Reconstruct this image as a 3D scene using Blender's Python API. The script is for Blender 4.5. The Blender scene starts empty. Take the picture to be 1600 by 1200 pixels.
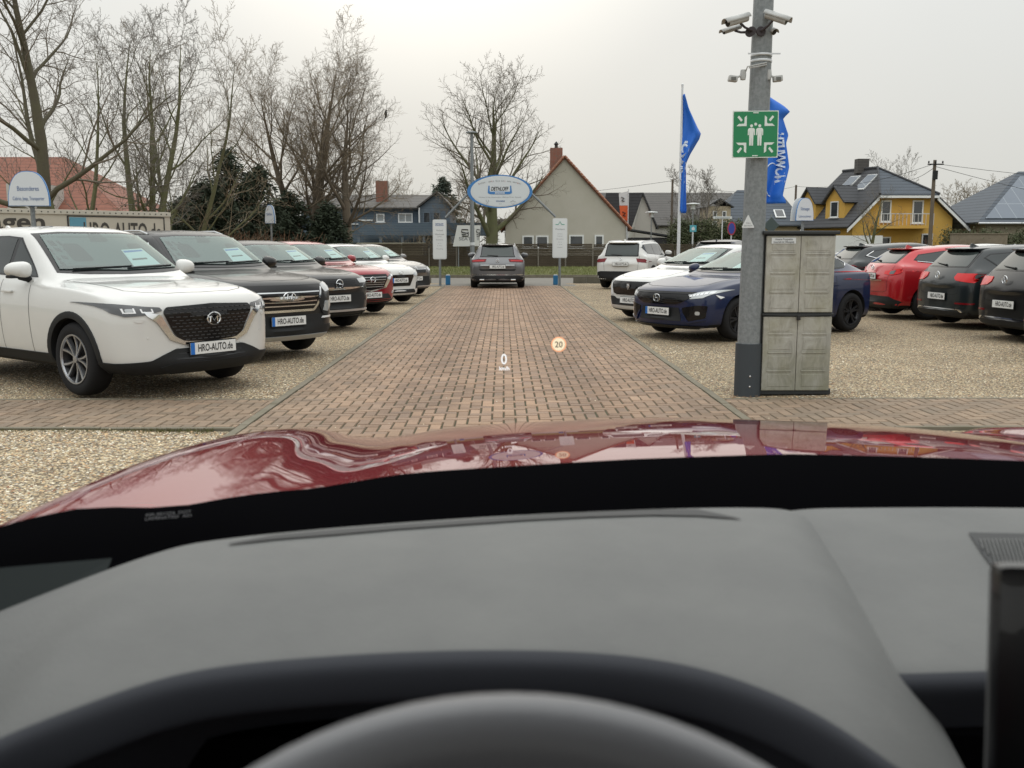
import bpy, bmesh, math, random
import numpy as np
from mathutils import Vector, Matrix, geometry
from mathutils.bvhtree import BVHTree

R = math.radians
PI = math.pi
scene = bpy.context.scene
col = scene.collection

# ------------------------------------------------------------------ camera
CAM_Z = 1.45
PITCH, YAW = 8.27, 0.5
FPX = 1500.0                      # focal length in pixels of the 1600 px wide photograph
cd = bpy.data.cameras.new("camera")
cd.lens = 36.0 * FPX / 1600.0
cd.sensor_width = 36.0
cd.clip_start = 0.02
cd.clip_end = 3000
cd.dof.use_dof = True
cd.dof.focus_distance = 14.0
cd.dof.aperture_fstop = 7.5
cam = bpy.data.objects.new("camera", cd)
col.objects.link(cam)
cam.location = (0, 0, CAM_Z)
cam.rotation_euler = (R(90 - PITCH), 0, R(-YAW))
scene.camera = cam

# ------------------------------------------------------------------ sky
SUN_EL, SUN_AZ = 28.0, -4.0       # sun behind cloud, ahead of the camera
world = bpy.data.worlds.new("World")
scene.world = world
world.use_nodes = True
wn, wl = world.node_tree.nodes, world.node_tree.links
wn.clear()
w_out = wn.new("ShaderNodeOutputWorld")
w_bg = wn.new("ShaderNodeBackground")
w_sky = wn.new("ShaderNodeTexSky")
w_sky.sky_type = 'NISHITA'
w_sky.sun_disc = False
w_sky.sun_elevation = R(SUN_EL)
w_sky.sun_rotation = R(SUN_AZ)
w_sky.air_density = 1.0
w_sky.dust_density = 6.0
w_bg2 = wn.new("ShaderNodeBackground")
w_bg.inputs[1].default_value = 0.05
w_bg2.inputs[1].default_value = 1.0
wl.new(w_sky.outputs[0], w_bg.inputs[0])
w_tc = wn.new("ShaderNodeTexCoord")
w_sep = wn.new("ShaderNodeSeparateXYZ")
wl.new(w_tc.outputs["Generated"], w_sep.inputs[0])
w_ramp = wn.new("ShaderNodeValToRGB")      # cloud deck: dim at the horizon, brightest overhead
els = w_ramp.color_ramp.elements
els[0].position = 0.0
els[0].color = (0.690, 0.694, 0.650, 1)
els[1].position = 1.0
els[1].color = (1.95, 1.99, 1.97, 1)
for pos, c in ((0.10, (0.735, 0.742, 0.712, 1)), (0.22, (0.800, 0.815, 0.795, 1)), (0.45, (0.88, 0.905, 0.89, 1)), (0.75, (1.50, 1.54, 1.52, 1))):
    e = els.new(pos)
    e.color = c
wl.new(w_sep.outputs[2], w_ramp.inputs[0])
w_noise = wn.new("ShaderNodeTexNoise")
w_noise.inputs["Scale"].default_value = 2.3
w_noise.inputs["Detail"].default_value = 4
wl.new(w_tc.outputs["Generated"], w_noise.inputs["Vector"])
w_map = wn.new("ShaderNodeMapRange")
w_map.inputs[1].default_value = 0.3
w_map.inputs[2].default_value = 0.7
w_map.inputs[3].default_value = 0.97
w_map.inputs[4].default_value = 1.03
wl.new(w_noise.outputs[0], w_map.inputs[0])
w_mul = wn.new("ShaderNodeVectorMath")
w_mul.operation = 'SCALE'
wl.new(w_ramp.outputs[0], w_mul.inputs[0])
wl.new(w_map.outputs[0], w_mul.inputs["Scale"])
# veiled sun: a wide bright patch in the cloud
w_dot = wn.new("ShaderNodeVectorMath")
w_dot.operation = 'DOT_PRODUCT'
sd = (math.sin(R(-SUN_AZ)) * -1 * math.cos(R(SUN_EL)), math.cos(R(SUN_AZ)) * math.cos(R(SUN_EL)), math.sin(R(SUN_EL)))
w_nrm = wn.new("ShaderNodeVectorMath")
w_nrm.operation = 'NORMALIZE'
wl.new(w_tc.outputs["Generated"], w_nrm.inputs[0])
wl.new(w_nrm.outputs[0], w_dot.inputs[0])
w_dot.inputs[1].default_value = sd
w_gl = wn.new("ShaderNodeMapRange")
w_gl.interpolation_type = 'SMOOTHSTEP'
w_gl.inputs[1].default_value = 0.93
w_gl.inputs[2].default_value = 1.0
w_gl.inputs[3].default_value = 0.0
w_gl.inputs[4].default_value = 0.40
wl.new(w_dot.outputs["Value"], w_gl.inputs[0])
w_gc = wn.new("ShaderNodeVectorMath")
w_gc.operation = 'SCALE'
w_gc.inputs[0].default_value = (1.0, 0.93, 0.80)
wl.new(w_gl.outputs[0], w_gc.inputs["Scale"])
w_back = wn.new("ShaderNodeMapRange")      # unseen sky behind the camera made brighter, added fill for surfaces facing it
w_back.interpolation_type = 'SMOOTHSTEP'
w_back.inputs[1].default_value = 0.25
w_back.inputs[2].default_value = -0.6
w_back.inputs[3].default_value = 1.0
w_back.inputs[4].default_value = 1.28
wl.new(w_sep.outputs[1], w_back.inputs[0])
w_mul2 = wn.new("ShaderNodeVectorMath")
w_mul2.operation = 'SCALE'
wl.new(w_mul.outputs[0], w_mul2.inputs[0])
wl.new(w_back.outputs[0], w_mul2.inputs["Scale"])
w_add = wn.new("ShaderNodeVectorMath")
w_add.operation = 'ADD'
wl.new(w_mul2.outputs[0], w_add.inputs[0])
wl.new(w_gc.outputs[0], w_add.inputs[1])
wl.new(w_add.outputs[0], w_bg2.inputs[0])
w_mix = wn.new("ShaderNodeMixShader")
w_mix.inputs[0].default_value = 0.92       # cloud cover
wl.new(w_bg.outputs[0], w_mix.inputs[1])
wl.new(w_bg2.outputs[0], w_mix.inputs[2])
wl.new(w_mix.outputs[0], w_out.inputs[0])

sun = bpy.data.lights.new("sun", 'SUN')
sun.energy = 0.6
sun.angle = R(100)
sun.color = (1.0, 0.95, 0.87)
so = bpy.data.objects.new("sun", sun)
col.objects.link(so)
so.rotation_euler = (R(90 - SUN_EL), 0, R(180 - SUN_AZ * -1))
so.rotation_euler = Vector(sd).to_track_quat('Z', 'Y').to_euler()

scene.view_settings.view_transform = 'Standard'
scene.view_settings.look = 'None'
scene.view_settings.exposure = 0.0
scene.view_settings.gamma = 1.0
scene.render.engine = 'CYCLES'
scene.cycles.use_denoising = True
scene.cycles.max_bounces = 6
scene.cycles.transparent_max_bounces = 12
scene.cycles.caustics_reflective = False
scene.cycles.caustics_refractive = False

# ------------------------------------------------------------------ measuring helpers (photo pixel -> place)
def ray(px, py):
    v = Vector(((px - 800) / FPX, (600 - py) / FPX, -1.0))
    return cam.rotation_euler.to_matrix() @ v

def at(px, py, Y):
    d = ray(px, py)
    t = Y / d.y
    return Vector((d.x * t, Y, CAM_Z + d.z * t))

def gnd(px, py, z=0.0):
    d = ray(px, py)
    t = (z - CAM_Z) / d.z
    return Vector((d.x * t, d.y * t, z))

# ------------------------------------------------------------------ materials
MATS = {}
def mat(name, base, rough=0.6, metal=0.0, coat=0.0, spec=None, noise=None, bump=None, emit=None, wave=None, coatr=0.03):
    """noise=(scale, amount, colour2)  bump=(scale, strength, distance)"""
    if name in MATS:
        return MATS[name]
    m = bpy.data.materials.new(name)
    m.use_nodes = True
    n, l = m.node_tree.nodes, m.node_tree.links
    b = n["Principled BSDF"]
    b.inputs["Base Color"].default_value = (*base, 1)
    b.inputs["Roughness"].default_value = rough
    b.inputs["Metallic"].default_value = metal
    b.inputs["Coat Weight"].default_value = coat
    b.inputs["Coat Roughness"].default_value = coatr
    if spec is not None:
        b.inputs["Specular IOR Level"].default_value = spec
    if emit:
        b.inputs["Emission Color"].default_value = (*emit[:3], 1)
        b.inputs["Emission Strength"].default_value = emit[3]
    tc = None
    if noise or bump or wave:
        tc = n.new("ShaderNodeTexCoord")
    if noise:
        t = n.new("ShaderNodeTexNoise")
        t.inputs["Scale"].default_value = noise[0]
        t.inputs["Detail"].default_value = 6
        t.inputs["Roughness"].default_value = 0.65
        l.new(tc.outputs["Object"], t.inputs["Vector"])
        r = n.new("ShaderNodeValToRGB")
        r.color_ramp.elements[0].position = 0.5 - noise[1]
        r.color_ramp.elements[1].position = 0.5 + noise[1]
        r.color_ramp.elements[0].color = (*noise[2], 1)
        r.color_ramp.elements[1].color = (*base, 1)
        l.new(t.outputs[0], r.inputs[0])
        l.new(r.outputs[0], b.inputs["Base Color"])
    if bump:
        t = n.new("ShaderNodeTexNoise")
        t.inputs["Scale"].default_value = bump[0]
        t.inputs["Detail"].default_value = 4
        l.new(tc.outputs["Object"], t.inputs["Vector"])
        bp = n.new("ShaderNodeBump")
        bp.inputs["Strength"].default_value = bump[1]
        bp.inputs["Distance"].default_value = bump[2] if len(bump) > 2 else 0.01
        l.new(t.outputs[0], bp.inputs["Height"])
        l.new(bp.outputs[0], b.inputs["Normal"])
    MATS[name] = m
    return m

def lines_mat(name, base, base2, axis, period, frac, rough=0.7, noise=0.3, depth=0.01, stagger=None):
    """courses of tiles, boards or siding: dark joints every `period` metres along an object axis"""
    if name in MATS:
        return MATS[name]
    m = bpy.data.materials.new(name)
    m.use_nodes = True
    n, l = m.node_tree.nodes, m.node_tree.links
    b = n["Principled BSDF"]
    b.inputs["Roughness"].default_value = rough
    tc = n.new("ShaderNodeTexCoord")
    sp = n.new("ShaderNodeSeparateXYZ")
    l.new(tc.outputs["Object"], sp.inputs[0])
    def math_(op, a, bb=None):
        q = n.new("ShaderNodeMath")
        q.operation = op
        for k, v in enumerate((a, bb)):
            if v is None:
                continue
            if isinstance(v, (int, float)):
                q.inputs[k].default_value = v
            else:
                l.new(v, q.inputs[k])
        return q.outputs[0]
    s = math_('FRACT', math_('DIVIDE', sp.outputs[axis], period))
    msk = math_('LESS_THAN', s, frac)
    if stagger:
        s2 = math_('FRACT', math_('DIVIDE', sp.outputs[stagger[0]], stagger[1]))
        msk = math_('MAXIMUM', msk, math_('LESS_THAN', s2, stagger[2]))
    t = n.new("ShaderNodeTexNoise")
    t.inputs["Scale"].default_value = 1.6
    t.inputs["Detail"].default_value = 8
    t.inputs["Roughness"].default_value = 0.75
    l.new(tc.outputs["Object"], t.inputs["Vector"])
    mix = n.new("ShaderNodeMix")
    mix.data_type = 'RGBA'
    l.new(t.outputs[0], mix.inputs[0])
    mix.inputs[6].default_value = (*[c * (1 - noise) for c in base], 1)
    mix.inputs[7].default_value = (*[c * (1 + noise) for c in base], 1)
    mix2 = n.new("ShaderNodeMix")
    mix2.data_type = 'RGBA'
    l.new(msk, mix2.inputs[0])
    l.new(mix.outputs[2], mix2.inputs[6])
    mix2.inputs[7].default_value = (*base2, 1)
    l.new(mix2.outputs[2], b.inputs["Base Color"])
    bp = n.new("ShaderNodeBump")
    bp.inputs["Distance"].default_value = depth
    l.new(s, bp.inputs["Height"])
    l.new(bp.outputs[0], b.inputs["Normal"])
    MATS[name] = m
    return m

def paint(name, c, metal=0.25, rough=0.38, coat=1.0):
    return mat(name, c, rough, metal, coat=coat, spec=.3, coatr=0.04, noise=(2.2, 0.35, tuple(x * 0.93 for x in c)), bump=(1.3, 0.02, 0.01))

M_white = paint("paint_white", (0.62, 0.62, 0.60), 0.0)
M_black = paint("paint_black", (0.005, 0.0055, 0.006), 0.0, 0.4, .5)
M_dgrey = paint("paint_dark_grey", (0.015, 0.015, 0.016), 0.1, 0.38, .6)
M_red = paint("paint_red", (0.42, 0.010, 0.016), 0.3, 0.3)
M_dred = paint("paint_dark_red", (0.26, 0.008, 0.018), 0.3, 0.3)
M_grey = paint("paint_grey", (0.17, 0.165, 0.16), 0.6, 0.35)
M_mgrey = paint("paint_mid_grey", (0.14, 0.14, 0.145), 0.6, 0.35)
M_navy = paint("paint_navy", (0.003, 0.011, 0.050), 0.0, 0.38, .65)
M_golf = paint("paint_teal_black", (0.006, 0.011, 0.013), 0.0, 0.38, .6)
M_blueg = paint("paint_blue_grey", (0.12, 0.17, 0.22), 0.5, 0.35)
M_plast = mat("black_plastic", (0.013, 0.014, 0.015), 0.6, spec=.3, bump=(200, 0.2, 0.001))
M_gloss = mat("gloss_black", (0.006, 0.006, 0.007), 0.15, spec=.4)
M_well = mat("wheel_well", (0.006, 0.006, 0.006), 0.95)
M_tyre = mat("tyre_rubber", (0.013, 0.013, 0.014), 0.8, spec=.25, bump=(60, 0.3, 0.002))
M_alloy = mat("alloy_silver", (0.40, 0.41, 0.43), 0.3, 0.85)
M_alloyd = mat("alloy_dark", (0.016, 0.016, 0.018), 0.45, 0.3)
M_brake = mat("brake_iron", (0.035, 0.033, 0.032), 0.6, 0.4)
M_chrome = mat("chrome", (0.75, 0.76, 0.77), 0.10, 1.0)
M_satin = mat("satin_silver", (0.55, 0.56, 0.57), 0.3, 0.7)
M_seam = mat("panel_gap", (0.010, 0.010, 0.010), 0.9)
M_inter = mat("cabin_dark", (0.085, 0.105, 0.10), 0.9)
M_paper = mat("price_sheet_paper", (0.75, 0.80, 0.80), 0.7)
M_lens = mat("lamp_lens", (0.42, 0.44, 0.45), 0.08, 0.2, coat=1.0)
M_lensd = mat("lamp_lens_dark", (0.05, 0.052, 0.056), 0.08, 0.2, coat=1.0)
M_led = mat("lamp_light_guide", (0.80, 0.82, 0.84), 0.2, coat=1.0)
M_redlens = mat("tail_lamp_red", (0.55, 0.008, 0.010), 0.2, coat=.35, spec=.2)
M_dredlens = mat("tail_lamp_dark_red", (0.15, 0.006, 0.010), 0.2, coat=.35, spec=.2)
M_orange = mat("reflector_orange", (0.6, 0.12, 0.02), 0.25, coat=1.0)
M_platew = mat("plate_white", (0.72, 0.73, 0.72), 0.4)
M_plateb = mat("plate_blue", (0.01, 0.14, 0.50), 0.4)
M_plateg = mat("plate_green", (0.01, 0.32, 0.12), 0.4)
M_ink = mat("ink_black", (0.012, 0.012, 0.012), 0.5)

def glass_mat(name, tint, refl, dark=False):
    m = bpy.data.materials.new(name)
    m.use_nodes = True
    n, l = m.node_tree.nodes, m.node_tree.links
    n.clear()
    o = n.new("ShaderNodeOutputMaterial")
    tr = n.new("ShaderNodeBsdfTransparent")
    tr.inputs[0].default_value = (*tint, 1)
    gl = n.new("ShaderNodeBsdfGlossy")
    gl.inputs["Roughness"].default_value = 0.015
    gl.inputs[0].default_value = (0.92, 1.0, 0.98, 1)
    lw = n.new("ShaderNodeLayerWeight")
    lw.inputs[0].default_value = 0.25
    mr = n.new("ShaderNodeMapRange")
    mr.inputs[3].default_value = refl
    mr.inputs[4].default_value = 0.9
    l.new(lw.outputs["Fresnel"], mr.inputs[0])
    mx = n.new("ShaderNodeMixShader")
    l.new(mr.outputs[0], mx.inputs[0])
    l.new(tr.outputs[0], mx.inputs[1])
    l.new(gl.outputs[0], mx.inputs[2])
    l.new(mx.outputs[0], o.inputs[0])
    MATS[name] = m
    return m
M_wglass = glass_mat("windscreen_glass", (0.66, 0.82, 0.80), 0.10)
M_sglass = glass_mat("side_glass", (0.35, 0.40, 0.40), 0.07)

# ------------------------------------------------------------------ object helpers
def tag(o, label=None, cat=None, group=None, kind=None):
    if label: o["label"] = label
    if cat: o["category"] = cat
    if group: o["group"] = group
    if kind: o["kind"] = kind
    return o

def empty(name, loc=(0, 0, 0), rz=0.0, label=None, cat=None, group=None):
    o = bpy.data.objects.new(name, None)
    col.objects.link(o)
    o.location = loc
    o.rotation_euler = (0, 0, rz)
    o.empty_display_size = 0.1
    return tag(o, label, cat, group)

def sharpen(me, deg=35):
    bm = bmesh.new()
    bm.from_mesh(me)
    a = R(deg)
    for e in bm.edges:
        if len(e.link_faces) == 2:
            e.smooth = e.calc_face_angle(0) < a
    for f in bm.faces:
        f.smooth = True
    bm.to_mesh(me)
    bm.free()

def link_mesh(name, me, parent=None):
    o = bpy.data.objects.new(name, me)
    col.objects.link(o)
    if parent is not None:
        o.parent = parent
    return o

def mk(name, verts, faces, m, parent=None, smooth=False, deg=35, fm=None, loc=None):
    me = bpy.data.meshes.new(name)
    me.from_pydata([tuple(v) for v in verts], [], faces)
    for q in (m if isinstance(m, (list, tuple)) else [m]):
        me.materials.append(q)
    if fm is not None:
        me.polygons.foreach_set("material_index", fm)
    me.update()
    if smooth:
        sharpen(me, deg)
    o = link_mesh(name, me, parent)
    if loc is not None:
        o.location = loc
    return o

class MB:
    """collects shapes, then becomes ONE mesh object"""
    def __init__(self):
        self.v, self.f, self.m = [], [], []
        self.mi = 0
    def add(self, vs, fs):
        b = len(self.v)
        self.v += [tuple(p) for p in vs]
        self.f += [tuple(i + b for i in q) for q in fs]
        self.m += [self.mi] * len(fs)
        return self
    def box(self, c, s, rz=0.0, mtx=None):
        vs = []
        for dx in (-.5, .5):
            for dy in (-.5, .5):
                for dz in (-.5, .5):
                    p = Vector((dx * s[0], dy * s[1], dz * s[2]))
                    if rz: p = Matrix.Rotation(rz, 3, 'Z') @ p
                    if mtx is not None: p = mtx @ p
                    vs.append(Vector(c) + p)
        return self.add(vs, [(0, 1, 3, 2), (4, 6, 7, 5), (0, 4, 5, 1), (2, 3, 7, 6), (0, 2, 6, 4), (1, 5, 7, 3)])
    def rbox(self, c, s, r, rz=0.0, mtx=None):
        """box with chamfered edges"""
        vs, fs = [], []
        bm = bmesh.new()
        bmesh.ops.create_cube(bm, size=1.0)
        for v in bm.verts:
            v.co = Vector((v.co.x * s[0], v.co.y * s[1], v.co.z * s[2]))
        bmesh.ops.bevel(bm, geom=bm.edges[:], offset=r, segments=2, affect='EDGES', profile=0.6)
        bm.verts.index_update()
        for v in bm.verts:
            p = v.co.copy()
            if rz: p = Matrix.Rotation(rz, 3, 'Z') @ p
            if mtx is not None: p = mtx @ p
            vs.append(Vector(c) + p)
        fs = [[v.index for v in f.verts] for f in bm.faces]
        bm.free()
        return self.add(vs, fs)
    def tube(self, pts, rad, n=8, cap=True):
        pts = [Vector(p) for p in pts]
        if isinstance(rad, (int, float)): rad = [rad] * len(pts)
        vs, fs = [], []
        prev = None
        for i, p in enumerate(pts):
            d = (pts[min(i + 1, len(pts) - 1)] - pts[max(i - 1, 0)]).normalized()
            if prev is None:
                a = d.orthogonal().normalized()
            else:
                a = (prev - d * prev.dot(d))
                a = a.normalized() if a.length > 1e-6 else d.orthogonal().normalized()
            prev = a
            b = d.cross(a)
            for k in range(n):
                t = 2 * PI * k / n
                vs.append(p + (a * math.cos(t) + b * math.sin(t)) * rad[i])
        for i in range(len(pts) - 1):
            for k in range(n):
                k2 = (k + 1) % n
                fs.append((i * n + k, i * n + k2, (i + 1) * n + k2, (i + 1) * n + k))
        if cap:
            fs.append(tuple(range(n - 1, -1, -1)))
            fs.append(tuple(range((len(pts) - 1) * n, len(pts) * n)))
        return self.add(vs, fs)
    def lathe(self, prof, n=32, axis='Z', c=(0, 0, 0), close=False):
        """prof: list of (r, h)"""
        vs, fs = [], []
        for r, h in prof:
            for k in range(n):
                t = 2 * PI * k / n
                x, y = r * math.cos(t), r * math.sin(t)
                p = (x, y, h) if axis == 'Z' else ((x, h, y) if axis == 'Y' else (h, x, y))
                vs.append((p[0] + c[0], p[1] + c[1], p[2] + c[2]))
        m = len(prof)
        for i in range(m if close else m - 1):
            j = (i + 1) % m
            for k in range(n):
                k2 = (k + 1) % n
                fs.append((i * n + k, i * n + k2, j * n + k2, j * n + k))
        return self.add(vs, fs)
    def prism(self, poly, fn, a, b):
        """poly extruded between a and b, fn(u, v, w) -> point"""
        n = len(poly)
        vs = [fn(u, v, a) for u, v in poly] + [fn(u, v, b) for u, v in poly]
        fs = [tuple(range(n - 1, -1, -1)), tuple(range(n, 2 * n))]
        for i in range(n):
            j = (i + 1) % n
            fs.append((i, j, n + j, n + i))
        return self.add(vs, fs)
    def build(self, name, m, parent=None, smooth=False, deg=35, loc=None):
        return mk(name, self.v, self.f, m, parent, smooth, deg, self.m if isinstance(m, (list, tuple)) else None, loc)

FACE_CAM = Matrix(((1, 0, 0), (0, 0, -1), (0, 1, 0)))      # text reads from -Y
FACE_FRONT = Matrix(((0, 0, 1), (1, 0, 0), (0, 1, 0)))     # text reads from +X
FACE_REAR = Matrix(((0, 0, -1), (-1, 0, 0), (0, 1, 0)))    # text reads from -X

def text_mesh(s, size, width=None, bold=0.0, shear=0.0):
    cu = bpy.data.curves.new("lettering", 'FONT')
    cu.body = s
    cu.size = size
    cu.align_x = 'CENTER'
    cu.align_y = 'CENTER'
    cu.offset = bold
    cu.shear = shear
    cu.extrude = 0.0
    cu.resolution_u = 3
    o = bpy.data.objects.new("lettering", cu)
    col.objects.link(o)
    dg = bpy.context.evaluated_depsgraph_get()
    me = bpy.data.meshes.new_from_object(o.evaluated_get(dg))
    bpy.data.objects.remove(o)
    n = len(me.vertices)
    co = np.empty(n * 3)
    me.vertices.foreach_get("co", co)
    co = co.reshape(-1, 3)
    if n:
        co[:, 0] -= (co[:, 0].max() + co[:, 0].min()) / 2
        co[:, 1] -= (co[:, 1].max() + co[:, 1].min()) / 2
        if width:
            co[:, 0] *= width / max(1e-6, co[:, 0].max() - co[:, 0].min())
    fs = [tuple(p.vertices) for p in me.polygons]
    bpy.data.meshes.remove(me)
    return co, fs

def text(s, size, pos, rot, m, parent=None, name="lettering", width=None, bold=0.0, shear=0.0, roll=0.0, thick=0.0015, mirror=False):
    co, fs = text_mesh(s, size, width, bold, shear)
    vs = []
    if roll:
        rr = Matrix.Rotation(roll, 3, 'Z')
    for c in co:
        p = Vector(c)
        if mirror: p.x = -p.x
        if roll: p = rr @ p
        p.z = thick
        vs.append(Vector(pos) + rot @ p)
    return mk(name, vs, fs, m, parent)

def interp(xs, ys, x):
    return float(np.interp(x, xs, ys))
# ================================================================== CARS
# local frame: x forward, y to the car's left, origin on the ground midway between the axles
def densify(pts, res):
    out = []
    n = len(pts)
    for i in range(n):
        a, b = pts[i], pts[(i + 1) % n]
        d = math.hypot(b[0] - a[0], b[1] - a[1])
        k = max(1, int(math.ceil(d / res)))
        for j in range(k):
            t = j / k
            out.append((a[0] + (b[0] - a[0]) * t, a[1] + (b[1] - a[1]) * t))
    return out

def rounded(pts, r, seg=3):
    """round the corners of a polygon"""
    out = []
    n = len(pts)
    for i in range(n):
        p0, p, p1 = Vector(pts[i - 1]), Vector(pts[i]), Vector(pts[(i + 1) % n])
        a, b = (p0 - p), (p1 - p)
        q = min(r, a.length * .45, b.length * .45)
        A, B = p + a.normalized() * q, p + b.normalized() * q
        for k in range(seg + 1):
            t = k / seg
            s = A.lerp(p, t).lerp(p.lerp(B, t), t)
            out.append((s.x, s.y))
    return out

def inpoly(x, y, poly):
    c = False
    n = len(poly)
    j = n - 1
    for i in range(n):
        xi, yi = poly[i]
        xj, yj = poly[j]
        if (yi > y) != (yj > y) and x < (xj - xi) * (y - yi) / (yj - yi) + xi:
            c = not c
        j = i
    return c

DIRS = {'F': (Vector((1, 0, 0)), lambda a, b: Vector((6, a, b))),
        'B': (Vector((-1, 0, 0)), lambda a, b: Vector((-6, a, b))),
        'L': (Vector((0, 1, 0)), lambda a, b: Vector((a, 3, b))),
        'R': (Vector((0, -1, 0)), lambda a, b: Vector((a, -3, b))),
        'T': (Vector((0, 0, 1)), lambda a, b: Vector((a, b, 4)))}

class Car:
    def __init__(self, name, label, p, paint_, group="cars parked in the sales yard", cat="car"):
        self.p = p
        self.paint = paint_
        self.root = empty(name, label=label, cat=cat, group=group)
        self.body()
    # ---------------------------------------------------------- body shell
    def body(self):
        p = self.p
        W2 = p['W'] / 2
        self.W2 = W2
        xf, xr, hf, hc, H = p['xf'], p['xr'], p['hf'], p['hc'], p['H']
        xc, xrf, xrr, Hr, xw, zw, zl = p['xc'], p['xrf'], p['xrr'], p['Hr'], p['xw'], p['zw'], p['zl']
        br = p.get('br', hc + .04)                     # belt height at the rear
        wr = p.get('wr', .69)                          # roof half width / W2
        fb = p.get('fb', .20)                          # nose roundness in plan
        rb = p.get('rb', .14)
        tr_ = p.get('tr', .60)
        S = []
        # x, zb, zs, zt, w, wt, bow
        S.append((xf, zl + .16, hf - .27, hf - .23, .58, .42, fb * .7))
        S.append((xf - .012, zl + .05, hf - .15, hf - .115, .84, .62, fb))
        S.append((xf - .07, zl, hf - .07, hf - .02, .955, .70, fb * 1.15))
        S.append((xf - .22, zl, hf - .035, hf + .03, .985, .73, fb * .9))
        m = lambda t: hf + .03 + (hc - .03 - hf) * t
        S.append((xf - .22 + (xc + .30 - xf + .22) * .45, zl, m(.5) - .055, m(.55), 1.0, .75, fb * .55))
        S.append((xc + .30, zl, m(.9) - .05, m(.92), 1.0, .77, .14))
        S.append((xc + .03, zl, hc - .055, hc, 1.0, .80, .13))
        S.append((xc - .05, zl, hc - .045, hc + .045, 1.0, .80, .13))
        for t in (.33, .68):
            x = xc - .05 + (xrf - xc + .05) * t
            z = hc + .045 + (H - .05 - hc - .045) * (t ** .93)
            S.append((x, zl, hc - .04, z, 1.0, .80 + (wr - .80) * t, .13 - .03 * t))
        S.append((xrf, zl, hc - .035, H - .055, 1.0, wr + .005, .10))
        S.append((xrf - .16, zl, hc - .03, H - .022, 1.0, wr, .08))
        bl = lambda x: interp([xw, xrf], [br - .05, hc - .03], x)
        for t in (.25, .6):
            x = xrf + (xrr - xrf) * t
            z = H if t < .5 else H - (H - Hr) * .35
            S.append((x, zl, bl(x), z, 1.0, wr - .01 * t, .04))
        S.append((xrr + .18, zl, bl(xrr), Hr + (H - Hr) * .28, .995, wr - .02, -.03))
        S.append((xrr, zl, bl(xrr), Hr, .99, wr - .03, -.07))
        for t in (.35, .72):
            x = xrr + (xw - xrr) * t
            S.append((x, zl, bl(x), Hr + (zw - Hr) * t, .985, wr - .03 + (tr_ + .08 - wr) * t, -.08))
        zt = zw
        S.append((xw, zl, min(br - .05, zw - .03), zw, .975, tr_ + .07, -rb * .8))
        rx = p.get('rx', .03)
        S.append((xr + .06 + rx, zl + .01, zw - .14, zw - .10, .965, .66, -rb))
        S.append((xr + .015, zl + .05, zw - .26, zw - .22, .90, .62, -rb))
        S.append((xr, zl + .14, zw - .36, zw - .32, .62, .42, -rb * .7))
        vs, N = [], 12
        for (x, zb, zs, zt, w, wt, bow) in S:
            w *= W2
            wt *= W2
            h = zs - zb
            g = zt - zs
            pr = [(0, zb), (w * .55, zb), (w * .94, zb + .01), (w * .985, zb + .28 * h), (w, zb + .58 * h),
                  (w * .99, zb + .86 * h), (w * .945, zs), (wt + (w * .945 - wt) * .45, zs + .36 * g),
                  (wt + (w * .945 - wt) * .04, zs + .86 * g), (wt * .84, zt - .025 * g - .004), (wt * .45, zt), (0, zt + .004)]
            ring = pr + [(-a, b) for a, b in pr[10:0:-1]]
            for y, z in ring:
                vs.append((x - bow * (y / W2) ** 2 * (1.0 if bow > 0 else 1.0), y, z))
        n = 22
        fs = []
        for i in range(len(S) - 1):
            for k in range(n):
                k2 = (k + 1) % n
                fs.append((i * n + k, i * n + k2, (i + 1) * n + k2, (i + 1) * n + k))
        mir = lambda i: (n - i) % n
        for base, rev in ((0, True), ((len(S) - 1) * n, False)):
            for i in range(11):
                q = [base + i, base + i + 1, base + mir(i + 1), base + mir(i)]
                q2 = []
                for a in q:
                    if a not in q2: q2.append(a)
                fs.append(tuple(q2[::-1] if rev else q2))
        me = bpy.data.meshes.new("body")
        me.from_pydata(vs, [], fs)
        me.materials.append(self.paint)
        me.materials.append(M_well)
        bm = bmesh.new()
        bm.from_mesh(me)
        bmesh.ops.recalc_face_normals(bm, faces=bm.faces)
        cl = bm.edges.layers.float.new("crease_edge")
        bm.verts.ensure_lookup_table()
        for e in bm.edges:
            a, b = e.verts[0].index, e.verts[1].index
            if a % n == b % n and (a % n in (6, 16)) and 2 < min(a, b) // n < len(S) - 3:
                e[cl] = p.get('crease', .45)
        bm.to_mesh(me)
        bm.free()
        o = link_mesh("body", me, self.root)
        sub = o.modifiers.new("s", 'SUBSURF')
        sub.levels = sub.render_levels = p.get('sub', 2)
        dg = bpy.context.evaluated_depsgraph_get()
        e = o.evaluated_get(dg)
        tmp = bpy.data.meshes.new_from_object(e)
        co = np.empty(len(tmp.vertices) * 3)
        tmp.vertices.foreach_get("co", co)
        self.bverts = [Vector(c) for c in co.reshape(-1, 3)]
        nn = np.empty(len(tmp.vertices) * 3)
        tmp.vertices.foreach_get("normal", nn)
        self.bnorm = nn.reshape(-1, 3)
        self.bfaces = [tuple(q.vertices) for q in tmp.polygons]
        self.bvh = BVHTree.FromPolygons(self.bverts, self.bfaces)
        # wheel wells
        rw = p['rw']
        cut = MB()
        for x in (p['wb'] / 2, -p['wb'] / 2):
            for s in (1, -1):
                vsr = []
                m_ = 40
                rr = rw + p.get('gap', .05)
                cut.lathe([(0.0, s * (W2 + .15)), (rr, s * (W2 + .15)), (rr, s * (W2 - .36)), (0.0, s * (W2 - .36))][::(1 if s > 0 else -1)], m_, 'Y', (x, 0, rw))
        cme = bpy.data.meshes.new("c")
        cme.from_pydata(cut.v, [], cut.f)
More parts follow.
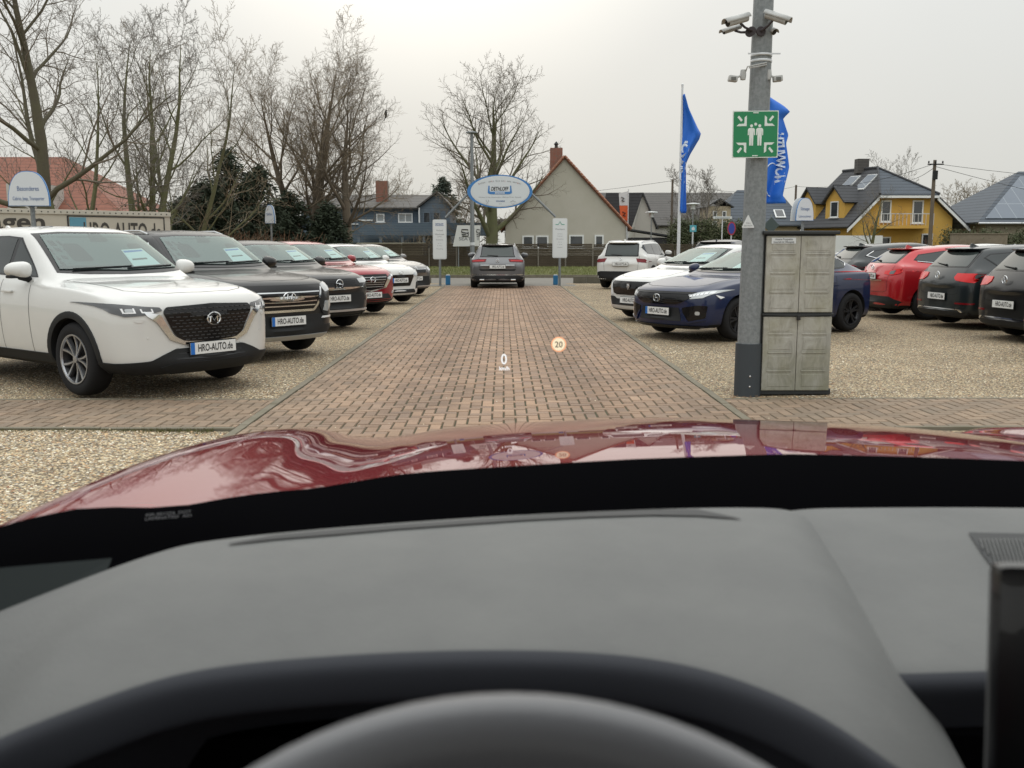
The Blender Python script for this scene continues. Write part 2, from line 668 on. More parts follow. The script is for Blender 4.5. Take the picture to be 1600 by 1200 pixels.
        cme.materials.append(self.paint)
        cme.materials.append(M_well)
        bm = bmesh.new()
        bm.from_mesh(cme)
        bmesh.ops.remove_doubles(bm, verts=bm.verts, dist=1e-5)
        bmesh.ops.dissolve_degenerate(bm, edges=bm.edges, dist=1e-6)
        bmesh.ops.recalc_face_normals(bm, faces=bm.faces)
        for f in bm.faces: f.material_index = 1
        bm.to_mesh(cme)
        bm.free()
        co_ = link_mesh("c", cme, self.root)
        bo = o.modifiers.new("b", 'BOOLEAN')
        bo.object = co_
        bo.operation = 'DIFFERENCE'
        bo.solver = 'EXACT'
        dg = bpy.context.evaluated_depsgraph_get()
        res = bpy.data.meshes.new_from_object(o.evaluated_get(dg))
        o.modifiers.clear()
        o.data = res
        bpy.data.objects.remove(co_)
        for q in res.polygons:      # underside is not painted
            if q.normal.z < -.6 and q.center.z < self.p['zl'] + .12: q.material_index = 1
        sharpen(res, 40)
        self.bodyob = o
        bpy.data.meshes.remove(tmp)
    # ---------------------------------------------------------- surface queries
    def hit(self, d, a, b):
        v, org = DIRS[d]
        loc, nrm, idx, dist = self.bvh.ray_cast(org(a, b), -v)
        if loc is None:
            loc, nrm, idx, dist = self.bvh.find_nearest(org(a, b) - v * (6 - 2.0 if d in 'FB' else 3 - .8))
            n_ = nrm
        # smooth normal: inverse distance over the face's vertices
        f = self.bfaces[idx]
        acc = Vector((0, 0, 0))
        for q in f:
            w = 1.0 / ((self.bverts[q] - loc).length + 1e-4)
            acc += Vector(self.bnorm[q]) * w
        return loc, acc.normalized()
    def patch(self, name, d, pts, m, off=.004, res=.05, rnd=0.0, mirror=False, parent=None, skirt=True, twin=False):
        """a trim piece that hugs the body: outline projected along d"""
        if mirror:
            a = self.patch(name, d, pts, m, off, res, rnd, False, parent, skirt)
            if d in 'FB':
                b = self.patch(name, d, [(-u, v) for u, v in pts], m, off, res, rnd, False, parent, skirt)
            else:
                b = self.patch(name, {'L': 'R', 'R': 'L'}[d], pts, m, off, res, rnd, False, parent, skirt)
            return a, b
        if rnd: pts = rounded(pts, rnd)
        ed = densify(pts, res)
        xs = [q[0] for q in ed]
        ys = [q[1] for q in ed]
        P2 = [Vector(q) for q in ed]
        ne = len(P2)
        x = min(xs) + res * .5
        while x < max(xs):
            y = min(ys) + res * .5
            while y < max(ys):
                if inpoly(x, y, ed) and min((x - q[0]) ** 2 + (y - q[1]) ** 2 for q in ed) > (res * .35) ** 2:
                    P2.append(Vector((x, y)))
                y += res
            x += res
        edges = [(i, (i + 1) % ne) for i in range(ne)]
        V2, E2, F2, _, _, _ = geometry.delaunay_2d_cdt(P2, edges, [], 1, 1e-6)
        V, Nn = [], []
        for q in V2:
            l, n_ = self.hit(d, q[0], q[1])
            V.append(l + n_ * off)
            Nn.append(n_)
        dv = DIRS[d][0]
        F = []
        for f in F2:
            a, b, c = V[f[0]], V[f[1]], V[f[2]]
            if (b - a).cross(c - a).dot(dv) < 0: f = f[::-1]
            F.append(tuple(f))
        if skirt:
            cnt = {}
            for f in F:
                for i in range(3):
                    e = (f[i], f[(i + 1) % 3])
                    cnt[e] = 1
            b0 = len(V)
            mp = {}
            for (i, j) in list(cnt):
                if (j, i) in cnt: continue
                for k in (i, j):
                    if k not in mp:
                        mp[k] = len(V)
                        V.append(V[k] - Nn[k] * (off + .004))
                F.append((j, i, mp[i], mp[j]))
        return mk(name, V, F, m, parent or self.root, True, 30)
    def seam(self, d, path, w=.007, off=.0015, m=None, name="panel_gap", mirror=False, parent=None):
        """a thin line along the body"""
        for dd in ((d, {'L': 'R', 'R': 'L'}.get(d, d)) if mirror else (d,)):
            pl = []
            for i in range(len(path) - 1):
                a, b = path[i], path[i + 1]
                k = max(1, int(math.hypot(b[0] - a[0], b[1] - a[1]) / .04))
                pl += [(a[0] + (b[0] - a[0]) * t / k, a[1] + (b[1] - a[1]) * t / k) for t in range(k)]
            pl.append(path[-1])
            H_ = [self.hit(dd, *q) for q in pl]
            vs, fs = [], []
            for i, (l, n_) in enumerate(H_):
                t = (H_[min(i + 1, len(H_) - 1)][0] - H_[max(i - 1, 0)][0]).normalized()
                s = n_.cross(t).normalized() * w / 2
                vs += [l + s + n_ * off, l - s + n_ * off]
            for i in range(len(H_) - 1):
                fs.append((2 * i, 2 * i + 1, 2 * i + 3, 2 * i + 2))
            self.seams.add(vs, fs)
    def plate(self, d, z, y=0.0, strip=M_plateb, out=.012, tilt=0, txt="HRO-AUTO.de", strip_on=True, holder=True):
        l, n_ = self.hit(d, y, z)
        sx = 1 if d == 'F' else -1
        x = l.x + sx * (out + .012)
        rot = FACE_FRONT if d == 'F' else FACE_REAR
        mb = MB()
        mb.box((x - sx * .002, y, z), (.008, .52, .112))
        o = mb.build("number_plate", M_platew, self.root)
        q = MB()
        q.box((x - sx * .008, y, z - .004), (.010, .535, .134))
        q.build("plate_holder", M_plast, o)
        if strip_on:
            s = MB()
            s.box((x + sx * .0035, y - sx * .238, z), (.003, .044, .112))
            s.build("plate_strip", strip, o)
        text(txt, .098, (x + sx * .003, y + sx * .022, z + .002), rot, M_ink, o, "plate_lettering", width=.40, bold=.0016, thick=.0012)
        return o
    def badge(self, d, y, z, kind, s=.06, m=None):
        m = m or M_chrome
        l, n_ = self.hit(d, y, z)
        sx = 1 if d == 'F' else -1
        rot = FACE_FRONT if d == 'F' else FACE_REAR
        c = Vector((max((self.hit(d, y, z + q)[0].x * sx) for q in (-s, 0, s)) * sx + sx * .026, y, z))
        mb = MB()
        def loop(rx, rz, r, n=28, sq=0.0):
            pts = []
            for k in range(n + 1):
                t = 2 * PI * k / n
                a, b = math.cos(t), math.sin(t)
                if sq:
                    a = math.copysign(abs(a) ** (1 - sq), a)
                    b = math.copysign(abs(b) ** (1 - sq), b)
                pts.append(c + rot @ Vector((a * rx, b * rz, 0)))
            mb.tube(pts, r, 6, False)
        def bars(*seg, r=.1):
            for a in seg:
                mb.tube([c + rot @ Vector((u * s, v * s, 0)) for u, v in a], s * r, 6)
        if kind == 'wing':
            loop(s, s * .8, s * .11)
            bars([(-.85, .15), (-.45, .28), (0, -.25), (.45, .28), (.85, .15)], [(-.6, -.45), (-.5, .25)], [(.6, -.45), (.5, .25)], r=.10)
        elif kind == 'slant_h':
            loop(s * 1.25, s * .72, s * .10)
            bars([(-.55, -.45), (-.35, .45)], [(.35, -.45), (.6, .45)], [(-.45, -.08), (.5, .1)], r=.13)
        elif kind == 'bolt':
            loop(s, s, s * .10)
            bars([(-1.1, .12), (.25, .12), (-.25, -.12), (1.1, -.12)], r=.10)
        elif kind == 'square_h':
            loop(s, s * .85, s * .09, sq=.45)
            bars([(-.5, .7), (-.38, 0), (-.5, -.7)], [(.5, .7), (.38, 0), (.5, -.7)], [(-.4, 0), (.4, 0)], r=.13)
        elif kind == 'vw':
            loop(s, s, s * .09)
            bars([(-.5, .8), (0, .05), (.5, .8)], [(-.85, .35), (-.4, -.75), (0, -.05), (.4, -.75), (.85, .35)], r=.09)
        elif kind == 'shield':
            mb.prism([(-.7, .9), (.7, .9), (.75, 0), (0, -1), (-.75, 0)], lambda u, v, w: c + rot @ Vector((u * s * .8, v * s, w)), -.004, .004)
            bars([(-.3, .5), (.2, .3), (-.1, -.4)], r=.16)
        elif kind == 's':
            bars([(.7, .3), (0, .8), (-.7, .3), (.7, -.3), (0, -.8), (-.7, -.3)], r=.16)
        return mb.build("badge", m, self.root, True, 50)
    # ---------------------------------------------------------- wheels
    def wheels(self, style, m_rim=M_alloy, m_dark=M_alloyd):
        p = self.p
        rw, tw = p['rw'], .225
        rr = rw * .665
        t = MB()
        hw = tw / 2
        t.lathe([(rr - .005, -hw + .012), (rr + .018, -hw), (rw - .045, -hw - .004), (rw - .018, -hw + .012), (rw - .002, -hw + .045), (rw, 0),
                 (rw - .002, hw - .045), (rw - .018, hw - .012), (rw - .045, hw + .004), (rr + .018, hw), (rr - .005, hw - .012)], 48, 'Y')
        tyre = None
        d = MB()
        # barrel (dark), brake disc, spokes and lip (alloy)
        d.mi = 1
        d.lathe([(rr - .004, hw - .012), (rr - .03, hw - .05), (rr - .04, -.02), (0.05, -.03)], 40, 'Y')
        d.mi = 2
        d.lathe([(rr * .62, -.01), (rr * .62, .005), (.03, .006)], 32, 'Y')
        d.mi = 0
        d.lathe([(rr + .003, hw - .006), (rr + .001, hw + .002), (rr - .012, hw + .001), (rr - .018, hw - .016)], 48, 'Y')
        d.lathe([(.036, hw - .03), (.034, hw - .012), (.0, hw - .010)], 20, 'Y')
        def spoke(a0, a1, w0, w1, y0=hw - .020, y1=hw - .008, r0=.03, r1=rr - .012, mi=0, th=.02):
            d.mi = mi
            q = []
            for k in range(5):
                u = k / 4
                r = r0 + (r1 - r0) * u
                a = a0 + (a1 - a0) * u
                w = w0 + (w1 - w0) * u
                y = y0 + (y1 - y0) * u - .010 * math.sin(PI * u)
                c = Vector((math.cos(a) * r, 0, math.sin(a) * r))
                s = Vector((-math.sin(a), 0, math.cos(a))) * w / 2
                q.append([c - s * 1.25 + Vector((0, y - th, 0)), c - s * .8 + Vector((0, y, 0)), c + s * .8 + Vector((0, y, 0)), c + s * 1.25 + Vector((0, y - th, 0))])
            vs = [x for row in q for x in row]
            fs = []
            for k in range(4):
                for j in range(3):
                    fs.append((k * 4 + j, k * 4 + j + 1, k * 4 + j + 5, k * 4 + j + 4))
            d.add(vs, fs)
        if style == 'split10':
            for k in range(5):
                a = 2 * PI * k / 5 + .3
                spoke(a - .10, a - .30, .014, .026)
                spoke(a + .10, a + .30, .014, .026)
                spoke(a - .12, a - .30, .03, .060, mi=1, y0=hw - .03, y1=hw - .020)
                spoke(a + .12, a + .30, .03, .060, mi=1, y0=hw - .03, y1=hw - .020)
        elif style == 'ten':
            for k in range(5):
                a = 2 * PI * k / 5 + .2
                spoke(a - .16, a - .17, .030, .030)
                spoke(a + .16, a + .17, .030, .030)
        elif style == 'five':
            for k in range(5):
                a = 2 * PI * k / 5 + .5
                spoke(a, a, .055, .075)
        elif style == 'seven':
            for k in range(7):
                a = 2 * PI * k / 7
                spoke(a, a + .12, .035, .05)
        self.wheel_list = []
        me_t = me_r = None
        for x in (p['wb'] / 2, -p['wb'] / 2):
            for s in (1, -1):
                w = empty("wheel", (x, s * (self.W2 - tw / 2 - .020), rw), 0 if s > 0 else PI)
                w.parent = self.root
                steer = p.get('steer', 0) if x > 0 else 0
                w.rotation_euler[2] += steer
                w.rotation_euler[1] = random.uniform(0, 1.2)
                if me_t is None:
                    o1 = t.build("tyre", M_tyre, w, True, 50)
                    o2 = d.build("rim", [m_rim, m_dark, M_brake], w, True, 40)
                    me_t, me_r = o1.data, o2.data
                else:
                    link_mesh("tyre", me_t, w)
                    link_mesh("rim", me_r, w)
    # ---------------------------------------------------------- shared features
    def cabin(self, dlo, pillars, mirror_at=None, rails=False, quarter=True, door_x=None, sheet=True, fin=True, chrome_line=False, tint=None, rear_glass=None, spoiler=True, wiper=True, handles=True, hz=None):
        p = self.p
        self.seams = MB()
        W2, hc, H = self.W2, p['hc'], p['H']
        wr = p.get('wr', .69)
        # windscreen
        b, t = W2 * .78 - .015, W2 * wr - .050
        zb, zt = hc + .05, H - .075
        ws = [(-b, zb + .02), (-b * .6, zb + .002), (0, zb - .005), (b * .6, zb + .002), (b, zb + .02), (t, zt - .02), (t * .6, zt), (-t * .6, zt), (-t, zt - .02)]
        self.patch("windscreen_frame", 'F', ws, M_gloss, .0045, .045)
        k = .94
        zi0, zi1 = zb + .035, zt - .03
        wi = [(-b * k, zi0 + .012), (0, zi0 - .006), (b * k, zi0 + .012), (t * k, zi1 - .015), (t * .6, zi1), (-t * .6, zi1), (-t * k, zi1 - .015)]
        inner = self.patch("cabin_interior", 'F', wi, M_inter, .005, .07)
        zm = zt - .055
        self.patch("mirror_mount", 'F', [(-.07, zt - .02), (.07, zt - .02), (.10, zm - .035), (.05, zm - .05), (-.12, zm - .05), (-.10, zm - .02)], M_plast, .0075, .05, .01, parent=inner)
        self.patch("dashboard_top", 'F', [(-b * k, zi0 + .012), (0, zi0 - .004), (b * k, zi0 + .012), (b * k - .01, zi0 + .05), (0, zi0 + .04), (-b * k + .01, zi0 + .05)], M_plast, .007, .07, parent=inner)
        for sx in (-1, 1):
            self.patch("headrest", 'F', [(sx * .36 - .11, zi0 + .09), (sx * .36 + .11, zi0 + .09), (sx * .36 + .09, zi0 + .27), (sx * .36 - .09, zi0 + .27)], M_plast, .0065, .06, .04, parent=inner)
        if sheet:
            y0 = p.get('sheet_y', .10)
            sh = self.patch("price_sheet", 'F', [(y0, zi0 + .03), (y0 + .36, zi0 + .045), (y0 + .30, zi0 + .215), (y0 + .02, zi0 + .20)], M_paper, .010, .07, parent=self.root)
            self.patch("price_print", 'F', [(y0 + .03, zi0 + .17), (y0 + .28, zi0 + .185), (y0 + .275, zi0 + .20), (y0 + .03, zi0 + .188)], M_plateb, .0112, .07, parent=sh)
            self.patch("price_print", 'F', [(y0 + .05, zi0 + .09), (y0 + .25, zi0 + .10), (y0 + .245, zi0 + .115), (y0 + .05, zi0 + .105)], M_ink, .0112, .07, parent=sh)
        self.patch("windscreen", 'F', wi, M_wglass, .016, .06)
        # wipers
        for y0, y1 in ((-.55, .08), (.02, .60)):
            pts = []
            for i in range(6):
                y = y0 + (y1 - y0) * i / 5
                l, n_ = self.hit('F', y, zi0 + .005 + .02 * i / 5)
                pts.append(l + n_ * .022)
            q = MB()
            q.tube(pts, .007, 5)
            q.build("wiper", M_plast, self.root)
        # bonnet shut line
        if 'xf' in p:
            hb = p.get('bonnet_y', .74) * W2
            xe, xcw = p['xf'] - p.get('bonnet_nose', .16), p['xc'] + .0
            self.seam('T', [(xcw - .02, hb + .015), (xcw + .3, hb), (xe - .28, hb - .02), (xe - .14, hb * .80), (xe - .04, hb * .5), (xe, 0)])
            self.seam('T', [(xcw - .02, -hb - .015), (xcw + .3, -hb), (xe - .28, -hb + .02), (xe - .14, -hb * .80), (xe - .04, -hb * .5), (xe, 0)])
        # side windows
        fr = self.patch("window_surround", 'L', dlo, M_gloss, .004, .06, mirror=True)
        def shrink(poly, d):
            n = len(poly)
            out = []
            ar = sum(poly[i][0] * poly[(i + 1) % n][1] - poly[(i + 1) % n][0] * poly[i][1] for i in range(n))
            sg = 1 if ar > 0 else -1
            for i in range(n):
                a, b_, c = Vector(poly[i - 1]), Vector(poly[i]), Vector(poly[(i + 1) % n])
                n1 = Vector((-(b_ - a).y, (b_ - a).x)).normalized() * sg
                n2 = Vector((-(c - b_).y, (c - b_).x)).normalized() * sg
                m_ = (n1 + n2)
                m_ = m_ / max(.35, m_.dot(n1)) 
                out.append(tuple(b_ + m_ * d))
            return out
        inn = shrink(dlo, .018)
        def clip(poly, x, keep_gt):
            out = []
            n = len(poly)
            for i in range(n):
                a, b_ = poly[i], poly[(i + 1) % n]
                ia, ib = (a[0] > x) == keep_gt, (b_[0] > x) == keep_gt
                if ia: out.append(a)
                if ia != ib:
                    t_ = (x - a[0]) / (b_[0] - a[0])
                    out.append((x, a[1] + (b_[1] - a[1]) * t_))
            return out
        xs = [99] + sorted(pillars, reverse=True) + [-99]
        for i in range(len(xs) - 1):
            w = clip(clip(inn, xs[i] - (.035 if i else 0), False), xs[i + 1] + .035, True)
            if len(w) > 2:
                for dd in 'LR':
                    self.patch("side_window", dd, w, M_sidedark, .0065, .07)
        if chrome_line:
            for dd in 'LR':
                for seg in (chrome_line if isinstance(chrome_line, list) else [dlo[:2]]):
                    pts = []
                    for i in range(len(seg) - 1):
                        for t_ in range(8):
                            u = t_ / 8
                            l, n_ = self.hit(dd, seg[i][0] + (seg[i + 1][0] - seg[i][0]) * u, seg[i][1] + (seg[i + 1][1] - seg[i][1]) * u)
                            pts.append(l + n_ * .006)
                    q = MB()
                    q.tube(pts, .009, 6)
                    q.build("window_trim", M_chrome, self.root, True)
        # doors: shut lines
        if door_x is None:
            door_x = [dlo[0][0] - .02] + list(pillars)
        zl = p['zl']
        z0 = zl + .13
        zbelt = lambda x: interp([p['xw'], p['xrf']], [p.get('br', hc + .04) - .02, hc - .01], x)
        for x in door_x:
            self.seam('L', [(x + .015, z0), (x, z0 + .3), (x - .01, zbelt(x))], mirror=True)
        self.seam('L', [(door_x[0] + .015, z0), (door_x[-1] + .01, z0)], mirror=True)
        if handles:
            for x in door_x[1:3]:
                for dd in 'LR':
                    l, n_ = self.hit(dd, x + .16, (hz or hc - .12))
                    s = 1 if dd == 'L' else -1
                    q = MB()
                    q.rbox((l.x, l.y + s * .022, l.z), (.20, .018, .026), .008)
                    q.box((l.x - .08, l.y + s * .008, l.z), (.02, .024, .018))
                    q.box((l.x + .08, l.y + s * .008, l.z), (.02, .024, .018))
                    q.build("door_handle", self.paint, self.root, True)
        # exterior mirrors
        mx = mirror_at or (dlo[0][0] - .12, hc + .07)
        for s in (1, -1):
            l, n_ = self.hit('L' if s > 0 else 'R', mx[0], mx[1] - .06)
            c = Vector((mx[0] + .02, s * (abs(l.y) + .13), mx[1] + .03))
            bm = bmesh.new()
            bmesh.ops.create_uvsphere(bm, u_segments=16, v_segments=10, radius=1)
            vs = []
            for v in bm.verts:
                q = v.co
                x = q.x * (.095 if q.x > 0 else .045)
                y = math.copysign(abs(q.y) ** .75, q.y) * .125
                z = math.copysign(abs(q.z) ** .8, q.z) * (.082 - .018 * s * q.y)
                vs.append(c + Vector((x - .02 * s * q.y, y, z)))
            bm.verts.index_update()
            fs = [[v.index for v in f.verts] for f in bm.faces]
            bm.free()
            o = mk("door_mirror", vs, fs, p.get('mirror_mat', self.paint), self.root, True, 60)
            q = MB()
            q.tube([Vector((l.x, l.y - s * .01, l.z - .02)), Vector((c.x - .005, l.y + s * .04, l.z + .0)), Vector((c.x, c.y - s * .01, c.z - .07))], [.035, .03, .028], 8)
            q.rbox((c.x, c.y, c.z - .066), (.11, .20, .030), .012)
            q.build("mirror_base", M_plast, o, True)
        # roof
        if rails:
            for s in (1, -1):
                pts = []
                for i in range(9):
                    x = p['xrf'] - .25 + (p['xrr'] + .12 - p['xrf'] + .25) * i / 8
                    l, n_ = self.hit('T', x, s * W2 * (wr - .075))
                    pts.append(l + Vector((0, 0, .035 if 0 < i < 8 else .0)))
                q = MB()
                q.tube(pts, .014, 8)
                q.build("roof_rail", M_plast if rails == 'b' else M_satin, self.root, True)
        if fin:
            l, n_ = self.hit('T', p['xrr'] + .22, 0)
            q = MB()
            q.prism([(-.09, 0), (.09, 0), (.0, .035), (-.05, .06), (-.075, .055)], lambda u, v, w: Vector((l.x + u, w * (1 - v * 8), l.z - .006 + v)), -.022, .022)
            q.build("roof_aerial", self.paint, self.root, True)
        if p.get('cladding'):
            rw = p['rw'] + p.get('gap', .05)
            for x0 in (p['wb'] / 2, -p['wb'] / 2):
                for dd in 'LR':
                    a = [(x0 + math.cos(R(t)) * (rw - .004), p['rw'] + math.sin(R(t)) * (rw - .004)) for t in range(-22, 203, 9)]
                    b_ = [(x0 + math.cos(R(t)) * (rw + p['cladding']), p['rw'] + math.sin(R(t)) * (rw + p['cladding'])) for t in range(202, -23, -9)]
                    poly = [(u, max(v, zl + .02)) for u, v in a + b_]
                    self.arch(dd, x0, rw - .012, rw + p['cladding'], zl)
            for dd in 'LR':
                self.patch("side_cladding", dd, [(p['wb'] / 2 - rw + .01, zl + .02), (p['wb'] / 2 - rw - .03, zl + .155), (-p['wb'] / 2 + rw + .03, zl + .155), (-p['wb'] / 2 + rw - .01, zl + .02)], M_plast, .012, .09)
    def arch(self, dd, x0, r0, r1, zl):
        """wheel arch moulding, an arc band with thickness"""
        p = self.p
        vs, fs = [], []
        n = 25
        a0 = math.asin(max(-.95, (zl + .01 - p['rw']) / r1))
        s = 1 if dd == 'L' else -1
        for i in range(n):
            t = a0 + (PI - 2 * a0) * i / (n - 1)
            row = []
            for r, o_ in ((r0, -.05), (r0, .010), ((r0 + r1) / 2, .016), (r1 - .006, .013), (r1, -.004)):
                u, v = x0 + math.cos(t) * r, p['rw'] + math.sin(t) * r
                l, n_ = self.hit(dd, u, max(v, zl + .03))
                n2 = (n_ + Vector((0, s * 1.5, 0))).normalized()
                l2 = Vector((u, l.y, v))
                row.append(l2 + n2 * o_)
            vs += row
        for i in range(n - 1):
            for j in range(4):
                q = (i * 5 + j, i * 5 + j + 1, (i + 1) * 5 + j + 1, (i + 1) * 5 + j)
                fs.append(q if s > 0 else q[::-1])
        mk("arch_moulding", vs, fs, M_plast, self.root, True, 60)
    def rear(self, win, lamp, lampm, plate_z, lower, badge=None, wiper=True, spoiler=True, tail_x=None, bs=.05):
        p = self.p
        W2 = self.W2
        wg = self.patch("rear_window", 'B', win, M_gloss, .004, .06, .03)
        zs = [v for u, v in win]
        xs = [u for u, v in win]
        cz, = [(min(zs) + max(zs)) / 2]
        sm = [(u * .93, cz + (v - cz) * .84 - .005) for u, v in win]
        self.patch("rear_glass", 'B', sm, M_reardark, .008, .06, .03, parent=wg)
        if wiper:
            z0 = min(zs) + .03
            pts = []
            for i in range(6):
                l, n_ = self.hit('B', -.0 + .34 * i / 5, z0 + .03 * i / 5)
                pts.append(l + n_ * .022)
            q = MB()
            q.tube(pts, [.014, .011, .008, .008, .007, .006], 6)
            q.tube([pts[0] - (pts[0] - pts[1]) * .05, pts[0] + Vector((.03, 0, -.01))], .018, 8)
            q.build("rear_wiper", M_plast, self.root, True)
        if spoiler:
            # lip over the rear window
            zt = max(zs) + .012
            vs, fs = [], []
            n = 13
            for i in range(n):
                y = -W2 * .56 + W2 * 1.12 * i / (n - 1)
                l, n_ = self.hit('B', y, zt)
                e = 1 - (abs(i - 6) / 6) ** 4
                l2, _ = self.hit('T', l.x + .16, y)
                o_ = .07 + .05 * e
                vs += [Vector((l.x + .16, y, l2.z + .004)), Vector((l.x - o_, y, zt + .028)), Vector((l.x - o_ + .004, y, zt + .008)), Vector((l.x + .04, y, zt - .012))]
            for i in range(n - 1):
                for j in range(3):
                    fs.append((i * 4 + j, i * 4 + j + 1, (i + 1) * 4 + j + 1, (i + 1) * 4 + j))
            fs += [(0, 1, 2, 3), tuple((n - 1) * 4 + q for q in (3, 2, 1, 0))]
            mk("spoiler", vs, fs, p.get('spoiler_mat', self.paint), self.root, True, 40)
        for lm in lamp:
            for s in (1, -1):
                self.patch("tail_lamp", 'B', [(u * s, v) for u, v in lm[0]], lm[1], lm[2] if len(lm) > 2 else .012, .045, .012)
        for lw in lower:
            self.patch("bumper_trim", 'B', lw[0], lw[1], .008, .07, .015)
        hb = W2 * .72
        self.plate('B', plate_z, strip_on=False)
        z1 = plate_z + .0
        self.seam('B', [(-hb * .95, p['zw'] - .02), (-hb * .88, p.get('tgz', .55)), (-hb * .7, p.get('tgz', .55) - .03), (0, p.get('tgz', .55) - .035), (hb * .7, p.get('tgz', .55) - .03), (hb * .88, p.get('tgz', .55)), (hb * .95, p['zw'] - .02)])
        if badge:
            self.badge('B', 0, badge[1], badge[0], badge[2])
    def finish(self):
        if self.seams.v:
            self.seams.build("panel_gap", M_seam, self.root)
            self.seams = MB()
    def place(self, x, y, hx, hy, axle='F'):
        """put the middle of the front (or rear) axle at x, y heading (hx, hy)"""
        a = math.atan2(hy, hx)
        h = Vector((math.cos(a), math.sin(a)))
        c = Vector((x, y)) - h * (self.p['wb'] / 2) * (1 if axle == 'F' else -1)
        self.root.location = (c.x, c.y, 0)
        self.root.rotation_euler = (0, 0, a)
        return self

M_sidedark = mat("side_window_glass", (0.020, 0.026, 0.027), 0.03, spec=0.55)
M_reardark = mat("rear_window_glass", (0.040, 0.050, 0.048), 0.04, spec=0.5)

# ------------------------------------------------------------------ kinds of car
def suv(**k):
    p = dict(W=1.84, wb=2.70, xf=2.31, xr=-2.26, hf=.99, hc=1.10, H=1.68, xc=.98, xrf=.22, xrr=-1.72, Hr=1.60, xw=-2.02, zw=1.12, zl=.24,
             rw=.36, br=1.17, cladding=.055, wr=.70)
    p.update(k)
    return p

def hatch(**k):
    p = dict(W=1.78, wb=2.62, xf=2.13, xr=-2.10, hf=.80, hc=.97, H=1.46, xc=.92, xrf=.10, xrr=-1.55, Hr=1.38, xw=-1.95, zw=1.0, zl=.18,
             rw=.315, br=1.03, wr=.67)
    p.update(k)
    return p

def dlo_for(p, top=.115, back=0.0, kick=.10):
    """daylight opening in side view, starting at the front lower corner"""
    hc, H = p['hc'], p['H']
    br = p.get('br', hc + .04)
    xc, xrf, xrr = p['xc'], p['xrf'], p['xrr']
    return [(xc - .36, hc + .025), (xrf - .16, H - top - .02), (xrf - .45, H - top), (xrf * .4 + xrr * .6, H - top - .01), (xrr + .10 + back, p['Hr'] - top + .01),
            (xrr - .02 + back, p['Hr'] - top - kick), (xrr + .18 + back, br + .03), ((xrr + xc) / 2, (hc + br) / 2 + .01)]
# ================================================================== GROUND
def ground_mat():
    m = bpy.data.materials.new("distant_ground")
    m.use_nodes = True
    n, l = m.node_tree.nodes, m.node_tree.links
    b = n["Principled BSDF"]
    b.inputs["Roughness"].default_value = 0.95
    tc = n.new("ShaderNodeTexCoord")
    t = n.new("ShaderNodeTexNoise")
    t.inputs["Scale"].default_value = 0.4
    t.inputs["Detail"].default_value = 10
    l.new(tc.outputs["Object"], t.inputs["Vector"])
    r = n.new("ShaderNodeValToRGB")
    r.color_ramp.elements[0].color = (0.075, 0.085, 0.035, 1)
    r.color_ramp.elements[1].color = (0.13, 0.115, 0.06, 1)
    l.new(t.outputs[0], r.inputs[0])
    l.new(r.outputs[0], b.inputs["Base Color"])
    return m

